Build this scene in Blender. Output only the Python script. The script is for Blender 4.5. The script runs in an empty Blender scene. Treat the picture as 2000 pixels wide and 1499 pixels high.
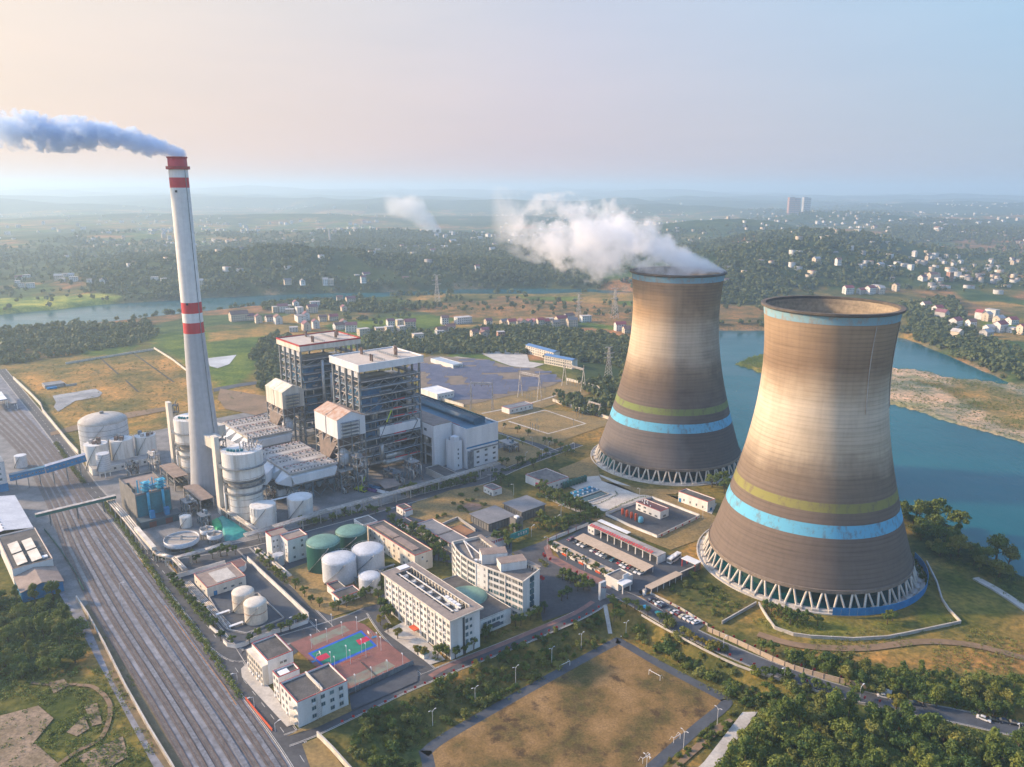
import bpy, math, random
import numpy as np
from mathutils import Vector, Matrix
S = bpy.context.scene; COL = S.collection
random.seed(7); RNG = np.random.default_rng(11)
pi = math.pi; rad = math.radians
# ---------------------------------------------------------------- camera model (survey: turns a sighted point into a ground point)
F, P, R, H = 1521.309, .244554, .00168, 180.0
def g(px, py, z=0.0):
    u, v = px-1000, py-749.5; c, s = math.cos(R), math.sin(R); u, v = u*c+v*s, -u*s+v*c
    d = (u/F, math.cos(P)-v/F*math.sin(P), -math.sin(P)-v/F*math.cos(P)); k = (z-H)/d[2]
    return Vector((d[0]*k, d[1]*k, z))
def pj(p):
    x, y, z = p[0], p[1], p[2]-H
    Z = y*math.cos(P)-z*math.sin(P); Y = -(y*math.sin(P)+z*math.cos(P)); u, v = F*x/Z, F*Y/Z; c, s = math.cos(R), math.sin(R)
    return 1000+u*c-v*s, 749.5+u*s+v*c
def hgt(b, t):
    X = g(*b); lo, hi = 0.0, 300.0
    for _ in range(40):
        m = (lo+hi)/2
        if pj((X.x, X.y, m))[1] > t[1]: lo = m
        else: hi = m
    return lo
ZM = dict(A=(140,780,8.329),B=(210,880,6.8125),C=(380,820,6.519),D=(480,630,5.55),E=(620,670,5.17),F=(500,980,5.5556),G=(330,1080,6.8966),H=(460,1200,5.5556),
 I=(0,740,7.496),J=(0,960,6.812),K=(740,1030,5.5515),L=(1050,900,5.354),M=(1130,1060,6.5167),N=(780,930,6.0606),O=(1440,1250,3.5714),Q=(560,1280,2.1739),
 R1=(0,600,3.332),R2=(450,600,3.331),R3=(0,900,2.502),R4=(450,950,2.7308),R5=(700,900,3.331),R6=(1000,850,3.332),R7=(1350,1000,3.005),R8=(1000,480,3.122),S6=(800,650,4.542),
 S1=(0,350,4),S2=(450,360,4.444),S3=(850,360,4.685),S4=(1380,360,3.2258),S5=(1400,550,3.3333),X=(0,0,1))
def q(k, x, y): o = ZM[k]; return (o[0]+x/o[2], o[1]+y/o[2])
PA = rad(-50.0); UU = Vector((math.cos(PA), math.sin(PA), 0)); VV = Vector((-math.sin(PA), math.cos(PA), 0))   # the plant's own grid
def ordw(i): return ("first second third fourth fifth sixth seventh eighth ninth tenth eleventh twelfth thirteenth fourteenth fifteenth sixteenth".split()+[f"{k}th" for k in range(17, 200)])[i]
# ---------------------------------------------------------------- objects
def tag(o, label=None, cat=None, group=None, kind=None):
    if label: o["label"] = label
    if cat: o["category"] = cat
    if group: o["group"] = group
    if kind: o["kind"] = kind
    return o
def empty(name, loc, rz=0.0, label=None, cat=None, group=None):
    o = bpy.data.objects.new(name, None); COL.objects.link(o); o.location = loc; o.rotation_euler = (0, 0, rz); o.empty_display_size = 1
    return tag(o, label, cat, group)
def link(name, me, parent=None, loc=None, rz=None, sc=None):
    o = bpy.data.objects.new(name, me); COL.objects.link(o)
    if parent: o.parent = parent
    if loc is not None: o.location = loc
    if rz is not None: o.rotation_euler = (0, 0, rz)
    if sc is not None: o.scale = sc
    return o
def copy_tree(o, parent=None):
    c = o.copy(); COL.objects.link(c)
    if parent: c.parent = parent
    for ch in [x for x in o.children]: copy_tree(ch, c)
    return c
class MB:
    def __init__(s): s.v = []; s.f = []; s.m = []; s.mi = 0; s.T = None
    def add(s, vs, fs):
        n = len(s.v)
        for p in vs:
            p = Vector(p); s.v.append(s.T @ p if s.T else p)
        for f in fs: s.f.append([n+i for i in f]); s.m.append(s.mi)
        return s
    def mat(s, i): s.mi = i; return s
    def box(s, x0, x1, y0, y1, z0, z1, bottom=True):
        f = [(4,5,6,7),(0,1,5,4),(1,2,6,5),(2,3,7,6),(3,0,4,7)]
        if bottom: f.append((3,2,1,0))
        return s.add([(x0,y0,z0),(x1,y0,z0),(x1,y1,z0),(x0,y1,z0),(x0,y0,z1),(x1,y0,z1),(x1,y1,z1),(x0,y1,z1)], f)
    def walls(s, x0, x1, y0, y1, z0, z1):
        return s.add([(x0,y0,z0),(x1,y0,z0),(x1,y1,z0),(x0,y1,z0),(x0,y0,z1),(x1,y0,z1),(x1,y1,z1),(x0,y1,z1)], [(0,1,5,4),(1,2,6,5),(2,3,7,6),(3,0,4,7)])
    def prism(s, pts, z0, z1, cap=True, bot=False):
        n = len(pts); a = sum(pts[i][0]*pts[(i+1)%n][1]-pts[(i+1)%n][0]*pts[i][1] for i in range(n))
        if a < 0: pts = pts[::-1]
        z1s = z1 if isinstance(z1, (list, tuple)) else [z1]*n
        vs = [(p[0], p[1], z0) for p in pts]+[(p[0], p[1], z1s[i]) for i, p in enumerate(pts)]
        f = [(i, (i+1) % n, n+(i+1) % n, n+i) for i in range(n)]
        if cap: f.append(tuple(range(n, 2*n)))
        if bot: f.append(tuple(range(n-1, -1, -1)))
        return s.add(vs, f)
    def beam(s, a, b, w, h=None, up=(0,0,1)):
        a, b = Vector(a), Vector(b); d = (b-a)
        if d.length < 1e-6: return s
        d.normalize(); up = Vector(up)
        if abs(d.dot(up)) > .99: up = Vector((1,0,0))
        x = d.cross(up).normalized(); y = x.cross(d); h = h or w; x *= w/2; y *= h/2
        return s.add([a-x-y,a+x-y,a+x+y,a-x+y,b-x-y,b+x-y,b+x+y,b-x+y], [(0,1,5,4),(1,2,6,5),(2,3,7,6),(3,0,4,7),(3,2,1,0),(4,5,6,7)])
    def tube(s, a, b, r, r2=None, n=10, caps=True):
        a, b = Vector(a), Vector(b); d = (b-a).normalized(); r2 = r if r2 is None else r2
        up = Vector((0,0,1)) if abs(d.z) < .99 else Vector((1,0,0)); x = d.cross(up).normalized(); y = x.cross(d)
        vs = [a+(x*math.cos(t)+y*math.sin(t))*r for t in [2*pi*i/n for i in range(n)]]+[b+(x*math.cos(t)+y*math.sin(t))*r2 for t in [2*pi*i/n for i in range(n)]]
        f = [(i, n+i, n+(i+1) % n, (i+1) % n) for i in range(n)]
        if caps: f += [tuple(range(n)), tuple(range(2*n-1, n-1, -1))]
        return s.add(vs, f)
    def path(s, pts, r, n=8):
        for a, b in zip(pts, pts[1:]): s.tube(a, b, r, n=n)
        return s
    def lathe(s, prof, n=32, cx=0, cy=0, close=False):
        vs = [(cx+r*math.cos(2*pi*i/n), cy+r*math.sin(2*pi*i/n), z) for r, z in prof for i in range(n)]
        f = []
        for k in range(len(prof)-1):
            for i in range(n): f.append((k*n+i, k*n+(i+1) % n, (k+1)*n+(i+1) % n, (k+1)*n+i))
        if close: f.append(tuple(range((len(prof)-1)*n, len(prof)*n)))
        return s.add(vs, f)
    def gable(s, x0, x1, y0, y1, z0, z1, t=.25, axis='x', ov=.4):
        # pitched roof as a folded slab with real thickness, ridge along axis
        if axis == 'x':
            m = (y0+y1)/2; A = [(y0-ov, z0), (m, z1), (y1+ov, z0)]
            mk = lambda a, p: (a, p[0], p[1])
            e0, e1 = x0-ov, x1+ov
        else:
            m = (x0+x1)/2; A = [(x0-ov, z0), (m, z1), (x1+ov, z0)]
            mk = lambda a, p: (p[0], a, p[1])
            e0, e1 = y0-ov, y1+ov
        B = [(p[0], p[1]+t) for p in A]
        vs = [mk(e, p) for e in (e0, e1) for p in A+B]
        return s.add(vs, [(0,1,7,6),(1,2,8,7),(3,9,10,4),(4,10,11,5),(0,3,4,1),(1,4,5,2),(6,7,10,9),(7,8,11,10),(0,6,9,3),(2,5,11,8)])
    def mesh(s, name, mats, smooth=False):
        me = bpy.data.meshes.new(name); me.from_pydata([tuple(v) for v in s.v], [], s.f)
        for m in (mats if isinstance(mats, (list, tuple)) else [mats]): me.materials.append(m)
        if len(me.materials) > 1: me.polygons.foreach_set('material_index', s.m)
        if smooth: me.polygons.foreach_set('use_smooth', [True]*len(me.polygons))
        me.update(); return me
    def build(s, name, mats, parent=None, smooth=False, loc=None):
        return link(name, s.mesh(name, mats, smooth), parent, loc)
def npmesh(name, v, f, mats, smooth=False, mi=None):
    v = np.asarray(v, dtype=np.float32); f = np.asarray(f, dtype=np.int32); me = bpy.data.meshes.new(name); k = f.shape[1]
    me.vertices.add(len(v)); me.vertices.foreach_set('co', v.ravel()); me.loops.add(f.size); me.loops.foreach_set('vertex_index', f.ravel())
    me.polygons.add(len(f)); me.polygons.foreach_set('loop_start', np.arange(0, f.size, k, dtype=np.int32))
    for m in (mats if isinstance(mats, (list, tuple)) else [mats]): me.materials.append(m)
    if mi is not None: me.polygons.foreach_set('material_index', np.asarray(mi, dtype=np.int32))
    if smooth: me.polygons.foreach_set('use_smooth', np.ones(len(f), dtype=bool))
    me.update(calc_edges=True); return me
# ---------------------------------------------------------------- materials
def nodes(m): m.use_nodes = True; return m.node_tree.nodes, m.node_tree.links
def mth(N, L, op, a, b=None, clamp=False):
    n = N.new('ShaderNodeMath'); n.operation = op; n.use_clamp = clamp
    for i, x in enumerate((a, b)):
        if x is None: continue
        if isinstance(x, (int, float)): n.inputs[i].default_value = x
        else: L.new(x, n.inputs[i])
    return n.outputs[0]
def mixc(N, L, f, a, b, op='MIX'):
    n = N.new('ShaderNodeMix'); n.data_type = 'RGBA'; n.blend_type = op
    for i, x in ((0, f), (6, a), (7, b)):
        if isinstance(x, (int, float)): n.inputs[i].default_value = x
        elif isinstance(x, tuple): n.inputs[i].default_value = (*x[:3], 1)
        else: L.new(x, n.inputs[i])
    return n.outputs[2]
def noise(N, L, vec, scale, detail=4, rough=.55, stretch=None):
    if stretch:
        mp = N.new('ShaderNodeMapping'); mp.inputs['Scale'].default_value = stretch; L.new(vec, mp.inputs['Vector']); vec = mp.outputs[0]
    n = N.new('ShaderNodeTexNoise'); n.inputs['Scale'].default_value = scale; n.inputs['Detail'].default_value = detail; n.inputs['Roughness'].default_value = rough
    L.new(vec, n.inputs['Vector']); return n.outputs[0]
def ramp(N, L, x, stops, interp='LINEAR'):
    n = N.new('ShaderNodeValToRGB'); n.color_ramp.interpolation = interp; e = n.color_ramp.elements
    while len(e) < len(stops): e.new(.5)
    for i, (p, c) in enumerate(stops): e[i].position = p; e[i].color = (*c, 1) if isinstance(c, tuple) else (c, c, c, 1)
    L.new(x, n.inputs[0]); return n.outputs[0]
MATS = {}
def mat(name, c, c2=None, sc=.15, rough=.8, metal=0.0, st=None, bump=0.0, bsc=None, fine=.12, spec=.4, lo=.38, hi=.62):
    m = bpy.data.materials.new(name); N, L = nodes(m); b = N['Principled BSDF']; b.inputs['Roughness'].default_value = rough; b.inputs['Metallic'].default_value = metal
    b.inputs['Specular IOR Level'].default_value = spec
    geo = N.new('ShaderNodeNewGeometry').outputs['Position']
    c2 = c2 or tuple(x*.72 for x in c)
    f = noise(N, L, geo, sc, 6, .6, st)
    col = ramp(N, L, f, [(lo, c2), (hi, c)])
    if fine:
        f2 = noise(N, L, geo, sc*9, 3, .6)
        col = mixc(N, L, 1.0, col, ramp(N, L, f2, [(.3, 1-fine*1.6), (.7, 1+fine*.6)]), 'MULTIPLY')
    L.new(col, b.inputs['Base Color'])
    if bump:
        bn = N.new('ShaderNodeBump'); bn.inputs['Strength'].default_value = bump; bn.inputs['Distance'].default_value = .3
        L.new(noise(N, L, geo, bsc or sc*6, 4), bn.inputs['Height']); L.new(bn.outputs[0], b.inputs['Normal'])
    MATS[name] = m; return m
V1 = (1,1,.12)   # rain streaks run down walls
white = mat('white_render', (.74,.73,.70), (.60,.585,.55), .22, .7, st=V1, fine=.06)
cream = mat('cream_render', (.70,.65,.56), (.54,.49,.41), .25, .75, st=V1, fine=.07)
whitem = mat('white_cladding', (.76,.77,.77), (.62,.64,.65), .12, .45, st=V1, fine=.05)
dirtyw = mat('stained_white_steel', (.74,.73,.69), (.52,.48,.42), .3, .55, st=V1, fine=.1, lo=.33, hi=.5)
concrete = mat('concrete', (.42,.40,.37), (.30,.28,.26), .18, .85)
concl = mat('pale_concrete', (.52,.49,.44), (.40,.37,.33), .12, .85)
roofg = mat('grey_roof_felt', (.20,.185,.17), (.12,.11,.105), .25, .9, fine=.2)
roofd = mat('dark_roof_felt', (.12,.115,.11), (.07,.068,.068), .2, .9, fine=.2)
roofb = mat('brown_roof_sheet', (.30,.235,.195), (.22,.17,.145), .2, .75)
rusty = mat('rusty_sheet', (.42,.24,.15), (.50,.40,.33), .35, .7)
redtrim = mat('red_paint', (.42,.035,.035), (.32,.03,.03), .5, .6)
red = mat('signal_red', (.60,.025,.03), (.48,.02,.03), .3, .55)
asphalt = mat('asphalt', (.085,.088,.095), (.055,.057,.063), .08, .85, fine=.15)
asphaltb = mat('blue_grey_asphalt', (.075,.085,.10), (.052,.06,.074), .1, .8, fine=.12)
paving = mat('red_brick_paving', (.27,.14,.115), (.19,.11,.095), .3, .85)
slab = mat('concrete_slab', (.235,.23,.225), (.15,.15,.15), .12, .85, fine=.15)
steel = mat('galvanised_steel', (.30,.33,.35), (.17,.185,.2), .4, .5, .4)
steeld = mat('dark_steel', (.10,.12,.135), (.055,.065,.075), .4, .5, .3)
steelb = mat('blue_grey_steel', (.20,.27,.32), (.11,.16,.2), .35, .5, .25)
steelw = mat('warm_white_steel', (.55,.53,.50), (.32,.27,.23), .5, .6)
equipb = mat('blue_boiler_casing', (.03,.16,.33), (.02,.09,.19), .3, .5)
equipd = mat('dark_machinery', (.045,.085,.115), (.025,.045,.065), .35, .6)
pipew = mat('silver_lagging', (.55,.54,.51), (.40,.37,.33), .5, .35, .5)
bluer = mat('blue_roof_sheet', (.03,.15,.24), (.02,.10,.17), .08, .45, st=(1,1,1))
blues = mat('bright_blue_sheet', (.01,.22,.46), (.008,.16,.36), .2, .5)
cyan = mat('cyan_paint', (.02,.36,.55), (.015,.26,.42), .3, .5)
teal = mat('teal_wall', (.025,.19,.235), (.018,.145,.18), .15, .6)
greyb = mat('grey_brick', (.20,.195,.185), (.14,.14,.138), .25, .85)
greyr = mat('grey_metal_roof', (.22,.215,.215), (.155,.155,.16), .12, .5)
greent = mat('green_tank_paint', (.018,.115,.085), (.012,.08,.06), .12, .5, st=V1)
greenl = mat('pale_green_top', (.16,.30,.24), (.11,.22,.18), .15, .5)
tankw = mat('grey_white_tank', (.60,.62,.64), (.47,.49,.51), .15, .5, st=V1)
tankc = mat('cream_tank', (.72,.66,.55), (.58,.52,.43), .2, .55, st=V1)
orange = mat('orange_red_paint', (.62,.11,.035), (.5,.08,.03), .5, .5)
glass = mat('window_glass', (.05,.075,.085), (.03,.045,.055), .8, .12, spec=.7, fine=0)
glass_shade = mat('blue_window_glass', (.03,.10,.13), (.02,.07,.09), .8, .1, spec=.8, fine=0)  # bluer pane colour stands in for shade on the unlit facades
for m_, lt in ((glass, (.20,.19,.17)), (glass_shade, (.13,.22,.24))):   # some panes have curtains or blinds drawn
    N, L = m_.node_tree.nodes, m_.node_tree.links; b = N['Principled BSDF']; src = b.inputs['Base Color'].links[0].from_socket
    L.new(mixc(N, L, ramp(N, L, N.new('ShaderNodeObjectInfo').outputs['Random'], [(.45, 0.0), (1.0, .9)]), src, lt), b.inputs['Base Color'])
frame = mat('window_frame', (.5,.5,.49), None, .5, .6)
yellow = mat('lime_paint', (.42,.55,.03), None, .5, .5)
black = mat('black_rubber', (.025,.025,.027), None, .5, .7)
soil = mat('bare_soil', (.36,.19,.09), (.27,.135,.065), .12, .95)
sandm = mat('river_sand', (.42,.36,.29), (.25,.21,.15), .035, .95, fine=.25)
tan = mat('tan_shade_cloth', (.47,.375,.28), (.41,.325,.24), .15, .8)
ballast = mat('ballast', (.245,.25,.275), (.165,.17,.19), .03, .95, fine=.3)
rust = mat('rusted_rail', (.20,.13,.10), (.12,.085,.07), .4, .7)
tealm = mat('teal_tarp', (.015,.22,.21), (.03,.31,.28), .5, .5)
greentarp = mat('green_tarp', (.02,.42,.17), (.015,.33,.14), .5, .6)
courtg = mat('court_green', (.01,.20,.13), None, .3, .7, fine=.05)
courtb = mat('court_blue', (.01,.10,.50), None, .3, .7, fine=.05)
courtr = mat('court_red', (.50,.02,.07), None, .3, .7, fine=.05)
courto = mat('faded_court_red', (.24,.105,.09), (.18,.085,.075), .2, .85)
courtf = mat('faded_court_green', (.19,.24,.19), (.21,.15,.12), .25, .85)
line = mat('road_paint', (.62,.62,.58), None, .5, .7)
lampw = mat('white_pole_paint', (.72,.73,.74), None, .5, .5)
marble = mat('panel_glass', (.075,.08,.105), (.06,.065,.09), .1, .35, fine=.1)
trunkm = mat('bark', (.10,.075,.05), (.06,.045,.03), 2, .9)
hoard = mat('blue_hoarding', (.01,.21,.50), (.01,.16,.40), .3, .45)
lichen = mat('weathered_wall', (.44,.40,.34), (.24,.22,.19), .3, .9)
def leafmat(name, dark, light, hue=.5):
    m = bpy.data.materials.new(name); N, L = nodes(m); b = N['Principled BSDF']; b.inputs['Roughness'].default_value = .65; b.inputs['Specular IOR Level'].default_value = .2
    geo = N.new('ShaderNodeNewGeometry').outputs['Position']; oi = N.new('ShaderNodeObjectInfo').outputs['Random']
    f = mth(N, L, 'ADD', mth(N, L, 'MULTIPLY', noise(N, L, geo, .35, 3), .75), mth(N, L, 'MULTIPLY', oi, .42))
    f = mth(N, L, 'ADD', f, mth(N, L, 'MULTIPLY', noise(N, L, geo, .03, 2), .35))
    col = ramp(N, L, f, [(.40, dark), (.92, light)]); oi2 = mth(N, L, 'FRACT', mth(N, L, 'MULTIPLY', oi, 7.31)); col = mixc(N, L, ramp(N, L, oi2, [(.55, 0.0), (1.0, .55)]), col, mixc(N, L, 1.0, col, (1.38,1.14,.85), 'MULTIPLY')); L.new(col, b.inputs['Base Color'])
    tr = N.new('ShaderNodeBsdfTranslucent'); L.new(col, tr.inputs[0]); mx = N.new('ShaderNodeMixShader'); mx.inputs[0].default_value = .22
    L.new(b.outputs[0], mx.inputs[1]); L.new(tr.outputs[0], mx.inputs[2]); L.new(mx.outputs[0], N['Material Output'].inputs['Surface'])
    MATS[name] = m; return m
leafd = leafmat('leaf_dark', (.032,.072,.021), (.11,.165,.04))
leafo = leafmat('leaf_olive', (.045,.088,.022), (.16,.20,.043))
leafy = leafmat('leaf_yellow_green', (.09,.11,.02), (.26,.22,.035))
leafs = leafmat('leaf_scrub', (.065,.09,.024), (.20,.215,.055))
leafw = leafmat('leaf_dry_grass', (.12,.10,.03), (.36,.26,.09))
leaff = leafmat('leaf_far_wood', (.030,.065,.034), (.10,.13,.05))
# ---------------------------------------------------------------- camera, sky, sun, air
cam = bpy.data.cameras.new('camera'); cam.sensor_width = 36; cam.lens = F/2000*36; cam.clip_start = 1; cam.clip_end = 60000
co = bpy.data.objects.new('camera', cam); COL.objects.link(co); S.camera = co
R0 = Vector((1,0,0)); U0 = Vector((0, math.sin(P), math.cos(P))); FW = Vector((0, math.cos(P), -math.sin(P)))
cx_ = R0*math.cos(R)+U0*math.sin(R); cy_ = -R0*math.sin(R)+U0*math.cos(R)
co.matrix_world = Matrix(((cx_.x,cy_.x,-FW.x,0),(cx_.y,cy_.y,-FW.y,0),(cx_.z,cy_.z,-FW.z,H),(0,0,0,1)))
SUN_AZ, SUN_EL = rad(-80), rad(23)
sv = Vector((math.sin(SUN_AZ)*math.cos(SUN_EL), math.cos(SUN_AZ)*math.cos(SUN_EL), math.sin(SUN_EL)))
sl = bpy.data.lights.new('sun', 'SUN'); sl.energy = 4.8; sl.angle = rad(4.0); sl.color = (1.0, .69, .41)
so = bpy.data.objects.new('sun', sl); COL.objects.link(so); so.rotation_euler = (-sv).to_track_quat('-Z', 'Y').to_euler()
w = bpy.data.worlds.new('World'); S.world = w; w.use_nodes = True; N, L = w.node_tree.nodes, w.node_tree.links
sky = N.new('ShaderNodeTexSky'); sky.sky_type = 'NISHITA'; sky.sun_disc = False; sky.sun_elevation = SUN_EL; sky.sun_rotation = SUN_AZ; sky.altitude = 100; sky.air_density = 1.3; sky.dust_density = 3.5; sky.ozone_density = 2.0
bg = N['Background']; bg.inputs[1].default_value = .15
# thin veil of high cloud: whitens the clear sky, warm towards the sun, faintly pink opposite the blue
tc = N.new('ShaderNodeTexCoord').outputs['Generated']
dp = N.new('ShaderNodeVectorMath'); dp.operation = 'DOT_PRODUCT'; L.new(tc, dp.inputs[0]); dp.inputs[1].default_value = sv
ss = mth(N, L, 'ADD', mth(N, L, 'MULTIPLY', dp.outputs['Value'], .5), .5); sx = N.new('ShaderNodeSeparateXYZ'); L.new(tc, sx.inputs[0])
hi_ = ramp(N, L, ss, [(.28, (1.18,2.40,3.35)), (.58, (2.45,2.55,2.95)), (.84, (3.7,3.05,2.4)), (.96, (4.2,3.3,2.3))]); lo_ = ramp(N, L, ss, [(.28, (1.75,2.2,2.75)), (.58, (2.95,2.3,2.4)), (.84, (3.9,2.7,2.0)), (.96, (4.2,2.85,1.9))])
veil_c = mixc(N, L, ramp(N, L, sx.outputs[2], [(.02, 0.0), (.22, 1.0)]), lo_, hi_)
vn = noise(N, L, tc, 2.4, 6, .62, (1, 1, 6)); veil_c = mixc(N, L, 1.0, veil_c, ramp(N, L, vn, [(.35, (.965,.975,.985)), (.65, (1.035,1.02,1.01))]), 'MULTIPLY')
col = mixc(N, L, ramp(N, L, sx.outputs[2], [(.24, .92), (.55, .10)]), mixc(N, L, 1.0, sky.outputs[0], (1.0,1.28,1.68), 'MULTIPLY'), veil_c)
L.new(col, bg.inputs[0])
S.view_settings.view_transform = 'Standard'; S.view_settings.look = 'None'; S.view_settings.exposure = .74; S.view_settings.gamma = 1
S.cycles.volume_bounces = 8; S.cycles.max_bounces = 14; S.cycles.diffuse_bounces = 3; S.cycles.glossy_bounces = 3; S.cycles.transparent_max_bounces = 12; S.cycles.use_denoising = True
S.cycles.volume_step_rate = 1.0; S.cycles.volume_max_steps = 256
HAZE = 1.65e-4
hm = bpy.data.materials.new('haze_air'); N, L = nodes(hm); N.remove(N['Principled BSDF'])
pv = N.new('ShaderNodeVolumePrincipled'); pv.inputs['Color'].default_value = (.60,.805,.99,1); pv.inputs['Density'].default_value = HAZE; pv.inputs['Anisotropy'].default_value = .32
L.new(pv.outputs[0], N['Material Output'].inputs['Volume'])
tag(MB().box(-17000, 17000, -1500, 24000, -40, 300).build('haze', hm), 'pale haze filling the air over the whole valley', 'haze', kind='stuff')
# ---------------------------------------------------------------- terrain
def hsh(i, j, k=0): v = np.sin(i*127.1+j*311.7+k*74.7)*43758.5453; return v-np.floor(v)
def vnoise(x, y, k=0):
    i, j = np.floor(x), np.floor(y); a, b = x-i, y-j; a = a*a*(3-2*a); b = b*b*(3-2*b)
    return (hsh(i,j,k)*(1-a)+hsh(i+1,j,k)*a)*(1-b)+(hsh(i,j+1,k)*(1-a)+hsh(i+1,j+1,k)*a)*b
def fbm(x, y, o=5, k=0):
    s, a, t = 0, .5, 0
    for n in range(o): s = s+a*vnoise(x, y, k+n); t += a; a *= .5; x, y = x*2.03+17, y*2.03+5
    return s/t
def sdist(poly, x, y):
    d = np.full(x.shape, 1e9); ins = np.zeros(x.shape, bool); n = len(poly)
    for i in range(n):
        ax, ay = poly[i][0], poly[i][1]; bx, by = poly[(i+1) % n][0], poly[(i+1) % n][1]
        ex, ey = bx-ax, by-ay; t = np.clip(((x-ax)*ex+(y-ay)*ey)/(ex*ex+ey*ey+1e-9), 0, 1)
        d = np.minimum(d, np.hypot(x-ax-t*ex, y-ay-t*ey))
        c = ((ay > y) != (by > y)) & (x < (bx-ax)*(y-ay)/(by-ay+1e-12)+ax); ins ^= c
    return np.where(ins, -d, d)
def sm(t): t = np.clip(t, 0, 1); return t*t*(3-2*t)
def pg(pts, z=0.0, k='X'): return [g(*q(k, *p), z) for p in pts]
WZ = -7.0
LAKE = pg([(1360,650),(1425,648),(1490,648),(1600,650),(1700,654),(1758,662),(1800,678),(1850,700),(1900,722),(1950,745),(2000,762),(2150,830),(2500,1000),(2500,1330),(2090,1160),(2000,1108),(1960,1088),(1900,1055),(1870,1030),(1820,1008),(1755,992),(1600,960),(1500,905),(1440,862),(1400,858),(1350,760)], WZ)
RIVER = pg([(-200,640),(-100,630),(0,617),(100,608),(200,597),(300,591),(400,584),(500,578),(600,575),(750,572),(900,566),(1050,564),(1150,566),(1320,575),(1320,584),(1150,577),(1060,578),(960,578),(860,579),(750,584),(640,591),(520,599),(430,608),(350,616),(280,624),(200,633),(110,642),(0,650),(-200,672)], WZ)
SANDBAR = pg([(1700,716),(1800,722),(1850,737),(1920,742),(2000,757),(2300,850),(2300,990),(2000,868),(1960,856),(1900,838),(1830,820),(1790,805),(1735,792),(1690,790),(1680,740)], WZ)
PENINS = pg([(1433,713),(1458,700),(1490,692),(1570,696),(1620,725),(1600,750),(1540,748),(1500,738),(1470,725)], WZ)
ISLETS = [pg([(1428,762),(1440,759),(1448,765),(1436,768)], WZ), pg([(1794,830),(1815,829),(1835,845),(1815,838)], WZ), pg([(1752,832),(1760,831),(1761,836),(1753,836)], WZ), pg([(1735,800),(1745,790),(1746,806),(1737,810)], WZ)]
SPORT = pg([(790,1458),(1192,1238),(1215,1236),(1460,1372),(1470,1390),(1300,1600),(900,1600)], -5)
HILLS = [(455,552,40,330,150),(250,525,20,260,140),(620,552,26,240,120),(760,500,16,380,180),(1500,560,62,200,200),(1590,520,60,260,250),(1700,560,30,200,150),(1640,445,50,420,330),(1440,470,55,350,250),
         (1130,520,32,330,170),(980,545,24,240,130),(1790,520,28,300,200),(1950,470,32,500,300),(800,470,18,500,300),(330,470,16,500,300),(100,480,14,400,250)]
HB = [(g(a, b), c, d, e) for a, b, c, d, e in HILLS]
def height(x, y):
    x = np.asarray(x, float); y = np.asarray(y, float); d = np.hypot(x, y)
    far = sm((d-1000)/1600)
    wx = x+180*(fbm(x/600, y/600, 3, 40)-.5); wy = y+180*(fbm(x/600, y/600, 3, 50)-.5)
    h = far*(np.clip(fbm(wx/1100, wy/900, 6, 1)-.36, 0, 1)*2.2)*(8+np.clip(d-1800, 0, 6500)*.0125)
    h = h+sm((d-5500)/2500)*40*np.clip(fbm(wx/2500, wy/1500, 5, 9)-.3, 0, 1)*2
    h = h+sm((d-12500)/4000)*(50+130*np.clip(fbm(x/3600+3, y/3600, 5, 23)-.33, 0, 1)*2)*sm((-x+9000)/9000)
    for c, hh, rx, ry in HB:
        h = h+hh*np.exp(-((wx-c.x)/rx)**2-((wy-c.y-ry*.6)/ry)**2)*(1+.5*(fbm(x/160, y/160, 4, 5)-.5))
    for poly, wd in ((LAKE, 34), (RIVER, 40)):
        t = sm((sdist(poly, x, y)+9+8*(fbm(x/30, y/30, 3, 3)-.5))/wd); h = -13*(1-t)+h*t
    for poly, top in [(SANDBAR, -5.9), (PENINS, -5.0)]+[(i, -6.3) for i in ISLETS]:
        t = sm((-sdist(poly, x, y)+2+4*(fbm(x/14, y/14, 3, 6)-.5)-4*(fbm(x/60, y/60, 2, 16)-.5))/6); h = np.maximum(h, -13+(13+top)*t+.5*t*fbm(x/20, y/20, 3, 8))
    t = sm((sdist(SPORT, x, y)-1)/13); h = np.where(t < 1, np.minimum(h, -5*(1-t)+h*t), h)
    return h
def hz(x, y): return float(height(np.array([x]), np.array([y]))[0])
def axis(segs):
    out = []
    for a, b, s in segs: out += list(np.arange(a, b, s))
    return np.array(out+[segs[-1][1]])
ax_ = axis([(-16500,-9000,500),(-9000,-3000,180),(-3000,-900,42),(-900,-420,12),(-420,420,4.5),(420,900,10),(900,3000,42),(3000,9000,180),(9000,16500,500)])
ay_ = axis([(-400,150,50),(150,640,4.5),(640,1300,9),(1300,2600,22),(2600,6500,85),(6500,14000,190),(14000,23500,600)])
GX, GY = np.meshgrid(ax_, ay_); gx, gy = GX.ravel(), GY.ravel(); GZ = height(gx, gy)
# land cover: what grows or lies where (albedo), traced round the fields and woods
def srgb(r, g_, b): f = lambda c: ((c/255+.055)/1.055)**2.4 if c > 10 else c/255/12.92; return np.array([f(r), f(g_), f(b)])
SCRUB, DRY, GOLD, FOREST, GREEN, SOILC, LITTER, SANDC = (np.array(c) for c in ((.135,.13,.042),(.235,.17,.065),(.285,.20,.07),(.045,.078,.03),(.095,.155,.026),(.27,.155,.085),(.10,.075,.04),(.43,.35,.285)))
cc = np.tile(SCRUB, (len(gx), 1)); dd = np.hypot(gx, gy)
n1 = fbm(gx/45, gy/45, 5, 60)[:, None]; n2 = fbm(gx/14, gy/14, 4, 70)[:, None]; n3 = fbm(gx/420, gy/300, 5, 80)
cc = cc*(1-sm((n1-.45)*5))+DRY*sm((n1-.45)*5)
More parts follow.
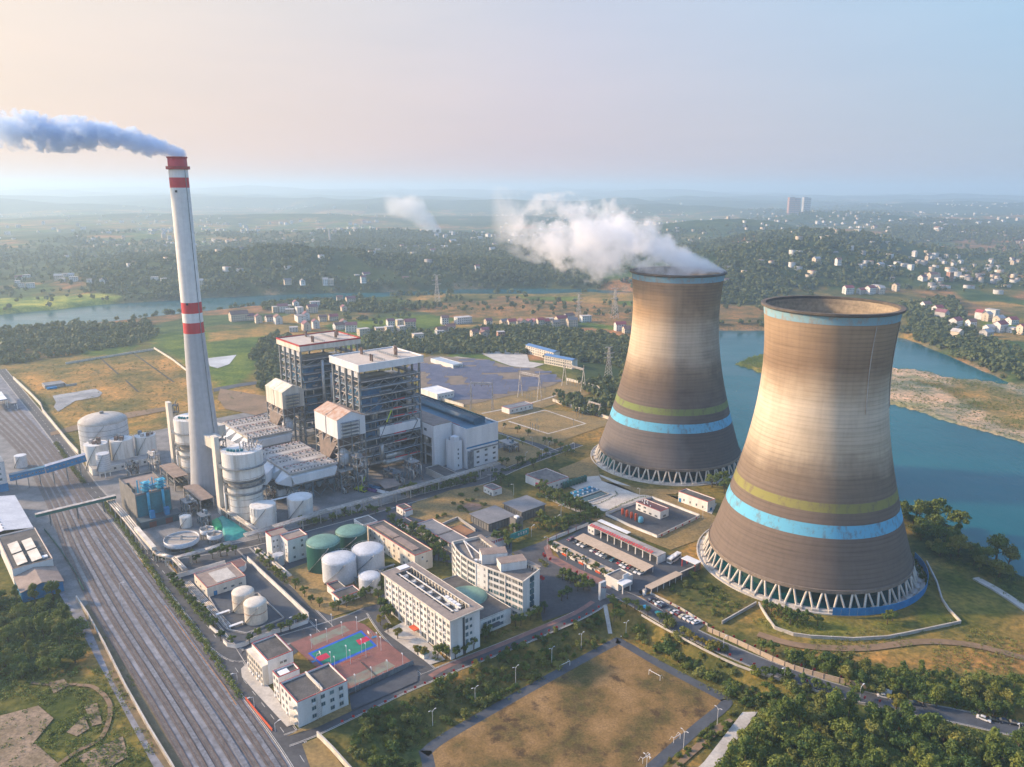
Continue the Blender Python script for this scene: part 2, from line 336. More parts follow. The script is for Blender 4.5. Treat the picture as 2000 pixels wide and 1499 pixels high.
# far country: woods on the hills, a patchwork of small fields between
ci, cj = np.floor(gx/110), np.floor(gy/80); best = np.full(len(gx), 1e9); fid = np.zeros(len(gx))
for a in (-1, 0, 1):
    for b in (-1, 0, 1):
        i, j = ci+a, cj+b; px_, py_ = (i+hsh(i, j, 3))*110, (j+hsh(i, j, 4))*80; d = np.hypot(gx-px_, gy-py_); k = d < best
        best[k] = d[k]; fid[k] = hsh(i, j, 5)[k]
fc = np.select([fid[:, None] < .2, fid[:, None] < .42, fid[:, None] < .64, fid[:, None] < .86], [FOREST*1.5, SCRUB*.95, DRY*1.1, SOILC*1.0], GREEN*1.0)
WOODF = sm((n3-.49+.006*np.clip(GZ, 0, 60)+.12*(n1[:, 0]-.5))*9)
fz = sm((dd-720)/150)[:, None]; farc = fc*(1-WOODF[:, None])+FOREST*WOODF[:, None]
cc = cc*(1-fz)+farc*fz
def cover(pts, c, soft=8, amt=1.0, z=0.0, k='X', nz=8):
    global cc
    s = sdist(pg(pts, z, k), gx, gy); t = sm((-s+nz*(n2[:, 0]-.5)*2)/soft+.5)*amt; cc = cc*(1-t[:, None])+np.array(c)*t[:, None]; return t
woods = []     # polygons that carry distant trees
def wood(pts, soft=15): woods.append(pg(pts)); cover(pts, FOREST*.9, soft, .92)
cover([(10,722),(130,702),(315,682),(385,725),(520,768),(540,810),(330,815),(250,830),(150,860),(80,790)], GOLD, 8)
cover([(120,735),(330,700),(420,745),(300,790),(160,770)], GOLD*.8+SOILC*.2, 30, .6)
cover([(285,655),(370,648),(520,640),(545,690),(440,770),(385,722),(310,682)], GREEN, 8)
cover([(400,650),(520,640),(530,655),(410,668)], GOLD, 6)
cover([(-60,590),(0,583),(190,576),(240,582),(80,606),(0,612),(-60,616)], GREEN*1.5+GOLD*.4, 6)
wood([(-60,652),(0,648),(60,634),(130,628),(190,640),(280,632),(300,655),(280,672),(150,690),(40,708),(-60,720)])
cover([(0,680),(50,672),(55,690),(0,698)], SOILC*.8+DRY*.2, 8); cover([(70,688),(120,680),(125,698),(80,705)], SOILC*.8+DRY*.2, 8)
wood([(530,655),(560,660),(545,700),(560,780),(520,760),(500,700)])
wood([(520,590),(700,592),(860,600),(740,612),(640,606),(520,606)])
wood([(730,645),(860,655),(1000,640),(1130,650),(1235,665),(1228,760),(1160,740),(1050,690),(1000,690),(900,690),(830,690),(700,680)])
wood([(1110,690),(1225,720),(1195,800),(1160,775),(1130,740)]); wood([(1080,770),(1175,790),(1170,815),(1120,800)], 6)
cover([(760,604),(900,588),(1090,588),(1240,600),(1238,640),(1080,622),(900,618)], SOILC*.55+DRY*.45, 10)
cover([(1400,598),(1490,604),(1490,646),(1400,650)], SOILC*.6+SCRUB*.4, 8); wood([(1400,560),(1500,565),(1500,600),(1400,598)])
wood([(150,535),(330,505),(480,480),(650,520),(650,565),(400,582),(180,575)]); wood([(660,475),(830,470),(980,500),(1080,560),(830,565),(640,540)]); wood([(880,505),(1080,515),(1180,560),(900,565)])
wood([(1400,500),(1560,470),(1690,510),(1780,560),(1700,575),(1500,585),(1400,570)]); wood([(1440,425),(1640,395),(1790,425),(1700,450),(1500,455)]); wood([(1700,450),(1900,440),(2050,455),(2050,475),(1750,480)])
cover([(1415,500),(1465,482),(1480,520),(1425,545)], DRY*.7+SOILC*.4, 15)
cover([(1790,580),(1860,575),(1900,610),(1810,615)], SOILC*.6+DRY*.4, 15); cover([(1850,470),(1950,460),(2050,480),(2050,500),(1880,495)], SOILC*.7+DRY*.2, 30)
wood([(1765,600),(1860,590),(1900,660),(2000,690),(2080,740),(1990,745),(1900,700),(1800,668)])
for poly, c in ((SANDBAR, SANDC), (PENINS, GREEN*.6+SCRUB*.3)):
    s = sdist(poly, gx, gy); t = sm((-s+4)/6)[:, None]; k = sm((n1-.50)*8); cc = cc*(1-t)+t*(c*(1-k)+(DRY*.8+SCRUB*.2 if c is SANDC else SCRUB)*k)
cover([(1740,735),(1830,760),(1900,800),(1880,825),(1800,800),(1735,785)], SANDC, 10, .9, WZ); cover([(1850,740),(1920,750),(2050,790),(2050,850),(1960,840),(1890,780)], DRY*.8+SCRUB*.4, 14, .85, WZ)
s = np.minimum(sdist(LAKE, gx, gy), sdist(RIVER, gx, gy)); t = (sm(1-np.abs(s-5)/9)*sm((n1[:, 0]-.35)*6)*.75)[:, None]; cc = cc*(1-t)+(SANDC*.7+SOILC*.2)*t
# the near ground
cover([(1810,1120),(1990,1180),(2100,1330),(1900,1300),(1700,1300),(1500,1265),(1400,1220),(1480,1200),(1620,1235),(1870,1215)], DRY*.75+SCRUB*.45, 10, .8)
cover([(1820,1090),(1880,1110),(1990,1190),(1900,1210),(1850,1170)], SCRUB*.8+GREEN*.3, 10, .7); cover([(1500,1270),(1800,1290),(2050,1260),(2050,1330),(1700,1310)], SOILC*.5+DRY*.4, 16, .7)
cover([(1750,1000),(1830,1015),(1900,1060),(2000,1120),(2000,1180),(1900,1110),(1800,1080)], FOREST*1.1, 8, .9)
cover([(1190,1210),(1260,1190),(1420,1270),(1640,1370),(1480,1360),(1300,1260)], SCRUB*.7+GOLD*.35, 8, .8)
cover([(1480,1370),(1640,1370),(1760,1400),(2100,1440),(2100,1560),(1380,1560)], FOREST*1.2, 10, .92); cover([(1560,1300),(1720,1310),(2050,1330),(2050,1400),(1830,1390),(1650,1350)], FOREST*1.5+SCRUB*.15, 12, .85)
cover([(-100,1160),(110,1165),(170,1240),(160,1330),(60,1330),(-100,1300)], FOREST*1.1, 8, .92); cover([(-100,1310),(160,1330),(330,1560),(-100,1560)], SCRUB*.75+GREEN*.25, 8, .8)
cover([(620,1445),(1165,1200),(1190,1235),(800,1452),(780,1500)], SCRUB*.8+LITTER*.5, 6, .85); cover([(680,1440),(790,1390),(830,1440),(800,1500),(700,1520)], FOREST*1.3+SCRUB*.2, 8, .8)
cover([(1290,1150),(1360,1115),(1470,1180),(1400,1220)], SCRUB*.55+FOREST*.5+SOILC*.1, 5, .9)
cover([(1470,1190),(1640,1220),(1850,1200),(1870,1215),(1620,1248),(1480,1230)], GREEN*.55+SCRUB*.5, 6, .8)
grd = npmesh('ground', np.c_[gx, gy, GZ], (lambda nx, ny: np.array([[j*nx+i, j*nx+i+1, (j+1)*nx+i+1, (j+1)*nx+i] for j in range(ny-1) for i in range(nx-1)]))(len(ax_), len(ay_)), [], True)
at = grd.attributes.new('cover', 'FLOAT_COLOR', 'POINT'); at.data.foreach_set('color', np.c_[cc, np.ones(len(cc))].astype(np.float32).ravel())
gm = bpy.data.materials.new('ground_cover'); N, L = nodes(gm); b = N['Principled BSDF']; b.inputs['Roughness'].default_value = .95; b.inputs['Specular IOR Level'].default_value = .1
an = N.new('ShaderNodeAttribute'); an.attribute_name = 'cover'; geo = N.new('ShaderNodeNewGeometry').outputs['Position']
a1 = ramp(N, L, noise(N, L, geo, .35, 6, .65), [(.3, (.42,.50,.36)), (.5, (.92,.92,.9)), (.72, (1.5,1.32,1.1))])
a2 = ramp(N, L, noise(N, L, geo, .035, 5, .6), [(.34, (.50,.66,.50)), (.5, (.95,.95,.9)), (.66, (1.38,1.18,1.05))])
a3 = ramp(N, L, noise(N, L, geo, .009, 8, .74), [(.40, (.42,.58,.55)), (.60, (1.45,1.22,1.05))])
L.new(mixc(N, L, 1.0, mixc(N, L, 1.0, mixc(N, L, 1.0, an.outputs[0], a1, 'MULTIPLY'), a2, 'MULTIPLY'), a3, 'MULTIPLY'), b.inputs['Base Color'])
bn = N.new('ShaderNodeBump'); bn.inputs['Strength'].default_value = .6; bn.inputs['Distance'].default_value = 1.2; L.new(noise(N, L, geo, .3, 5), bn.inputs['Height']); L.new(bn.outputs[0], b.inputs['Normal'])
grd.materials.append(gm); tag(link('ground', grd), kind='structure')
wm = bpy.data.materials.new('river_water'); N, L = nodes(wm); b = N['Principled BSDF']; b.inputs['Base Color'].default_value = (.004,.075,.105,1); b.inputs['Roughness'].default_value = .17; b.inputs['Specular IOR Level'].default_value = .26; b.inputs['IOR'].default_value = 1.33
geo = N.new('ShaderNodeNewGeometry').outputs['Position']; bn = N.new('ShaderNodeBump'); bn.inputs['Strength'].default_value = .5; bn.inputs['Distance'].default_value = .6
L.new(noise(N, L, geo, .16, 6, .65, (1, .45, 1)), bn.inputs['Height']); L.new(ramp(N, L, noise(N, L, geo, .012, 5, .6, (1, 2.2, 1)), [(.38, .13), (.62, .26)]), b.inputs['Roughness']); L.new(bn.outputs[0], b.inputs['Normal'])
L.new(ramp(N, L, noise(N, L, geo, .006, 4), [(.32, (.001,.066,.088)), (.5, (.001,.085,.107)), (.68, (.004,.105,.122))]), b.inputs['Base Color'])
tag(MB().add([(-2500,150,WZ),(2500,150,WZ),(2500,2600,WZ),(-2500,2600,WZ)], [(0,1,2,3)]).build('water', wm), kind='structure')
# ---------------------------------------------------------------- sheets lying on the ground: yards, roads, paths
LAYER = [.05]
def sheet(name, m, pts, k='X', z=0.0, lift=None, kind='structure'):
    P_ = pg(pts, z, k); LAYER[0] += .006; zz = z+(lift if lift is not None else LAYER[0])
    mb = MB(); mb.add([(p.x, p.y, zz) for p in P_], [tuple(range(len(P_)))])
    me = mb.mesh(name, m)
    if me.polygons and me.polygons[0].normal.z < 0: me.flip_normals()
    return tag(link(name, me), kind=kind)
def smoothline(P_, n=6):
    out = []
    for i in range(len(P_)-1):
        p0, p1, p2, p3 = P_[max(i-1, 0)], P_[i], P_[i+1], P_[min(i+2, len(P_)-1)]
        for j in range(n):
            t = j/n; out.append(.5*((2*p1)+(p2-p0)*t+(2*p0-5*p1+4*p2-p3)*t*t+(3*p1-p0-3*p2+p3)*t**3))
    return out+[P_[-1]]
def strip(mb, P_, wd, z, off=0.0):
    n = len(P_); vs = []
    for i in range(n):
        d = (P_[min(i+1, n-1)]-P_[max(i-1, 0)]); d.z = 0; d.normalize(); nn = Vector((-d.y, d.x, 0))
        a = P_[i]+nn*(off+wd/2); b = P_[i]+nn*(off-wd/2); vs += [(a.x, a.y, P_[i].z+z), (b.x, b.y, P_[i].z+z)]
    return mb.add(vs, [(2*i, 2*i+1, 2*i+3, 2*i+2) for i in range(n-1)])
def road(name, m, pts, wd, k='X', z=0.0, edge=True, dash=False, kerb=True, n=6):
    P_ = smoothline(pg(pts, z, k), n); LAYER[0] += .006; o = tag(strip(MB(), P_, wd, LAYER[0]).build(name, m), kind='structure')
    if kerb:
        mb = MB()
        for s_ in (-1, 1):
            for a, b in zip(P_, P_[1:]):
                d = (b-a).normalized(); nn = Vector((-d.y, d.x, 0))*s_*(wd/2+.15); mb.beam(a+nn+Vector((0,0,.07)), b+nn+Vector((0,0,.07)), .25, .16)
        tag(mb.build('kerb', concl), kind='structure')
    if edge or dash:
        LAYER[0] += .006; mb = MB()
        if edge:
            for s_ in (-1, 1): strip(mb, P_, .16, LAYER[0], s_*(wd/2-.35))
        if dash:
            acc = 0
            for a, b in zip(P_, P_[1:]):
                l = (b-a).length; t = 0
                while t < l:
                    if (acc % 10) < 4: u1 = min(t+1.0, l); strip(mb, [a+(b-a)*(t/l), a+(b-a)*(u1/l)], .16, LAYER[0])
                    t += 1.0; acc += 1.0
        tag(mb.build('road_markings', line), kind='structure')
    return P_
sheet('plant_yard', slab, [(160,915),(260,850),(510,800),(560,745),(830,800),(1010,880),(980,925),(720,1000),(500,1075),(320,1095),(225,1010)])
sheet('works_yard', asphaltb, [(330,1095),(490,1062),(560,1045),(770,985),(870,975),(1000,1050),(1000,1105),(880,1100),(760,1080),(700,1110),(640,1230),(560,1290),(470,1300)], )
sheet('rail_bed', ballast, [(-80,700),(10,735),(62,800),(110,862),(165,935),(232,1035),(285,1110),(345,1190),(420,1290),(500,1400),(570,1499),(640,1600),(330,1600),(300,1499),(160,1235),(110,1150),(70,1060),(20,960),(-80,880)])
sheet('loading_yard', slab, [(-60,760),(0,790),(70,860),(120,950),(160,1070),(175,1180),(150,1200),(120,1150),(60,1050),(-60,1000)])
sheet('rail_verge', mat('trampled_verge', (.21,.15,.085), (.13,.11,.06), .15, .95), [(160,1190),(172,1180),(250,1300),(345,1450),(390,1540),(350,1540),(300,1470),(220,1330)])
roads = []
road('rail_side_road', asphalt, [(2,722),(45,775),(90,830),(140,895),(172,945),(232,1012),(286,1080),(330,1130),(378,1190),(425,1250),(468,1318),(520,1385),(575,1460),(620,1530)], 8, dash=True)
road('main_plant_road', asphalt, [(318,1090),(400,1078),(490,1062),(600,1032),(720,1000),(820,972),(900,952),(950,938),(1010,912),(1084,884),(1130,868)], 8)
road('switchyard_road', asphalt, [(770,815),(860,830),(950,838),(1020,858),(1084,884)], 7); road('switchyard_lane', asphaltb, [(940,836),(990,820),(1040,800)], 3, kerb=False, edge=False)
road('tank_farm_road', asphalt, [(475,1072),(520,1115),(575,1165),(620,1212),(640,1232)], 6)
road('court_road', asphalt, [(425,1255),(470,1282),(520,1262),(580,1243),(650,1222),(715,1197),(760,1165)], 8)
road('office_road', asphalt, [(730,1195),(755,1232),(790,1270),(835,1312)], 6.5)
road('perimeter_road', asphalt, [(560,1447),(610,1428),(700,1386),(790,1343),(880,1305),(970,1270),(1060,1233),(1130,1202),(1168,1180),(1190,1160)], 6.5)
sheet('forecourt', asphalt, [(1000,1080),(1060,1058),(1110,1030),(1160,1010),(1180,1018),(1085,1052),(1068,1070),(1075,1090),(1120,1118),(1190,1150),(1230,1165),(1190,1180),(1150,1185),(1060,1215),(1045,1150),(1040,1110)])
sheet('car_park', asphaltb, [(1075,1065),(1150,1028),(1300,1085),(1345,1090),(1360,1110),(1250,1165),(1200,1150),(1100,1100)])
road('gate_road', asphaltb, [(1185,1150),(1230,1170),(1280,1198),(1340,1232),(1420,1270),(1500,1303),(1580,1332),(1680,1362),(1780,1383),(1880,1402),(1960,1420),(2060,1440)], 8.5)
sheet('parking_bays', asphaltb, [(1252,1166),(1272,1160),(1376,1222),(1358,1236)])
sheet('brick_forecourt', paving, [(1062,1070),(1072,1062),(1080,1085),(1130,1112),(1200,1143),(1190,1152),(1120,1122),(1070,1095)])
road('red_pavement', paving, [(840,1322),(880,1300),(960,1268),(1050,1230),(1120,1200),(1158,1176)], 2.4, kerb=False, edge=False)
sheet('tower_apron_yard', concl, [(1100,945),(1165,925),(1230,950),(1260,968),(1310,975),(1350,965),(1400,985),(1390,1005),(1290,965),(1180,1000),(1150,990),(1140,965)])
road('tower_lane', concl, [(1060,965),(1100,985),(1150,1005)], 5, kerb=False, edge=False)
sheet('lawn', mat('dry_lawn', (.30,.20,.075), (.20,.15,.06), .08, .95, fine=.25), [(805,985),(880,958),(960,945),(1000,960),(1010,990),(1000,1010),(880,1030),(800,1010)])
LAWN = MATS['dry_lawn']
sheet('lawn', LAWN, [(545,1120),(640,1085),(700,1120),(735,1150),(740,1180),(650,1205),(610,1190)]); sheet('lawn', LAWN, [(1190,1000),(1290,962),(1400,1010),(1380,1050),(1310,1075),(1150,1015)])
sheet('lawn', LAWN, [(880,780),(960,755),(1120,745),(1170,765),(1050,800),(1180,812),(1190,830),(1130,850),(1070,872),(990,850),(900,815)]); sheet('lawn', LAWN, [(968,880),(1010,865),(1060,880),(1050,895),(990,912),(972,905)])
sheet('lawn', LAWN, [(1090,918),(1160,890),(1175,940),(1250,955),(1330,958),(1320,966),(1250,968),(1170,930),(1110,935)])
sheet('lawn', LAWN, [(560,1440),(640,1395),(690,1372),(700,1384),(620,1422)]); sheet('lawn', LAWN, [(590,1455),(625,1440),(670,1499),(700,1540),(620,1540)])
road('switchyard_lane', concl, [q('S6',*p) for p in ((640,720),(840,680),(1100,620),(1300,560))], 2, kerb=False, edge=False); road('switchyard_lane', concl, [q('S6',*p) for p in ((760,800),(1200,690),(1560,810),(1230,900),(880,790))], 2, kerb=False, edge=False, n=1)
sheet('clay_court', soil, [(540,650),(720,580),(890,665),(730,735)], 'N'); sheet('flower_bed', mat('pink_soil', (.27,.17,.13), (.2,.13,.09), .3, .95), [(750,365),(800,330),(880,322),(960,345),(980,380),(900,415),(820,415)], 'N')
sheet('gravel_yard', concl, [(60,600),(120,540),(400,830),(500,1000),(640,1200),(560,1230),(420,1080),(220,860),(70,690)], 'H'); sheet('gravel_yard', concl, [(750,1235),(790,1215),(845,1265),(870,1290),(840,1300)])
sheet('ash_pond', mat('dried_ash', (.34,.35,.36), (.20,.21,.22), .06, .9), [(770,255),(1400,150),(1500,210),(1450,270),(1100,330),(850,490),(790,420),(820,350)], 'I')
sheet('pond', mat('pale_pond', (.55,.56,.56), None, .05, .4), [(402,701),(462,694),(448,712),(425,720),(410,716)])
sheet('village_lane', concl, [q('S6',*p) for p in ((180,250),(420,215),(640,240),(900,330),(880,345),(620,255),(420,235),(200,262))])
sheet('yard', concl, [q('S6',*p) for p in ((640,190),(860,150),(1040,190),(1060,260),(1200,280),(1080,320),(900,300),(760,250))])
sheet('outer_road', asphaltb, [q('R1',*p) for p in ((1390,530),(1560,500),(1780,470),(1780,490),(1560,520),(1390,555))])
# plots of bare and planted ground beside the railway
PLOT = mat('vegetable_plot', (.30,.22,.15), (.20,.15,.09), .12, .95, fine=.3)
for pts in ([(0,1400),(75,1380),(105,1405),(60,1460),(0,1470)],[(95,1335),(125,1328),(135,1340),(105,1356)],[(150,1480),(240,1440),(250,1480),(190,1515)],[(0,1468),(70,1455),(120,1499),(120,1540),(0,1540)],[(165,1382),(190,1375),(200,1415),(180,1420)],[(130,1432),(165,1400),(175,1425),(150,1440)]):
    sheet('vegetable_plot', PLOT, pts)
# sports field lying below the embankment
FIELD = bpy.data.materials.new('worn_pitch'); N, L = nodes(FIELD); b = N['Principled BSDF']; b.inputs['Roughness'].default_value = .95; b.inputs['Specular IOR Level'].default_value = .1
geo = N.new('ShaderNodeNewGeometry').outputs['Position']
c1 = ramp(N, L, noise(N, L, geo, .055, 7, .62), [(.34, (.075,.07,.025)), (.43, (.14,.10,.04)), (.52, (.215,.135,.055)), (.66, (.29,.185,.085))])
c2 = mixc(N, L, ramp(N, L, noise(N, L, geo, .09, 6, .7), [(.56, 0.0), (.66, 1.0)]), c1, (.075,.05,.028))
L.new(mixc(N, L, 1.0, c2, ramp(N, L, noise(N, L, geo, 1.2, 5, .7), [(.3, .6), (.7, 1.3)]), 'MULTIPLY'), b.inputs['Base Color'])
SZ = -5.0
ring = smoothline(pg([(1195,1250),(1215,1249),(1300,1297),(1405,1352),(1428,1367),(1424,1385),(1370,1430),(1270,1520),(1200,1600),(880,1600),(822,1482),(826,1462),(870,1430),(1000,1356),(1120,1290),(1195,1250)], SZ), 5)[:-1]
mb = MB(); mb.add([(p.x, p.y, SZ+.08) for p in ring], [tuple(range(len(ring)))]); me = mb.mesh('sports_field', FIELD)
if me.polygons[0].normal.z < 0: me.flip_normals()
tag(link('sports_field', me), kind='structure')
mb = MB(); strip(mb, ring+[ring[0]], 4.2, .10, -2.1); tag(mb.build('running_path', asphaltb), kind='structure')
sheet('concrete_path', concl, [(1450,1393),(1480,1392),(1400,1499),(1350,1560),(1300,1560),(1375,1490)], z=SZ)
P_ = [g(1178,1183,.3), g(1186,1183,.3), g(1196,1238,-4.7), g(1188,1238,-4.7)]; tag(MB().add(P_, [(0,1,2,3)]).build('stairway', concl), kind='structure')

DITCH = mat('dark_ditch', (.07,.065,.05), None, .1, .95)
for pts in ([(850,290),(1130,490)], [(650,330),(770,440)], [(820,480),(900,555)]): road('ditch', DITCH, [q('R1', *p) for p in pts], 1.8, kerb=False, edge=False, n=1)
sheet('dirt_track', mat('worn_earth', (.25,.165,.10), (.17,.12,.07), .05, .95), [(215,812),(330,795),(330,802),(210,826),(150,842),(100,852),(98,846)]); sheet('dirt_patch', MATS['worn_earth'], [(430,760),(520,775),(545,800),(500,812),(440,800),(425,780)])
road('dirt_track', MATS['worn_earth'], [(1480,1240),(1560,1262),(1680,1268),(1800,1255),(1900,1262),(2010,1290)], 4, kerb=False, edge=False); road('lake_path', concl, [(1905,1130),(1950,1155),(2010,1195)], 4, kerb=True, edge=False)
road('dirt_track', MATS['worn_earth'], [(150,1340),(185,1345),(215,1380),(200,1440),(150,1470),(110,1499)], 1.6, kerb=False, edge=False); road('dirt_track', MATS['worn_earth'], [(60,1335),(110,1340),(150,1338)], 1.4, kerb=False, edge=False)
sheet('track_strip', MATS['worn_earth'], [(1395,1420),(1425,1405),(1432,1410),(1330,1499),(1300,1540),(1270,1540)], z=SZ)
# ---------------------------------------------------------------- cooling towers
def tower_r(z): return 28*math.sqrt(1+((z-102)/68.4)**2)
def tower_mat(name, wet):
    m = bpy.data.materials.new(name); N, L = nodes(m); b = N['Principled BSDF']; b.inputs['Roughness'].default_value = .85; b.inputs['Specular IOR Level'].default_value = .15
    tcn = N.new('ShaderNodeTexCoord').outputs['Object']; s = N.new('ShaderNodeSeparateXYZ'); L.new(tcn, s.inputs[0]); z = s.outputs[2]
    cl = noise(N, L, tcn, .045, 5, .6, (1, 1, .9)); wob = mth(N, L, 'MULTIPLY', mth(N, L, 'SUBTRACT', cl, .5), 15 if wet else 24)
    zz = mth(N, L, 'DIVIDE', mth(N, L, 'ADD', z, wob), 130)
    if wet: base = ramp(N, L, zz, [(0, (.165,.145,.135)), (.22, (.13,.115,.11)), (.33, (.135,.11,.095)), (.44, (.155,.115,.085)), (.51, (.23,.17,.115)), (.60, (.45,.36,.26)), (.70, (.51,.41,.295)), (.80, (.36,.25,.15)), (.93, (.33,.22,.13))])
    else: base = ramp(N, L, zz, [(0, (.15,.12,.10)), (.30, (.155,.12,.095)), (.42, (.21,.16,.115)), (.50, (.42,.34,.245)), (.66, (.57,.48,.365)), (.73, (.40,.31,.215)), (.81, (.24,.165,.105)), (.92, (.33,.235,.15))])
    # shutter lifts: thin horizontal rings, a faint grid of vertical joints, long run-off streaks
    ring = mth(N, L, 'FRACT', mth(N, L, 'DIVIDE', z, 1.9)); rl = ramp(N, L, ring, [(0, .76), (.14, .97), (.5, 1.04), (.88, 1.0), (1, .76)])
    base = mixc(N, L, ramp(N, L, noise(N, L, tcn, .06, 4), [(.35, .25), (.65, 1.0)]), base, mixc(N, L, 1.0, base, rl, 'MULTIPLY'))
    hn = noise(N, L, tcn, .11, 5, .68, (.25, .25, 5)); base = mixc(N, L, 1.0, base, ramp(N, L, hn, [(.3, .84), (.5, 1.0), (.72, 1.13)]), 'MULTIPLY')
    vs = noise(N, L, tcn, .5, 4, .6, (1, 1, .03)); base = mixc(N, L, 1.0, base, ramp(N, L, vs, [(.30, .91), (.55, 1.01), (.75, 1.04)]), 'MULTIPLY')
    if wet:   # soot patches, heavier towards the right side
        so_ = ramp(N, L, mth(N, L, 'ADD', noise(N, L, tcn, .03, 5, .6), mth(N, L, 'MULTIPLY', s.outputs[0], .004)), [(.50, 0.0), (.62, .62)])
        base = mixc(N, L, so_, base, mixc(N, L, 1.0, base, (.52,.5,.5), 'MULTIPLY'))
    ang = N.new('ShaderNodeMath'); ang.operation = 'ARCTAN2'; L.new(s.outputs[1], ang.inputs[0]); L.new(s.outputs[0], ang.inputs[1])
    # painted bands, chalked and worn through in places
    wear = ramp(N, L, noise(N, L, tcn, .35, 6, .7, (1, 1, .5)), [(.34, .30), (.50, 1.0)])
    def band(lo, hi, col, base):
        k = mth(N, L, 'MULTIPLY', mth(N, L, 'GREATER_THAN', z, lo), mth(N, L, 'LESS_THAN', z, hi))
        return mixc(N, L, mth(N, L, 'MULTIPLY', k, wear), base, col)
    base = band(30.2, 35.8, (.13,.40,.56), base); base = band(41.0, 45.0, (.17,.21,.07) if wet else (.235,.225,.075), base); base = band(123.6, 127.7, (.22,.37,.44), base)
    L.new(base, b.inputs['Base Color'])
    bn = N.new('ShaderNodeBump'); bn.inputs['Strength'].default_value = .25; bn.inputs['Distance'].default_value = .25; L.new(rl, bn.inputs['Height']); L.new(bn.outputs[0], b.inputs['Normal'])
    return m
rimd = mat('rim_concrete', (.14,.115,.09), (.08,.07,.06), .2, .9)
innerc = mat('inner_shell_concrete', (.34,.27,.185), (.17,.135,.10), .07, .9, st=(.4,.4,3), fine=.2)
dark_in = mat('wet_fill', (.03,.04,.045), (.018,.024,.028), .3, .6); greenfill = mat('green_fill_screen', (.02,.085,.07), (.012,.05,.045), .15, .6, st=(1,1,.2))
legm = mat('leg_concrete', (.60,.55,.47), (.46,.42,.36), .4, .8)
colme = MB(); colme.tube((0,0,0), (0,0,1), .55, .5, n=8); colme = colme.mesh('column', legm, True)
def cooling_tower(x, y, wet, label):
    root = empty('cooling_tower', (x, y, 0), 0, label, 'cooling tower')
    prof = [(tower_r(z), z) for z in np.linspace(8.1, 127.8, 72)]
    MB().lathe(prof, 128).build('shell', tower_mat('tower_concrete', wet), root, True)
    inn = [(tower_r(z)-.8, z) for z in np.linspace(127.9, 8.1, 40)]
    MB().lathe(inn, 96).build('inner_shell', innerc, root, True)
    MB().lathe([(tower_r(8.1)-1.2, 8.6), (tower_r(8.1)-1.2, 7.4), (tower_r(8.1)+.35, 7.4), (tower_r(8.1)+.3, 9.0), (tower_r(8.1), 9.1)], 96).build('lintel_ring', mat('lintel_concrete', (.24,.19,.15), None, .3, .85), root)
    r = tower_r(127.8); MB().lathe([(r, 127.2), (r+1.15, 127.7), (r+1.15, 128.7), (r-.9, 128.7), (r-.9, 127.5)], 96).build('rim', rimd, root)
    n = 46; rb, rt = tower_r(8.1)+2.4, tower_r(8.1)-.3
    for i in range(n):
        for s in (-1, 1):
            a, c = 2*pi*(i+s*.37)/n, 2*pi*(i+s*.07)/n
            p0, p1 = Vector((rb*math.cos(a), rb*math.sin(a), .6)), Vector((rt*math.cos(c), rt*math.sin(c), 7.6))
            o = link('column', colme, root, p0); o.rotation_mode = 'QUATERNION'; o.rotation_quaternion = (p1-p0).to_track_quat('Z', 'Y'); o.scale = (1, 1, (p1-p0).length)
    mb = MB().lathe([(rb+3.4, -.1), (rb+3.4, .5), (rb+2.8, .55), (rb+2.8, .05), (rb+1.2, .05), (rb+1.0, .65), (rb-1.2, .65), (rb-1.3, -.3)], 96)
    for i in range(n): a = 2*pi*(i+.5)/n; mb.T = Matrix.Rotation(a, 4, 'Z'); mb.box(rb-1.6, rb+1.6, -1.5, 1.5, -.2, 1.15); mb.T = None
    mb.build('basin_wall', concl, root)
    MB().lathe([(rb-1.3, .12), (0, .13)], 64).build('basin_water', wm, root)
    MB().lathe([(40, .2), (40, 7.6), (0, 7.7)], 64).build('fill', dark_in if wet else greenfill, root)
    a = -pi*.62
    if not wet:
        for k, nm in ((-1.27, 'lightning_lead'), (-.55, 'lightning_lead')):
            mb = MB(); pts = [Vector((tower_r(z)*math.cos(k+.0*z)+.0, tower_r(z)*math.sin(k), z))*1 for z in np.linspace(84, 123, 22)]
            pts = [Vector((p.x*(1+.25/p.xy.length), p.y*(1+.25/p.xy.length), p.z)) for p in pts]
            for p_, q_ in zip(pts, pts[1:]): mb.beam(p_, q_, .5, .25)
            mb.build(nm, concl, root)
    return root
T1, T2 = (107.894, 510.07), (147.333, 357.56)
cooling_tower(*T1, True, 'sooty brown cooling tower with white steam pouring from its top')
cooling_tower(*T2, False, 'nearest cooling tower, pale waisted shell with no steam over its open rim')
# hoarding round part of the near tower's foot
root = empty('hoarding', (*T2, 0), 0, 'long curved blue sheet hoarding round the foot of the steamless tower', 'hoarding')
for i in range(26):
    a0, a1 = -1.72+i*.066, -1.72+(i+1)*.066-.002; rr = 54.2; mb = MB()
    mb.beam((rr*math.cos(a0), rr*math.sin(a0), 2.6), (rr*math.cos(a1), rr*math.sin(a1), 2.6), .12, 3.6)
    mb.build('panel', hoard, root)
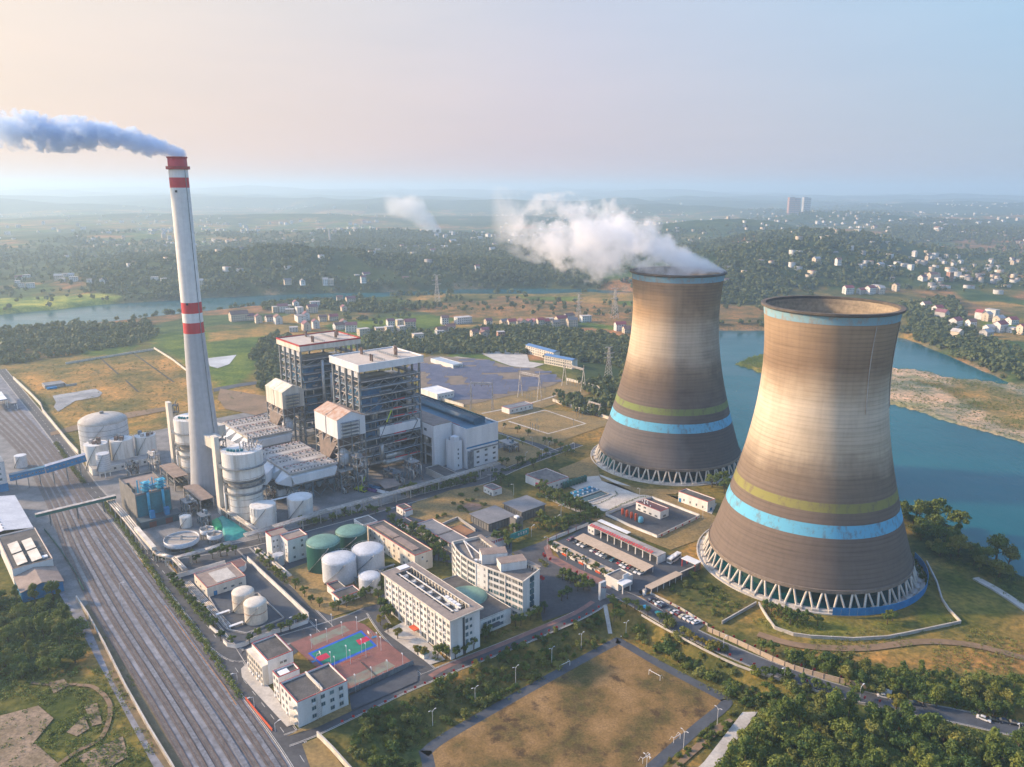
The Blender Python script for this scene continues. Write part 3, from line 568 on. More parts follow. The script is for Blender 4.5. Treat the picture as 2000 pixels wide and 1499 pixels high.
# ---------------------------------------------------------------- chimney
CH = (-185.839, 448.838)
chm = bpy.data.materials.new('chimney_paint'); N, L = nodes(chm); b = N['Principled BSDF']; b.inputs['Roughness'].default_value = .6
tcn = N.new('ShaderNodeTexCoord').outputs['Object']; s = N.new('ShaderNodeSeparateXYZ'); L.new(tcn, s.inputs[0])
W_, R_, G_ = (.74,.73,.70), (.55,.028,.04), (.43,.435,.445)
cr = ramp(N, L, mth(N, L, 'DIVIDE', s.outputs[2], 200), [(0, G_), (98.3/200, R_), (104/200, W_), (110/200, R_), (116/200, W_), (179.7/200, R_), (185.8/200, W_), (190.5/200, R_)], 'CONSTANT')
cr = mixc(N, L, 1.0, cr, ramp(N, L, noise(N, L, tcn, .6, 5, .6, (1, 1, .02)), [(.3, .88), (.6, 1.02)]), 'MULTIPLY'); cr = mixc(N, L, 1.0, cr, ramp(N, L, noise(N, L, tcn, .35, 3), [(.3, .9), (.7, 1.04)]), 'MULTIPLY'); L.new(cr, b.inputs['Base Color'])
root = empty('chimney', (*CH, 0), 0, 'very tall tapering chimney with red and white bands and a smoking top', 'chimney')
def ch_r(z): return 5.05 if z > 190 else (5.1+(190-z)*.0062 if z > 100 else 5.66+(100-z)*.036+max(0, 60-z)*.016+max(0, 20-z)*.03)
MB().lathe([(ch_r(z), z) for z in list(range(0, 190, 6))+[190, 196.7]]+[(3.9, 196.7), (3.9, 185)], 48).build('shaft', chm, root, True)
mb = MB().lathe([(5.0, 190.2), (6.3, 190.4), (6.3, 191.9), (6.15, 191.9), (6.15, 190.7), (5.05, 190.7)], 40)
for i in range(16): a = 2*pi*i/16; mb.tube((6.2*math.cos(a), 6.2*math.sin(a), 190.4), (6.2*math.cos(a), 6.2*math.sin(a), 192.2), .07, n=5)
mb.build('gallery', redtrim, root)
MB().lathe([(5.05, 196.2), (5.45, 196.4), (5.45, 197.1), (3.8, 197.1)], 40).build('crown', redtrim, root)
for zz in (115.8, 178.5):
    mb = MB(); a = -.9; mb.box(-.5, .5, -ch_r(zz)-.7, -ch_r(zz)+.1, zz-.6, zz+.6); mb.build('beacon_box', black, root)
mb = MB(); k = -.45
for z in np.arange(3, 188, 4): mb.beam((ch_r(z)*math.cos(k)*1.02, ch_r(z)*math.sin(k)*1.02, z), (ch_r(z+4)*math.cos(k)*1.02, ch_r(z+4)*math.sin(k)*1.02, z+4), .5, .2)
mb.build('ladder', steel, root)
# ---------------------------------------------------------------- buildings: frame set-out from sighted corners
WIN = MB(); WIN.mat(0).box(-.5, .5, -.05, -.005, -.5, .5); WIN.mat(1)
for bx in ((-.5,-.42,-.1,-.052,-.5,.5), (.42,.5,-.1,-.052,-.5,.5), (-.42,.42,-.1,-.052,.42,.5), (-.42,.42,-.1,-.052,-.5,-.42), (-.03,.03,-.09,-.052,-.42,.42)): WIN.box(*bx)
WINM = {'d': WIN.mesh('window', [glass, frame]), 'b': WIN.mesh('window', [glass_shade, frame])}
DOOR = MB().box(-.5, .5, -.09, -.005, 0, 1); DOORB = DOOR.mesh('door', blues)
def corner(k, near, left, right, z):
    n, l, r = (g(*q(k, *p), z) for p in (near, left, right)); return n, abs((l-n).dot(UU)), abs((r-n).dot(VV))
def block(name, label, cat, k, near, left, right, z, group=None):
    n, lu, lv = corner(k, near, left, right, z); n.z = 0
    return empty(name, n, PA, label, cat, group), lu, lv
def shell(root, x0, x1, y0, y1, h, wall=white, roof=roofg, trim=redtrim, par=.7, z0=0, tw=.28, pre=''):
    MB().walls(x0, x1, y0, y1, z0, h+par).build('wall', wall, root)
    rf = MB().box(x0+.02, x1-.02, y0+.02, y1-.02, h-.3, h).build('roof', roof, root)
    if par:
        mb = MB(); t = .3
        for bx in ((x0,x1,y0,y0+t),(x0,x1,y1-t,y1),(x0,x0+t,y0+t,y1-t),(x1-t,x1,y0+t,y1-t)): mb.box(bx[0]+.001, bx[1]-.001, bx[2]+.001, bx[3]-.001, h+.001, h+par)
        mb.build('parapet', wall, rf)
    if trim:
        mb = MB(); e = .05; zt, zb = h+par+.04, h+par-tw*.8
        for bx in ((x0-e,x1+e,y0-e,y0+.2),(x0-e,x1+e,y1-.2,y1+e),(x0-e,x0+.2,y0+.2,y1-.2),(x1-.2,x1+e,y0+.2,y1-.2)): mb.box(*bx, zb, zt)
        mb.build('roof_trim', trim, rf)
def wins(root, face, pos, a0, a1, n, rows, w_, h_, m='d', name='window', skip=()):
    for j, z in enumerate(rows):
        for i in range(n):
            if (i, j) in skip: continue
            t = a0+(a1-a0)*(i+.5)/n
            o = link(name, WINM[m], root, (t, pos, z) if face == 'S' else (pos, t, z), 0 if face == 'S' else pi/2, (w_, 1, h_))
def door(root, face, pos, t, w_=1.2, h_=2.2, me=None):
    o = link('door', me or DOORB, root, (t, pos, 0) if face == 'S' else (pos, t, 0), 0 if face == 'S' else pi/2, (w_, 1, h_))
def vplane(z_px, v0):
    lo, hi = 0., 150.
    for _ in range(40):
        m = (lo+hi)/2
        if g(*z_px, m).dot(VV) > v0: lo = m
        else: hi = m
    return lo
# ---------------------------------------------------------------- boiler houses
colblue = mat('blue_grey_column', (.36,.44,.52), (.26,.33,.40), .35, .5, .1)
def boiler_house(n, lu, lv, h, label, trimm, seed):
    root = empty('boiler_house', n, PA, label, 'boiler house'); rnd = random.Random(seed)
    o = 2.2; X0, X1, Y0, Y1 = -lu+o, -o, o, lv-o
    MB().box(-lu, 0, 0, lv, h-4.6, h-.9).build('roof_fascia', cream if seed == 1 else whitem, root)
    mb = MB().box(-lu+.5, -.5, .5, lv-.5, h-1.2, h-.75); rf = mb.build('roof', mat('warm_roof_sheet', (.58,.50,.41), (.50,.43,.36), .1, .7), root)
    mb = MB()
    for bx in ((-lu-.1,.1,-.1,.5),(-lu-.1,.1,lv-.5,lv+.1),(-lu-.1,-lu+.5,.5,lv-.5),(-.5,.1,.5,lv-.5)): mb.box(*bx, h-1.1, h)
    mb.build('roof_parapet', trimm, rf)
    for y in (lv*.42, lv*.66):
        mb = MB(); mb.beam((-lu*.86, y, h+.3), (-lu*.12, y, h+.3), .25); mb.beam((-lu*.86, y+1.2, h+.3), (-lu*.12, y+1.2, h+.3), .25)
        for i in range(24): mb.tube((-lu*.86+i*lu*.74/23, y+.6*(i % 2)*2, h-.8), (-lu*.86+i*lu*.74/23, y+.6*(i % 2)*2, h+.6), .1, n=5)
        mb.build('roof_pipe', steel, rf)
    for px_, py_ in ((.2,.3),(.26,.3),(.25,.7),(.3,.7),(.35,.72),(.8,.42),(.84,.42),(.55,.85),(.60,.85),(.64,.86)):
        mb = MB().tube((-lu*px_, lv*py_, h-.9), (-lu*px_, lv*py_, h+3.2), .55, n=10); mb.tube((-lu*px_, lv*py_, h+3.2), (-lu*px_, lv*py_, h+3.7), .8, .5, n=10); mb.build('vent_pipe', rust, root)
    ys = [Y0+(Y1-Y0)*t for t in (0, .26, .5, .76, 1)]; xs = [X0+(X1-X0)*t for t in (0, .25, .5, .75, 1)]
    top = h-4.6
    for y in ys:
        for x in xs:
            if X0 < x < X1 and Y0 < y < Y1: continue
            ex, ey = (.95 if x == X1 else 0), (-.95 if y == Y0 else 0); MB().box(x+ex-.6, x+ex+.6, y+ey-.6, y+ey+.6, 0, top).build('column', colblue if x == X1 else steel, root)
    lv_z = [8.5, 14, 19.5, 25, 31, 36.5, 42, 47.5, 53, 58.5, 63.2]
    for i, z in enumerate(lv_z):
        mb = MB(); wd = 4.2+rnd.random()*1.5
        for bx in ((X0-.6,X1+.6,Y0-.6,Y0+wd),(X0-.6,X1+.6,Y1-wd,Y1+.6),(X1-wd,X1+.6,Y0+wd,Y1-wd),(X0-.6,X0+wd,Y0+wd,Y1-wd)): mb.box(*bx, z, z+.35)
        for x in xs[:-1]: mb.beam((x, Y0, z-.5), (xs[xs.index(x)+1], Y0, z-.5), .35, .9)
        for y in ys[:-1]: mb.beam((X1, y, z-.5), (X1, ys[ys.index(y)+1], z-.5), .35, .9)
        mb.build('floor_deck', steeld if i % 3 else steel, root)
        mb = MB()
        for k in (0, 1):
            zz = z+.35+.55*(k+1); mb.beam((X0, Y0-.55, zz), (X1, Y0-.55, zz), .08); mb.beam((X1+.55, Y0, zz), (X1+.55, Y1, zz), .08)
        mb.build('handrail', colblue, root)
        mb = MB(); mb.beam((X1+.62, Y0, z+.1), (X1+.62, Y1, z+.1), .3, .55); mb.beam((X0, Y0-.62, z+.1), (X1, Y0-.62, z+.1), .3, .55); mb.build('edge_beam', colblue if i % 2 else steelw, root)
    # bracing
    for face in 'SE':
        mb = MB(); G_ = xs if face == 'S' else ys
        for i in range(4):
            for j in range(len(lv_z)-1):
                if face == 'E' and rnd.random() < .72: continue
                if face == 'S' and j < 4 and rnd.random() < .5: continue
                a, c = G_[i], G_[i+1]; z0, z1 = lv_z[j]+.2, lv_z[j+1]-.6; m_ = (a+c)/2
                pt = (lambda t, z: (t, Y0-.1, z)) if face == 'S' else (lambda t, z: (X1+.1, t, z))
                if (i+j) % 3: mb.beam(pt(a, z0), pt(m_, z1), .4); mb.beam(pt(c, z0), pt(m_, z1), .4)
                else: mb.beam(pt(a, z0), pt(c, z1), .4)
        mb.build('bracing', steelw if face == 'S' else steel, root)
    MB().box(X0+5, X1-6.5, Y0+5, Y1-11, 16, 61).build('boiler_casing', equipd, root)
    MB().box(X0+.8, X1-14, Y1-9, Y1-2, 10, 56).build('machinery_block', equipd, root)
    for z0, z1, f in ((53.6, 58.0, .7), (47.9, 52.4, .3)):
        MB().box(X0+(X1-X0)*(.35), X1-2.5, Y0+1.6, Y0+4.8, z0, z1).build('blue_casing', equipb, root)
    MB().box(X1-5.8, X1-2.2, Y0+3, Y0+(Y1-Y0)*.36, 41, 57).build('blue_casing', equipb, root)
    MB().box(X1-5, X1-2.5, Y0+3, Y0+(Y1-Y0)*.3, 26, 35).build('blue_casing', equipb, root)
    mb = MB(); nn = 16
    for i in range(nn):
        a = X0+3+(X1-X0-4)*i/nn; mb.box(a, a+(X1-X0)/nn*.62, Y0-.5, Y0-.2, h-9.2, h-5)
    mb.build('louvre_wall', whitem, root)
    for i in range(60):      # equipment on the open floors
        z = rnd.choice(lv_z[:-1])+.35; y = rnd.uniform(Y0+1, Y1-2); ln = rnd.uniform(1.5, 6); hh = rnd.uniform(1, 3.6); x = X1-rnd.uniform(1.2, 3.6); mb = MB()
        mb_m = rnd.choice([equipd, steeld, pipew, steel, equipd, steeld, steelb])
        if rnd.random() < .5: mb.box(x-1.6, x, y, min(y+ln, Y1-1), z, z+hh)
        else: mb.tube((x, y, z+1.2), (x, min(y+ln*1.6, Y1-1), z+1.2), rnd.uniform(.3, .9), n=10)
        mb.build('machine', mb_m, root)
    for i in range(22):
        y = rnd.uniform(Y0+2, Y1-1); z0 = rnd.choice(lv_z[:7]); MB().tube((X1-rnd.uniform(.8, 4), y, z0), (X1-rnd.uniform(.8, 4), y+rnd.uniform(-1, 1), z0+rnd.choice((5.5, 11, 16.5, 22))), rnd.uniform(.2, .5), n=8).build('riser_pipe', rnd.choice([steel, pipew, steelb, steel]), root)
    for i in range(11):
        z = lv_z[rnd.randrange(0, 8)]; t = rnd.choice((.5, .76, .5)); y0 = Y0+(Y1-Y0)*t+.8; MB().box(X1+.55, X1+.75, y0, y0+(Y1-Y0)*rnd.uniform(.14, .22), z+.35, z+1.1).build('red_rail', red, root)
    if seed == 2:
        MB().box(X1-3.8, X1+.9, Y0+(Y1-Y0)*.27, Y0+(Y1-Y0)*.98, 26.2, 31.8).build('air_duct', whitem, root)
        mb = MB(); y0 = Y0+(Y1-Y0)*.3; mb.path([(X1+.2, y0, 20), (X1+.2, y0, 9.5), (X1+.2, y0+2, 7), (X1+.2, y0+22, 7)], 1.5, 14); mb.build('lagged_pipe', pipew, root, True)
        mb = MB().tube((X1-.8, y0+3, 11), (X1-.8, y0+17, 11), 1.7, n=14); mb.build('lagged_vessel', pipew, root, True)
    else:
        for t, z0, z1, rr in ((.33, 20, 62, 1.1), (.47, 26, 52, .8)):
            y = Y0+(Y1-Y0)*t; MB().tube((X1+2.0, y, z0), (X1+2.0, y, z1), rr, n=12).build('vent_stack', pipew, root, True)
    mb = MB()   # stair flights up the corner
    for i in range(len(lv_z)-1):
        a = Y1-3.2; mb.beam((X1+1.3, a-(4 if i % 2 else 0), lv_z[i]+.3), (X1+1.3, a-(0 if i % 2 else 4), lv_z[i+1]+.3), 1.0, .25)
    mb.build('stair', steel, root)
    return root, X0, X1, Y0, Y1
hB = hgt(q('E', 490, 1385), q('E', 412, 228)); nB, luB, lvB = corner('E', (412, 228), (108, 128), (1047, 118), hB); luB = min(luB, 50); nB.z = 0
boil2 = boiler_house(nB, luB, lvB, hB, 'front boiler house, open steel frame under a white roof edge, crane before it', whitem, 2)
n1 = g(*q('D', 580, 250), hB); n1.z = 0; r1 = g(*q('D', 1222, 160), hB); r1.z = 0
boil1 = boiler_house(n1, luB, lvB, hB, 'rear boiler house, open steel frame under a red-edged cream roof', redtrim, 1)
# catalyst reactor houses (white boxes on steel legs)
def reactor(k, right, near, left, vb, label, roofm, seed):
    z = vplane(q(k, *right), vb-.8); n, lu, lv = corner(k, near, left, right, z); lv = abs(g(*q(k, *right), z).dot(VV)-n.dot(VV)); n.z = 0
    root = empty('reactor_house', n, PA, label, 'reactor house'); hb = 11.5; zb = z-hb; rnd = random.Random(seed)
    for x0, x1, nm in ((-lu, -lu*.52, 'wall'), (-lu*.48, 0, 'wall')):
        m_ = MB(); m_.walls(x0, x1, 0, lv, zb, z); m_.add([(x1,0,z),(x1,lv,z),(x1,lv/2,z+4.2),(x0,0,z),(x0,lv,z),(x0,lv/2,z+4.2)], [(0,1,2),(4,3,5)]); m_.add([(x0,0,zb),(x1,0,zb),(x1,lv,zb),(x0,lv,zb)], [(0,3,2,1)]); m_.build(nm, whitem if seed == 2 else cream, root)
        MB().gable(x0, x1, 0, lv, z, z+4.2, .3, 'x', .3).build('roof', roofm, root)
    MB().box(-lu*.52, -lu*.48, .5, lv-.5, zb, z+1).build('joint', steeld, root)
    mb = MB()
    for i in range(5): zz = zb+.6+i*2.2; mb.box(.05, 2.4, lv*.12, lv*.72, zz, zz+.2); mb.beam((2.3, lv*.12, zz+1.1), (2.3, lv*.72, zz+1.1), .08)
    for y in (.12, .42, .72): mb.box(2.2, 2.45, lv*y-.1, lv*y+.1, 0, z-1)
    mb.build('access_gallery', steel, root)
    for y in (.3, lv*.5, lv-.3):
        for x in (-lu+.3, -lu*.66, -lu*.33, -.3): MB().box(x-.4, x+.4, y-.4, y+.4, 0, zb).build('leg', steel, root)
    mb = MB()
    for z0 in np.arange(6, zb-2, 5.5):
        for x0, x1 in ((-lu, -lu*.66), (-lu*.66, -lu*.33), (-lu*.33, 0)):
            mb.beam((x0, .3, z0), (x1, .3, z0), .4, .6); mb.beam((x0, .3, z0), (x1, .3, z0+5.5), .3)
        for y0, y1 in ((.3, lv*.5), (lv*.5, lv-.3)): mb.beam((-.3, y0, z0), (-.3, y1, z0), .4, .6); mb.beam((-.3, y1, z0), (-.3, y0, z0+5.5), .3)
    mb.build('bracing', steelw, root)
    mb = MB(); mb.add([(-lu+1, 1.5, zb-.1), (-1, 1.5, zb-.1), (-1, lv-1.5, zb-.1), (-lu+1, lv-1.5, zb-.1), (-lu*.62, -3, zb-15), (-lu*.3, -3, zb-15), (-lu*.3, lv*.4, zb-15), (-lu*.62, lv*.4, zb-15)], [(0,1,5,4),(1,2,6,5),(2,3,7,6),(3,0,4,7),(4,5,6,7)]); mb.build('hopper_duct', mat('brown_duct', (.20,.15,.12), (.13,.10,.085), .4, .7), root)
    mb = MB().tube((-lu*.12, lv*.25, 16), (-lu*.12, lv*.25, 23), 4.2, 3.6, 20); mb.tube((-lu*.12, lv*.25, 23), (-lu*.12, lv*.25, 25.5), 3.6, 1, 20); mb.build('inlet_vessel', tankw, root, True)
    return root, lu, lv
vb2 = nB.dot(VV); vb1 = n1.dot(VV)
reactor('R2', (822, 682), (693, 742), (535, 675), vb2, 'white gabled reactor house with a rust-streaked roof on steel legs', rusty, 2)
reactor('R2', (447, 525), (335, 562), (200, 517), vb1, 'cream gabled reactor house on steel legs behind the rusty-roofed one', cream, 1)
# electrostatic precipitators
def precipitator(n, lu, lv, h, label):
    root = empty('precipitator', n, PA, label, 'precipitator'); rnd = random.Random(lu)
    zb = 10.5
    MB().walls(-lu+2, -3, 1, lv-1, zb, h-1.2).build('wall', whitem, root)
    mb = MB(); k = 4
    for i in range(k):
        x0, x1 = -lu+(lu)*i/k, -lu+lu*(i+1)/k-.5; mb.box(x0, x1, 0, lv, h-1.2, h)
    mb.build('roof', mat('dusty_roof', (.50,.475,.44), (.36,.33,.30), .15, .75), root)
    mb = MB(); mb.add([(-3,1,zb),(-3,lv-1,zb),(-3,lv-1,h-1.2),(-3,1,h-1.2),(0,2.5,zb+2.2),(0,lv-2.5,zb+2.2),(0,lv-.5,h-2.6),(0,.5,h-2.6)], [(0,1,5,4),(1,2,6,5),(2,3,7,6),(3,0,4,7),(4,5,6,7)]); mb.build('end_wall', whitem, root)
    for i in range(4):     # tapered inlet hoods on the chimney side
        x0, x1 = -lu+lu*i/4+1, -lu+lu*(i+1)/4-1; mb = MB(); mb.add([(x0,1,zb+1),(x1,1,zb+1),(x1,1,h-1.3),(x0,1,h-1.3),(x0+3.6,-6,zb+3),(x1-3.6,-6,zb+3),(x1-3.6,-6,h-5.5),(x0+3.6,-6,h-5.5)], [(0,1,5,4),(1,2,6,5),(2,3,7,6),(3,0,4,7),(4,5,6,7)]); mb.build('inlet_hood', whitem, root)
    for i in range(6):
        x = -lu+2+(lu-4)*i/5; mb = MB()
        for j in range(14):
            y = 1.5+(lv-3)*j/13; mb.box(x-.25, x+.25, y-.3, y+.3, h, h+rnd.uniform(.3, .9))
        for z in (1.0,): mb.beam((x+.6, .8, h+z), (x+.6, lv-.8, h+z), .1); mb.beam((x-.6, .8, h+z), (x-.6, lv-.8, h+z), .1)
        mb.build('rapper_row', steeld, root)
    for i in (0, 2, 4):
        x = -lu+2+(lu-4)*i/5+1.8; mb = MB()
        for z in (.55, 1.1): mb.beam((x, .3, h+z), (x, lv-.3, h+z), .1)
        mb.build('red_rail', redtrim, root)
        for j in range(7): y = 2+j*(lv-4)/6; MB().tube((x+1.2, y-.7, h+.7), (x+1.2, y+.7, h+.7), .6, n=10).build('transformer', pipew, root)
    for i in range(8):
        for j in range(4):
            x, y = -lu+3+(lu-7)*i/7, 3.5+(lv-7)*j/3
            if not (i == 7 or j == 0): continue
            mb = MB(); a = 2.7; mb.add([(x-a,y-a,zb),(x+a,y-a,zb),(x+a,y+a,zb),(x-a,y+a,zb),(x-.5,y-.5,zb-4.5),(x+.5,y-.5,zb-4.5),(x+.5,y+.5,zb-4.5),(x-.5,y+.5,zb-4.5)], [(0,1,5,4),(1,2,6,5),(2,3,7,6),(3,0,4,7),(7,6,5,4)][::1]); mb.build('hopper', steelb, root)
    for i in range(6):
        for y in (1.2, lv*.5, lv-1.2):
            x = -lu+3+(lu-7)*i/5; MB().box(x-.35, x+.35, y-.35, y+.35, 0, zb).build('leg', steelb, root)
    mb = MB()
    for i in range(3): y0, y1 = 1.2+(lv-2.4)*i/3, 1.2+(lv-2.4)*(i+1)/3; mb.beam((-4, y0, .3), (-4, y1, zb), .3); mb.beam((-4, y1, .3), (-4, y0, zb), .3)
    for i in range(5): x0, x1 = -lu+3+(lu-7)*i/5, -lu+3+(lu-7)*(i+1)/5; mb.beam((x0, 1.2, .3), (x1, 1.2, zb), .3); mb.beam((x1, 1.2, .3), (x0, 1.2, zb), .3)
    mb.build('bracing', steelb, root)
    return root
nE, luE, lvE = corner('R2', (390, 1085), (215, 912), (720, 1022), 20.0); nE.z = 0; luE = min(luE, 54)
precipitator(nE, luE, lvE, 20.0, 'front white precipitator with ribbed roof, nearest the round white tower')
n = g(*q('C', 700, 245), 20.0); n.z = 0; precipitator(n, 49, lvE, 20.0, 'rear precipitator with ribbed roof, partly hidden by the chimney')
# ---------------------------------------------------------------- turbine hall and bunker block
hT = hgt(q('R2', 1550, 1055), q('R2', 1535, 805)); root, lu, lv = block('turbine_hall', 'long white turbine hall with blue roof monitor and one blue stripe', 'turbine hall', 'R2', (1535, 805), (1270, 600), (1740, 755), hT); lu = 95
MB().walls(-lu, 0, 0, lv, 0, hT+.8).build('wall', whitem, root)
MB().box(-lu+.1, -.1, .1, lv-.1, hT-.5, hT).build('roof', bluer, root)
mb = MB(); [mb.box(*bx, hT+.5, hT+1.05) for bx in ((-lu-.05,.05,-.05,.35),(-lu-.05,.05,lv-.35,lv+.05),(-.35,.05,.35,lv-.35),(-lu-.05,-lu+.35,.35,lv-.35))]; mb.build('parapet', whitem, root)
mb = MB(); mb.box(-lu+6, -7, lv*.45, lv*.78, hT, hT+2.4); mb.add([(-lu+6,lv*.40,hT+2.4),(-7,lv*.40,hT+2.4),(-7,lv*.45,hT+4.4),(-lu+6,lv*.45,hT+4.4),(-lu+6,lv*.82,hT+2.4),(-7,lv*.82,hT+2.4),(-7,lv*.77,hT+4.4),(-lu+6,lv*.77,hT+4.4)], [(0,1,2,3),(5,4,7,6),(1,5,6,2),(4,0,3,7)]); mb.build('roof_monitor', bluer, root)
MB().box(-lu+7, -8, lv*.47, lv*.75, hT+2.5, hT+2.9).build('monitor_vent', equipd, root)
MB().box(.001, .06, 0, lv, hT*.52, hT*.56).build('blue_stripe', blues, root); MB().box(.001, .7, lv*.12, lv, hT*.445, hT*.475).build('ledge', steel, root); MB().box(.001, 2.2, lv*.03, lv*.16, 0, hT*.46).build('shaded_bay', steel, root)  # stripe, ledge and a projecting bay in plain grey steel
wins(root, 'E', 0, lv*.22, lv, 3, [hT*.1, hT*.24, hT*.38], 2.4, 1.5)
for x in range(3): MB().box(-22-x*22, -12-x*22, lv*.12, lv*.12+.3, hT+.01, hT+.25).build('roof_lettering_strip', orange, root)
hS = hT*.8; sx0 = -6
st = root; 
r2, lu2, lv2 = block('stair_tower', 'white windowed stair tower against the end of the turbine hall', 'stair tower', 'R2', (1455, 870), (1415, 850), (1530, 860), hT*.78); lu2 = 9; lv2 = 6.5
shell(r2, -lu2, 0, 0, lv2, hT*.72, whitem, roofg, None); MB().box(-6, -1, 1, lv2-1.5, hT*.72, hT*.84).build('roof_cabin', whitem, r2); wins(r2, 'E', 0, 1.5, 5, 1, [3, 8, 11, 14], 1.0, 1.4)
r3, lu3, lv3 = block('bunker_bay', 'white slab-sided coal bunker bay with brown roof beside the boiler frame', 'bunker bay', 'R2', (1320, 775), (1160, 690), (1430, 745), hT*1.1)
hb = hT*1.1; MB().walls(-lu3, 0, 0, lv3, hb*.7, hb).build('wall', whitem, r3); MB().walls(-3, 0, .4, lv3, 0, hb*.7).build('wall', whitem, r3); MB().box(-lu3-20, 0, .01, lv3, hb, hb+.4).build('roof', roofb, r3); wins(r3, 'S', 0, -lu3, -4, 3, [hb*.85], 3.0, 2.0)
for z in (hb*.25, hb*.48): MB().box(-lu3-4, -3, 0, lv3, z, z+.5).build('floor_deck', concrete, r3)
for x in (-lu3, -lu3*.66, -lu3*.3): MB().box(x-.4, x+.4, .2, 1.0, 0, hb*.7).build('column', concl, r3)
for i in range(3): MB().tube((-lu3*.8+i*lu3*.25, 2.2, hb*.5), (-lu3*.8+i*lu3*.25, 2.2, hb*.68), 1.3, n=12).build('pulveriser', pipew, r3, True)
r4, lu4, lv4 = block('annex_roof', 'low dark flat annex between boiler frame and turbine hall', 'annex', 'R2', (1400, 1110), (1260, 1050), (1480, 1085), 4); shell(r4, -lu4, 0, 0, lv4, 4, concl, roofd, None, .4)
# mobile crane
b = g(*q('E', 440, 1499)); root = empty('mobile_crane', b, PA+.3, 'mobile crane with long lime-tipped lattice jib leaning before the boiler house', 'crane')
tz = min((abs(g(*q('E', 748, 680), z_).dot(UU)-nB.dot(UU)-5), z_) for z_ in np.arange(20, 70, .5))[1]; tip = g(*q('E', 748, 680), tz)-b; ta = Matrix.Rotation(-(PA+.3), 3, 'Z') @ Vector((tip.x, tip.y, tz)); a0 = Vector((0, 0, 2.6))
for t0, t1, m_, nm in ((0, .16, yellow, 'jib_foot'), (.16, .84, steeld, 'jib'), (.84, 1, yellow, 'jib_head')): MB().beam(a0.lerp(ta, t0), a0.lerp(ta, t1), .6 if t0 != .16 else .3).build(nm, m_, root)
MB().box(-5, 4, -1.3, 1.3, .6, 1.5).build('carrier', yellow, root); MB().box(-2.5, 1.5, -1.2, 1.2, 1.5, 3).build('turntable', yellow, root); MB().box(2.4, 4.2, -1.2, 1.2, 1.5, 2.8).build('cab', glass, root)
for x in (-4, -2.4, 1.5, 3.2):
    for y in (-1.25, 1.25): MB().tube((x, y-.2, .6), (x, y+.2, .6), .6, n=14).build('wheel', black, root)
# open shed and loads in front of the boiler
r5, lu5, lv5 = block('open_shed', 'open-sided shed with brown sheet roof in front of the boiler house', 'shed', 'R2', (1010, 1175), (925, 1130), (1105, 1150), 5)
MB().gable(-lu5, 0, 0, lv5, 4.2, 5.6, .2, 'y', .5).build('roof', roofb, r5)
for x in (-lu5, 0):
    for y in (0, lv5/2, lv5): MB().box(x-.15, x+.15, y-.15, y+.15, 0, 4.3).build('post', steel, r5)
for i, (p, c, lb) in enumerate((((930, 1180), blues, 'bright blue pipe bundle lying beside the open shed'), ((905, 1200), mat('violet_sheet', (.12,.05,.2), None, .3, .6), 'violet wrapped load lying beside the open shed'), ((985, 1212), whitem, 'white wrapped load beside the open shed'))):
    c0 = g(*q('R2', *p)); o = MB(); [o.tube((-5, k*.9, .6+.6*(k % 2)), (5, k*.9, .6+.6*(k % 2)), .55, n=10) for k in range(3)]; o = o.build('pipe_bundle', c, None, True); o.location = c0; o.rotation_euler = (0, 0, PA+.35); tag(o, lb, 'pipe bundle')
# ---------------------------------------------------------------- gas washing towers, silos, tanks
def zat(base, y): return hgt(base, (base[0], y))
def drum(name, label, cat, base, r, h, m, top=None, dome=0.0, ribs=0, rail=True, bands=0, group=None, z0=0.0, bandm=None, roofm=None):
    c = g(*base); root = empty(name, c, 0, label, cat, group)
    MB().lathe([(r, z0), (r, h)], 48).build('wall', m, root, True)
    prof = [(r+.02, h)]+[(r*math.cos(t), h+dome*math.sin(t)) for t in np.linspace(.15, pi/2-.02, 9)] if dome > 0 else [(r, h), (.01, h+.15)]
    rf = MB().lathe(prof, 48).build('roof', roofm or m, root, dome > 0)
    if rail:
        mb = MB().lathe([(r+.05, h+1.0), (r+.12, h+1.0), (r+.12, h+1.08), (r+.05, h+1.08)], 40)
        for i in range(24): a = 2*pi*i/24; mb.tube((r*math.cos(a), r*math.sin(a), h-.1), (r*math.cos(a), r*math.sin(a), h+1.05), .05, n=4)
        mb.build('handrail', bandm or m, rf)
    for i in range(bands): z = z0+(h-z0)*(i+1)/(bands+1); MB().lathe([(r, z-.12), (r+.14, z-.12), (r+.14, z+.12), (r, z+.12)], 40).build('hoop', bandm or m, root)
    if ribs:
        for i in range(ribs): a = 2*pi*i/ribs; MB().box(-.1, .22, -.12, .12, h*.62, h).build('stiffener', m, root).matrix_local = Matrix.Translation((r*math.cos(a), r*math.sin(a), 0)) @ Matrix.Rotation(a, 4, 'Z')
    # helical stair and a manhole
    mb = MB(); a0 = -2.4
    for i in range(18): a, a2 = a0+i*.075, a0+(i+1)*.075; mb.beam(((r+.5)*math.cos(a), (r+.5)*math.sin(a), z0+(h-z0)*i/18), ((r+.5)*math.cos(a2), (r+.5)*math.sin(a2), z0+(h-z0)*(i+1)/18), .7, .2)
    mb.build('stair', steel, root)
    return root
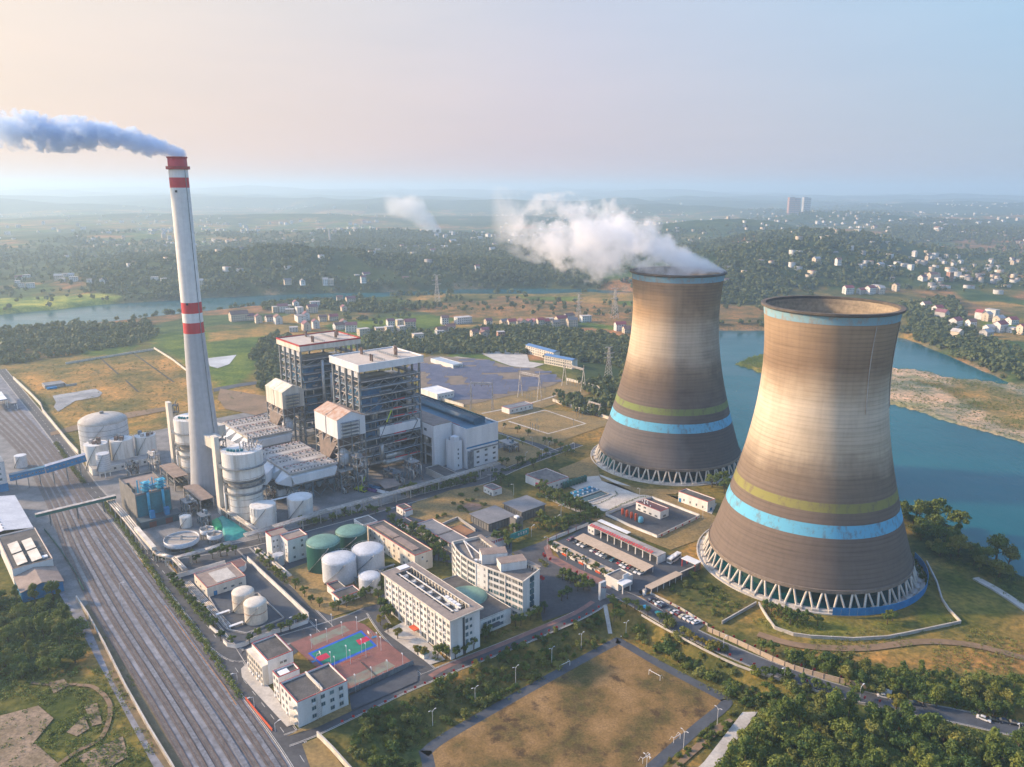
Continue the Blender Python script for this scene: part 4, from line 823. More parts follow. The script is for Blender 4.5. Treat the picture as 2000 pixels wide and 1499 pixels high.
def absorber(base, label, shift=None):
    c = g(*base)+(shift or Vector()); root = empty('gas_washing_tower', c, 0, label, 'scrubber tower')
    z1, z2, z3, z4 = zat(base, base[1]-62), zat(base, base[1]-70), zat(base, base[1]-77), zat(base, base[1]-127)
    rl, ru = 9.5, 11.1
    MB().lathe([(rl, 0), (rl, z1)], 48).build('lower_drum', dirtyw, root, True); MB().lathe([(rl-.6, z1), (rl-.6, z2), (ru-.2, z3)], 48).build('neck', steelw, root, True); MB().lathe([(ru, z3), (ru, z4), (.01, z4+.6)], 48).build('upper_drum', dirtyw, root)
    for r_, z in [(rl, z1*t) for t in (.22, .42, .62, .82)]+[(ru, z3+(z4-z3)*t) for t in (.05, .42)]: MB().lathe([(r_, z-.15), (r_+.2, z-.15), (r_+.2, z+.15), (r_, z+.15)], 40).build('hoop', steelw, root)
    for z, r_ in ((z1, rl), (z2+.5, rl), (z1*.78, rl), (z3+(z4-z3)*.45, ru)):
        mb = MB().lathe([(r_, z), (r_+1.8, z), (r_+1.8, z+.2), (r_, z+.2)], 40); mb.lathe([(r_+1.75, z+1.1), (r_+1.85, z+1.1), (r_+1.85, z+1.2), (r_+1.75, z+1.2)], 40)
        for i in range(20): a = 2*pi*i/20; mb.tube(((r_+1.8)*math.cos(a), (r_+1.8)*math.sin(a), z), ((r_+1.8)*math.cos(a), (r_+1.8)*math.sin(a), z+1.15), .06, n=4)
        mb.build('gallery', steel, root)
    mb = MB().lathe([(ru+.05, z4+1.2), (ru+.15, z4+1.2), (ru+.15, z4+1.3), (ru+.05, z4+1.3)], 40)
    for i in range(30): a = 2*pi*i/30; mb.tube((ru*math.cos(a), ru*math.sin(a), z4), (ru*math.cos(a), ru*math.sin(a), z4+1.25), .06, n=4)
    mb.build('handrail', steelw, root)
    rnd = random.Random(5)
    for i in range(16):
        x, y = rnd.uniform(0, 7), rnd.uniform(-5, 7); MB().tube((x, y, z4), (x+rnd.uniform(-1, 1), y, z4+rnd.uniform(2, 6)), .3, n=8).build('vent_pipe', steelw, root)
    mb = MB()
    for i in range(14): x, y = rnd.uniform(1, 8), rnd.uniform(-4, 7); mb.beam((x, y, z4), (x+rnd.uniform(-3, 3), y+rnd.uniform(-3, 3), z4+rnd.uniform(2, 5)), .3)
    mb.build('roof_frame', steelw, root)
    for i in range(5): x, y = -6+i*1.9, -6+abs(i-2)*.6; MB().tube((x, y, z4+.4), (x, y, z4+1.5), .8, n=12).build('agitator', teal, root)
    for i in range(5): a = -2.6-i*.16; MB().tube(((rl+1.5)*math.cos(a), (rl+1.5)*math.sin(a), 0), ((rl+1.5)*math.cos(a), (rl+1.5)*math.sin(a), z2*(.7+.1*(i % 3))), .5, n=10).build('riser_pipe', dirtyw, root, True)
    return root, z3, z4
absr, za3, za4 = absorber((483, 1004), 'round white scrubber tower with a wider upper drum, right of the chimney')
absorber((483, 1004), 'round scrubber tower half hidden behind the foot of the chimney', n1-nB)
# flue from the scrubber head to the chimney
def duct(name, label, p0, p1, wd, ht, m, cat='duct'):
    c = (Vector(p0)+Vector(p1))/2; o = MB().beam(Vector(p0)-c, Vector(p1)-c, wd, ht).build(name, m); o.location = c; return tag(o, label, cat)
c2 = g(483, 1004); duct('flue_duct', 'white flue duct joining the scrubber tower head to the chimney', (c2.x, c2.y, za4-4), (CH[0], CH[1], za4-4), 7, 6, cream)
c1 = g(483, 1004)+(n1-nB); duct('flue_duct', 'cream flue duct behind the chimney, joining the rear scrubber tower', (c1.x-2, c1.y-2, za4-3), (CH[0]+8, CH[1]+6, za4-3), 7, 7, cream)
duct('gas_duct', 'white gas duct between round scrubber tower and front precipitator', (c2.x+8, c2.y+4, 19), (nE.x-18, nE.y+22, 15), 6, 6, whitem)
r6, lu6, lv6 = block('fan_house', 'small round-cornered white fan casing on a frame by the precipitator', 'fan casing', 'C', (1060, 915), (945, 780), (1260, 860), 7); MB().prism([(-lu6,0),(-2,0),(-.6,.5),(0,2),(0,lv6),(-lu6,lv6)], 3.6, 7).build('casing', whitem, r6); MB().box(-lu6+1, -1.6, 1.5, lv6*.7, 7, 7.1).build('roof', roofd, r6); MB().box(-lu6-4, .8, -.8, lv6+1, 3, 3.6).build('platform', steel, r6)
for x in (-lu6, 0):
    for y in (0, lv6): MB().box(x-.3, x+.3, y-.3, y+.3, 0, 3).build('leg', steel, r6)
# two tall blank panels of the pipe shafts
hp = hgt((427, 1004), (414, 853))
for i, (n, lb) in enumerate(((g(432, 1007), 'tall narrow cream pipe shaft standing in front of the chimney'), (g(327, 788, hp), 'tall narrow cream pipe shaft beside the white silos'))):
    n.z = 0; root = empty('pipe_shaft', n, PA, lb, 'pipe shaft'); MB().box(-5.2, 0, 0, 2.6, 0, hp).build('casing', cream, root); mb = MB()
    for z in np.arange(3, hp, 4.5): mb.box(-4.6, -.4, 2.61, 6.4, z, z+.3); mb.beam((-.4, 2.8, z), (-.4, 6.2, z+4.5), .25)
    for x, y in ((-4.6, 6.4), (-.3, 6.4)): mb.box(x-.2, x+.2, y-.2, y+.2, 0, hp-1)
    mb.build('landing_frame', steeld, root)
    for k in range(4): MB().tube((-1.2, 3.4+k*.8, 1), (-1.2, 3.4+k*.8, hp-3-k*4), .3, n=8).build('pipe', steelw, root, True)
B0 = (209, 889); rt = drum('dome_silo', 'largest silo, broad grey drum with a shallow domed roof', 'silo', B0, 15.3, zat(B0, 822), tankw, dome=5.2, bands=6, roofm=concl, bandm=steel)
MB().lathe([(1.3, 0), (1.3, 1.6), (.01, 1.7)], 12).build('roof_vent', steel, rt, loc=(0, 0, zat(B0, 822)+5.1))
for bpx, r_, ty, lb in (((193, 914), 7.1, 866, 'white silo at the railway end of the silo row'), ((242, 903), 7.1, 857, 'middle white silo of the row, sloping pipe across it'), ((288, 893), 6.6, 850, 'white silo of the row nearest the cream pipe shaft')):
    rt = drum('white_silo', lb, 'silo', bpx, r_, zat(bpx, ty), dirtyw, bands=0, rail=True, group='white silos by the railway', z0=0)
    rnd = random.Random(bpx[0])
    for i in range(5): x, y = rnd.uniform(-4, 4), rnd.uniform(-4, 4); MB().box(x-1, x+1, y-1, y+1, zat(bpx, ty), zat(bpx, ty)+rnd.uniform(1, 3.4)).build('filter_box', rnd.choice([steel, rust, steelw]), rt)
bpx = (206, 931); rt = drum('ribbed_silo', 'small ribbed silo on white legs before the silo row', 'silo', bpx, 3.9, zat(bpx, 886), tankw, bands=7, z0=zat(bpx, 918), bandm=whitem)
for a in range(6): MB().tube((3.4*math.cos(a*pi/3), 3.4*math.sin(a*pi/3), 0), (3.4*math.cos(a*pi/3), 3.4*math.sin(a*pi/3), zat(bpx, 918)), .25, n=8).build('leg', whitem, rt)
r7, lu7, lv7 = block('silo_plinth', 'long low white plinth building with dark openings under the silos', 'plinth', 'A', (345, 1250), (250, 1130), (1460, 1060), 0); shell(r7, -10, 0, 0, lv7, 4.2, dirtyw, concrete, None, .2); wins(r7, 'E', 0, 2, lv7-2, 8, [2.2], 1.5, 1.5)
# ash handling building (teal front)
hb = hgt(q('B', 410, 990), q('B', 360, 565)); root, lu, lv = block('dewatering_house', 'tall teal-fronted building with two bright cyan pipes down its face', 'building', 'B', (360, 565), (110, 350), (850, 480), hb); lu = max(lu, 22)
shell(root, -lu, 0, 0, lv, hb-2.2, greyb, roofb, None, .9); MB().box(.001, .12, .4, lv-.4, .2, hb-2.4).build('teal_cladding', teal, root); MB().walls(-lu*.55, -lu*.2, .15, lv*.1, 0, hb).build('pilaster', greyb, root)
MB().box(.12, 8.5, -1, lv+2.5, 0, 4.2).build('lower_wing', mat('blue_grey_wing', (.075,.115,.14), (.05,.08,.1), .2, .7), root)
for y in (lv*.22, lv*.68): MB().box(8.5, 8.62, y-.5, y+3.2, 0, 3.2).build('door', mat('rust_door', (.16,.06,.05), None, .3, .7), root)
for y in (lv*.34, lv*.76):
    MB().tube((1.4, y, 4.2), (1.4, y, hb-1), .75, n=12).build('cyan_pipe', cyan, root, True); MB().tube((-1.5, y, hb-1.5), (-1.5, y, hb+4.2), 1.5, n=14).build('cyan_cyclone', cyan, root, True)
    mb = MB()
    for z in (hb, hb+2, hb+4): mb.box(-3.6, .8, y-2.4, y+2.4, z, z+.15)
    for x in (-3.5, .7):
        for yy in (y-2.3, y+2.3): mb.box(x-.1, x+.1, yy-.1, yy+.1, hb-1.3, hb+5)
    mb.build('cyan_frame', cyan, root); MB().box(4, 6.6, y-1.2, y+1.2, 4.2, 8.4).build('blue_hopper', blues, root); MB().tube((-2, y-4, hb-1.4), (-2, y-4, hb+6), .35, n=8).build('cyan_stack', cyan, root)
MB().box(-9, -6.5, lv*.5, lv*.72, hb-2.2, hb-.2).build('blue_hopper', blues, root)
# settling tank on legs, two mixing cones
def thickener(base, r, h0, h1, label, cone):
    c = g(*base); root = empty('settling_tank', c, 0, label, 'settling tank'); MB().lathe([(r, h0), (r, h1), (r-.3, h1), (r-.3, h1-.9)], 48).build('wall', tankw, root, True); MB().lathe([(r-.3, h1-.9), (0, h1-1.0)], 40).build('slurry', mat('slurry', (.42,.37,.31), (.34,.30,.26), .15, .25), root)
    if cone: MB().lathe([(r, h0), (.8, h0-2.6)], 32).build('cone', tankw, root, True)
    MB().beam((-r, 0, h1+.5), (r, 0, h1+.5), 1.0, .4).build('bridge', steel, root); MB().tube((0, 0, h1-1), (0, 0, h1+1.6), .6, n=12).build('drive', steelw, root)
    for i in range(10): a = 2*pi*i/10; MB().tube((r*.95*math.cos(a), r*.95*math.sin(a), 0), (r*.95*math.cos(a), r*.95*math.sin(a), h0), .22, n=6).build('leg', steel, root)
thickener(q('B', 995, 1275), 8.6, 2.4, 4.8, 'wide round settling tank of pale slurry on legs', False); thickener(q('B', 1335, 1165), 3.6, 3.2, 5.4, 'smaller settling cone nearest the teal building', True); thickener(q('B', 1435, 1230), 3.8, 3.2, 5.4, 'smaller settling cone beside the green tarp', True)
bb = q('B', 1050, 1010); drum('slurry_tank', 'small white tank with stair beside the teal building', 'tank', bb, 3.1, zat(bb, q('B', 0, 880)[1]), dirtyw, dome=.8)
for nm, m_, pts, lb in (('tarp', greentarp, [(1350,955),(1460,900),(1520,970),(1540,1050),(1460,1090)], 'bright green tarp spread over the ground by the scrubber'), ('tarp', tealm, [(1465,900),(1530,870),(1680,950),(1900,1110),(1700,1200),(1560,1210),(1530,1080)], 'teal tarp spread over the ground by the scrubber')):
    P_ = pg(pts, 0, 'B'); c = sum(P_, Vector())/len(P_); mb = MB(); rnd = random.Random(3); nP = len(P_); mb.add([(p.x-c.x, p.y-c.y, 0.1) for p in P_]+[((p.x-c.x)*.75, (p.y-c.y)*.75, .9+rnd.random()*.6) for p in P_]+[(0, 0, 1.3)], [(i, (i+1) % nP, nP+(i+1) % nP, nP+i) for i in range(nP)]+[(nP+i, nP+(i+1) % nP, 2*nP) for i in range(nP)])
    o = mb.build(nm, m_); o.location = (c.x, c.y, 0); tag(o, lb, 'tarp')
for near, left, right, hh, lb in (((1225, 670), (1000, 480), (1410, 620), 7.5, 'open pipe canopy with flat brown roof right at the chimney foot'), ((880, 365), (690, 200), (1065, 315), 9, 'open pipe canopy with flat brown roof left of the chimney foot')):
    rt, lu, lv = block('pipe_canopy', lb, 'canopy', 'B', near, left, right, hh); MB().box(-lu, 0, 0, lv, hh-.4, hh).build('roof', roofb, rt); MB().box(-lu+.4, -.4, .4, lv-.4, hh*.35, hh*.42).build('deck', steeld, rt)
    for x in (-lu+.3, -lu/2, -.3):
        for y in (.3, lv-.3): MB().box(x-.3, x+.3, y-.3, y+.3, 0, hh-.4).build('post', steelw, rt)
    for k in range(4): MB().tube((-lu, 1+k*(lv-2)/3, hh*.55), (0, 1+k*(lv-2)/3, hh*.55), .5, n=8).build('pipe', steeld, rt)
for (bx, by), ty, lb in (((516, 1024), 986, 'left one of two white ribbed tanks before the precipitator'), ((588, 1009), 970, 'right one of two white ribbed tanks before the precipitator')):
    drum('ribbed_tank', lb, 'tank', (bx, by), 6.9, zat((bx, by), ty), dirtyw if bx < 550 else white, ribs=22, dome=.5, group='two white ribbed tanks', bands=1)
a, b = g(516, 986, 9), g(588, 970, 9); duct('tank_bridge', 'thin white walkway joining the two ribbed tanks', (a.x, a.y, 10.6), (b.x, b.y, 10.6), 1.2, .4, whitem, 'walkway')
# pipe racks
def pipe_rack(label, pts, k, z, wd=3.2, n=4):
    P_ = pg(pts, z, k); c = P_[0].copy(); c.z = 0; root = empty('pipe_rack', c, 0, label, 'pipe rack'); rel = [p-c for p in P_]
    for i in range(n):
        mb = MB()
        off = []
        for j in range(len(rel)):
            d = rel[min(j+1, len(rel)-1)]-rel[max(j-1, 0)]; d.normalize(); nn = Vector((-d.y, d.x, 0)); off.append(rel[j]+nn*(wd*(i/(n-1)-.5))+Vector((0, 0, .45)))
        mb.path(off, .3, 8); mb.build('pipe', [steelw, pipew, steelw, concl][i % 4], root, True)
    mb = MB()
    for a, b in zip(rel, rel[1:]): mb.beam(a, b, wd+.6, .35)
    mb.build('deck', concl, root)
    for a, b in zip(rel, rel[1:]):
        l = (b-a).length; m_ = max(1, int(l/9)); d = (b-a)/l; nn = Vector((-d.y, d.x, 0))
        for i in range(m_):
            p = a+(b-a)*((i+.5)/m_); mb = MB()
            for s in (-1, 1): mb.box(p.x+nn.x*s*wd*.42-.22, p.x+nn.x*s*wd*.42+.22, p.y+nn.y*s*wd*.42-.22, p.y+nn.y*s*wd*.42+.22, 0, z)
            mb.beam(p-nn*wd*.5+Vector((0, 0, -.5)), p+nn*wd*.5+Vector((0, 0, -.5)), .3, .4); mb.build('trestle', concl, root)
pipe_rack('long pipe rack running beside the railway verge past the teal building', [(30,660),(240,890),(575,1310)], 'B', 6.0); pipe_rack('pipe rack along the plant road below the settling tanks', [(900,1440),(1300,1330),(1635,1230)], 'B', 5.0, 2.2)
pipe_rack('pipe rack passing the two ribbed tanks and the boiler house', [q('C', 640, 1480), q('C', 1000, 1375), q('C', 1695, 1160), q('R2', 920, 1250), q('R2', 1390, 1120), q('R2', 1745, 1015)], 'X', 5.5, 3.6)
pipe_rack('pipe rack with trestles beside the round scrubber tower', [(345,1120),(520,1240),(800,1420)], 'C', 4.0, 1.8, 3); pipe_rack('low pipe trestle along the tank farm road', [q('F', 0, 510), q('F', 190, 660), q('F', 370, 810)], 'X', 3.5, 1.4, 2); pipe_rack('pipe trestle running down to the walled oil yard', [q('B', 620, 1340), q('B', 690, 1390), q('B', 880, 1430), q('G', 70, 80), q('G', 215, 230)], 'X', 5.0, 1.6, 3)
r9, lu9, lv9 = block('pipe_gantry_box', 'enclosed pale box gallery on top of the railway-side pipe rack', 'gallery', 'B', (590, 1330), (350, 1060), (640, 1290), 7); MB().box(-lu9, 0, 0, 2.2, 6.6, 8.4).build('casing', cream, r9); 
for i in range(6): MB().box(-lu9*(i+.5)/6-.2, -lu9*(i+.5)/6+.2, .8, 1.4, 0, 6.6).build('leg', concl, r9)

# ---------------------------------------------------------------- pipework and steelwork between the big units
def equipment_frame(k, a, w_, d, h, seed, label):
    p = g(*q(k, *a)); r = empty('equipment_frame', p, PA, label, 'pipework'); rnd = random.Random(seed); n = max(2, int(h/4.5))
    for x in (0, -w_/2, -w_):
        for y in (0, d): MB().box(x-.22, x+.22, y-.22, y+.22, 0, h).build('post', rnd.choice([steel, steelb]), r)
    for i in range(n):
        z = h*(i+1)/n; mb = MB().box(-w_-.3, .3, -.3, d+.3, z-.25, z)
        for y in (-.3, d+.3): mb.beam((-w_-.3, y, z+1), (.3, y, z+1), .07)
        mb.beam((.3, -.3, z+1), (.3, d+.3, z+1), .07); mb.build('deck', rnd.choice([steel, steeld, concrete]), r)
        for j in range(3):
            x, y = -rnd.uniform(.8, w_-.8), rnd.uniform(.8, d-.8); s_ = rnd.uniform(.5, 1.4); m_ = rnd.choice([pipew, equipd, tankw, steeld, rust, steelb])
            (MB().box(x-s_, x+s_, y-s_*.7, y+s_*.7, z, z+rnd.uniform(.8, 2.4)) if rnd.random() < .5 else MB().tube((x, y, z), (x, y, z+rnd.uniform(1, 3)), s_*.7, n=12)).build('machine', m_, r)
    for j in range(7):
        y = rnd.uniform(-.6, d+.6); z = rnd.uniform(1.5, h); x0, x1 = -w_-rnd.uniform(0, 4), rnd.uniform(-2, 3); pr = rnd.uniform(.18, .42)
        mb = MB().path([(x0, y, z), (x1, y, z), (x1, y, max(.3, z-rnd.uniform(2, 6)))], pr, 8); mb.build('pipe', rnd.choice([pipew, steelw, steel, rust]), r, True)
    mb = MB(); [mb.beam((0, 0, h*i/n), (0, d, h*(i+1)/n), .18) for i in range(n)]; [mb.beam((-w_, -.1, h*i/n), (-w_/2, -.1, h*(i+1)/n), .18) for i in range(n)]; mb.build('bracing', steelw, r)
for i, (k, a, w_, d, h, lb) in enumerate((('X', (448, 1003), 9, 5, 17, 'steel pipe frame between cream pipe shaft and round scrubber tower'), ('X', (352, 925), 8, 6, 20, 'steel pipe frame crammed between rear pipe shaft and chimney'), ('X', (522, 985), 10, 6, 11, 'pump frame behind the left ribbed tank'), ('X', (560, 968), 9, 7, 9, 'low pipe frame behind the right ribbed tank'), ('X', (668, 965), 8, 9, 14, 'ash pipe frame under the front precipitator end'), ('X', (700, 962), 8, 7, 22, 'steel pipe frame at the near foot of the front boiler house'),
    ('X', (770, 950), 12, 6, 8, 'low equipment platform in front of the boiler house doors'), ('X', (365, 1010), 9, 6, 8, 'small pump frame between teal building and pipe canopy'), ('X', (395, 1030), 7, 5, 6, 'pump skid beside the small slurry tank'), ('X', (300, 925), 10, 5, 12, 'pipe frame between silo plinth and teal building'), ('X', (805, 940), 8, 6, 12, 'steel frame at the right foot of the front boiler house'), ('X', (600, 935), 10, 7, 12, 'pipe frame between both precipitators'), ('X', (995, 885), 12, 8, 6, 'transformer platform at the right end of the turbine hall'), ('X', (255, 935), 8, 5, 9, 'pipe frame at the foot of the middle white silo'))):
    equipment_frame(k, a, w_, d, h, i+40, lb)
ACM = MB().box(-.45, .45, -.42, -.01, -.3, .3).mesh('air_conditioner', whitem)
# ---------------------------------------------------------------- office slab block with the roof pergola
hA = hgt(q('K', 778, 1440), q('K', 778, 1010)); root, lu, lv = block('office_block', 'long white five-storey office block with open pergola roof beside the sports courts', 'office block', 'K', (778, 1010), (48, 510), (1097, 880), hA)
MB().walls(-lu, 0, 0, lv, 0, hA).build('wall', white, root)
MB().box(-lu+3.4, -2.8, 3.0, lv-2.6, hA-2.2, hA-1.9).build('roof', roofd, root)
mb = MB(); e = 1.1
for bx in ((-lu-e,e,-e,3.2),(-lu-e,e,lv-2.7,lv+e),(-lu-e,-lu+3.6,3.2,lv-2.7),(-3.0,e,3.2,lv-2.7)): mb.box(*bx, hA+.01, hA+.35)
mb.build('eaves_slab', mat('eaves_tiles', (.30,.25,.21), (.23,.19,.165), .4, .8), root)
mb = MB()
for bx in ((-lu-e,e,-e-.08,-e+.12),(-lu-e,e,lv+e-.12,lv+e+.08),(-lu-e-.08,-lu-e+.12,-e,lv+e),(e-.12,e+.08,-e,lv+e)): mb.box(*bx, hA-.25, hA+.5)
mb.build('fascia', cream, root)
mb = MB()
for i in range(19): x = -lu+3.5+(lu-6.4)*i/18; mb.box(x-.16, x+.16, lv-3.1, lv-2.75, hA-1.9, hA+.9)
mb.beam((-lu+3.4, lv-2.9, hA+1.0), (-2.9, lv-2.9, hA+1.0), .35, .3); mb.build('roof_colonnade', cream, root)
for y in (lv*.34, lv*.60): MB().beam((-lu+3.6, y, hA-.2), (-5, y, hA-.2), .35, .4).build('pergola_beam', white, root)
for i in range(7):
    x = -lu+6+i*(lu-12)/6; mb = MB(); mb.beam((x, lv*.26, hA-.55), (x, lv*.68, hA-.55), .25, .3); mb.box(x-.7, x+.7, lv*.44, lv*.56, hA-1.9, hA-1.0); mb.build('pergola_cross_beam', white, root)
for i in range(4): MB().box(-9.5-i*2.6, -7.4-i*2.6, lv*.62, lv*.74, hA-1.9, hA-.3).build('air_conditioner', whitem, root)
MB().box(-lu-1, -lu+2.4, lv*.45, lv*.8, hA+.4, hA+.6).build('roof_panel', whitem, root)
nb = 9
for i in range(nb+1): x = -lu+lu*i/nb; MB().box(max(x-.35, -lu), min(x+.35, 0), -.30, -.01, 0, hA-.3).build('pilaster', white, root)
rows = [hA*.30, hA*.47, hA*.645, hA*.82]
wins(root, 'S', 0, -lu+.3, -.3, nb*2, rows, 1.55, 1.55)
for z in (hA*.215, hA*.385): MB().box(-lu+.4, -.4, -.16, -.01, z-.12, z+.12).build('string_course', cream, root)
for i in range(nb):
    x = -lu+lu*(i+.5)/nb; o = link('shop_window', WINM['d'], root, (x, 0, 1.75), 0, (lu/nb-1.4, 1, 2.6))
    if i == 4: MB().box(x-2.2, x+2.2, -2.6, -.01, 2.9, 3.2).build('entrance_canopy', orange, root)
MB().box(.005, .14, lv*.40, lv*.47, 0, hA-.4).build('dark_slot', steeld, root)
wins(root, 'E', 0, lv*.47, lv*.62, 1, rows, 1.5, 1.9, 'b'); wins(root, 'E', 0, lv*.62, lv*.75, 1, rows, 1.2, 1.3, 'b')
# curved office
hB2 = hgt(q('K', 1590, 1000), q('K', 1562, 590)); Fc = smoothline(pg([(797,160),(835,228),(890,288),(960,338),(1050,388),(1180,440),(1370,510),(1562,592)], hB2, 'K'), 3); Bk = pg([(1745,452),(1600,378),(1400,318),(1240,212),(1088,98)], hB2, 'K')
c0 = Fc[len(Fc)//2].copy(); c0.z = 0; root = empty('curved_office', c0, 0, 'curved white seven-storey office block facing the entrance forecourt', 'office block')
Fl = [p-c0 for p in Fc]; Bl = [p-c0 for p in Bk]; poly = [(p.x, p.y) for p in Fl+Bl]; hh = hB2
MB().prism(poly, 0, hh, cap=False).build('wall', white, root); MB().prism([(x*.985, y*.985) for x, y in poly], hh-1.5, hh-1.2).build('roof', roofg, root)
mb = MB()
for i in range(len(poly)): a, b = poly[i], poly[(i+1) % len(poly)]; mb.beam((*a, hh-.1), (*b, hh-.1), .5, .5)
mb.build('parapet', cream, root)
mb = MB()     # open eaves grid along the far and near curves
for i in range(len(Bl)-1):
    for t in np.linspace(0, 1, 6)[:-1]: p = Bl[i].lerp(Bl[i+1], t); inw = (Fl[len(Fl)//2]-p); inw.z = 0; inw.normalize(); mb.beam((p.x, p.y, hh+.5), (p.x+inw.x*2.6, p.y+inw.y*2.6, hh+.5), .2, .25); mb.box(p.x+inw.x*2.6-.15, p.x+inw.x*2.6+.15, p.y+inw.y*2.6-.15, p.y+inw.y*2.6+.15, hh-1.2, hh+.6)
mb.build('roof_colonnade', cream, root)
for i in range(len(Bl)-1):
    a, b = Bl[i], Bl[i+1]; MB().beam((a.x, a.y, hh+.75), (b.x, b.y, hh+.75), 2.0, .2).build('eaves_slab', MATS['eaves_tiles'], root)
for p0, p1, z1, m_, nm in ((Fl[10], Bl[2], 3.6, roofg, 'stair_head'), (Fl[15], Bl[1], 2.6, roofg, 'plant_room')):
    d = (p1-p0); d.z = 0; a = p0+d*.28; b = p0+d*.95; t = Vector((-d.y, d.x, 0)).normalized()*3.4; mb = MB(); mb.prism([((a-t).x, (a-t).y), ((a+t).x, (a+t).y), ((b+t).x, (b+t).y), ((b-t).x, (b-t).y)], hh-1.2, hh+z1, cap=False); mb.build(nm, white, root); MB().prism([((a-t).x, (a-t).y), ((a+t).x, (a+t).y), ((b+t).x, (b+t).y), ((b-t).x, (b-t).y)], hh+z1-.2, hh+z1-.05).build('roof', roofb, root)
for k in range(2): a, b = Fl[2]*.75+Bl[4]*.25-Vector((0, 0, 1.0)), Fl[9]*(.8-.3*k)+Bl[3]*(.2+.3*k)-Vector((0, 0, 1.0)); MB().beam(Fl[1]*.6+Bl[4]*.4, b, .4, .4).build('roof_beam', white, root)
for i in range(4): p = Fl[11]*.7+Bl[2]*.3; MB().box(p.x-4+i*1.9, p.x-2.6+i*1.9, p.y-1, p.y+.6, hh-1.2, hh+.3).build('air_conditioner', whitem, root)
segs = [(Fl[i*3], Fl[min(i*3+3, len(Fl)-1)]) for i in range(7)]; NR = 6; fl = hh/NR
for si, (a, b) in enumerate(segs):
    ang = math.atan2(b.y-a.y, b.x-a.x); ln = (b-a).length
    if si != 4:
        for k3 in range(3):
            a3, b3 = Fl[si*3+k3], Fl[min(si*3+k3+1, len(Fl)-1)]; an3 = math.atan2(b3.y-a3.y, b3.x-a3.x); l3 = (b3-a3).length
            if l3 < .3: continue
            for j in range(NR): p = a3.lerp(b3, .5); link('window', WINM['b' if j < 3 else 'd'], root, (p.x, p.y, fl*(j+.48)), an3, (l3*.88, 1, fl*.6))  # lower storeys get bluer panes: neighbour block's shadow put into the colour
    if si == 4:
        for t in (.25, .72):
            for j in range(NR): p = a.lerp(b, t); link('window', WINM['d'], root, (p.x, p.y, fl*(j+.5)), ang, (1.1, 1, 1.3))
    p = a; mb = MB(); mb.box(-.3, .3, -.28, .0, 0, hh-.3); o = mb.build('pilaster', white, root); o.location = (p.x, p.y, 0); o.rotation_euler = (0, 0, ang)
a, b = Fl[-1], Bl[0]; ang = math.atan2(b.y-a.y, b.x-a.x)
for j in range(NR-1): p = a.lerp(b, .5); o = MB().prism([(-1.3, -.02), (1.3, -.02), (1.1, -.7), (-1.1, -.7)], fl*(j+1)+.3, fl*(j+1)+2.5).build('bay_window', glass_shade, root); o.location = (p.x, p.y, 0); o.rotation_euler = (0, 0, ang)
# link building with the round roof light
zl = 7.6; P_ = pg([(655,575),(850,515),(1432,868),(1100,1005)], zl, 'K'); c0 = P_[3].copy(); c0.z = 0; root = empty('link_building', c0, PA, 'low white link building with a round green roof light between two offices', 'building'); Rm = Matrix.Rotation(-PA, 3, 'Z'); pl = [Rm @ (p-c0) for p in P_]
MB().prism([(p.x, p.y) for p in pl], 0, zl, cap=False).build('wall', white, root); MB().prism([(p.x, p.y) for p in pl], zl-.6, zl-.4).build('roof', roofd, root)
d = Rm @ (g(*q('K', 955, 740), zl)-c0); mb = MB(); mb.lathe([(9*math.cos(t), zl-.4+1.5*math.sin(t)) for t in np.linspace(0, pi/2-.02, 8)], 40); o = mb.build('roof_light', greenl, root, True); o.location = (d.x, d.y, 0)
yv = pl[2].y
for z, hw in ((2.0, 1.5), (5.0, 1.5)): wins(root, 'E', pl[3].x*.5+pl[2].x*.5+.05, 1, yv-1, 6, [z], 1.9, hw, 'b')
MB().box(.2, 2.6, yv*.35, yv*.6, 3.2, 3.5).build('entrance_canopy', steeld, root)
# dormitory blocks by the courts
hD = hgt(q('H', 710, 1235), q('H', 668, 955)); root, lu, lv = block('dormitory', 'red-trimmed white three-storey building with curved corner balconies nearest the railway', 'dormitory', 'H', (668, 955), (490, 740), (1205, 710), hD)
shell(root, -lu, 0, 0, lv, hD-.7, white, roofd, redtrim, .7); wins(root, 'E', 0, lv*.22, lv*.95, 4, [hD*.2, hD*.5, hD*.8], 1.7, 1.6, 'b', skip=((1, 0),)); wins(root, 'S', 0, -lu+.5, -4.5, 3, [hD*.2, hD*.5, hD*.8], 1.3, 1.5)
for z in (1.2, hD*.33+.6, hD*.66+.6): MB().prism([(-4.6, -.01), (-.6, -.01), (-.7, -1.2), (-2.4, -1.9), (-4.2, -1.3)], z, z+1.1).build('balcony', cream, root)
mb = MB(); [mb.beam((.5, lv*.40+s, 0), (.5, lv*.40+s, hD+4), .1) for s in (-.7, .7)]; [mb.beam((.5, lv*.40-.7, z), (.5, lv*.40+.7, z+.9), .07) for z in np.arange(.5, hD+3.5, .9)]; mb.build('aerial_mast', steelw, root)
MB().box(-8, -3, lv*.52, lv*.55, hD-.7, hD-.1).build('roof_duct', whitem, root)
MB().box(-lu*1.0, -1, lv*.50, lv*.53, hD-.69, hD+.3).build('roof_upstand', cream, root)
r2, lu2, lv2 = block('dormitory_wing', 'set-back red-trimmed middle wing joining the two dormitory buildings', 'building', 'H', (463, 688), (385, 625), (690, 590), hD); shell(r2, -lu2, 0, 0, lv2, hD-.5, white, roofd, redtrim, .7); wins(r2, 'S', 0, -lu2, 0, 2, [2, 5.2, 8.2], 1.2, 1.5); MB().box(-lu2*.8, -lu2*.2, lv2*.15, lv2*.6, hD-.5, hD-.2).build('roof_sheet', whitem, r2)
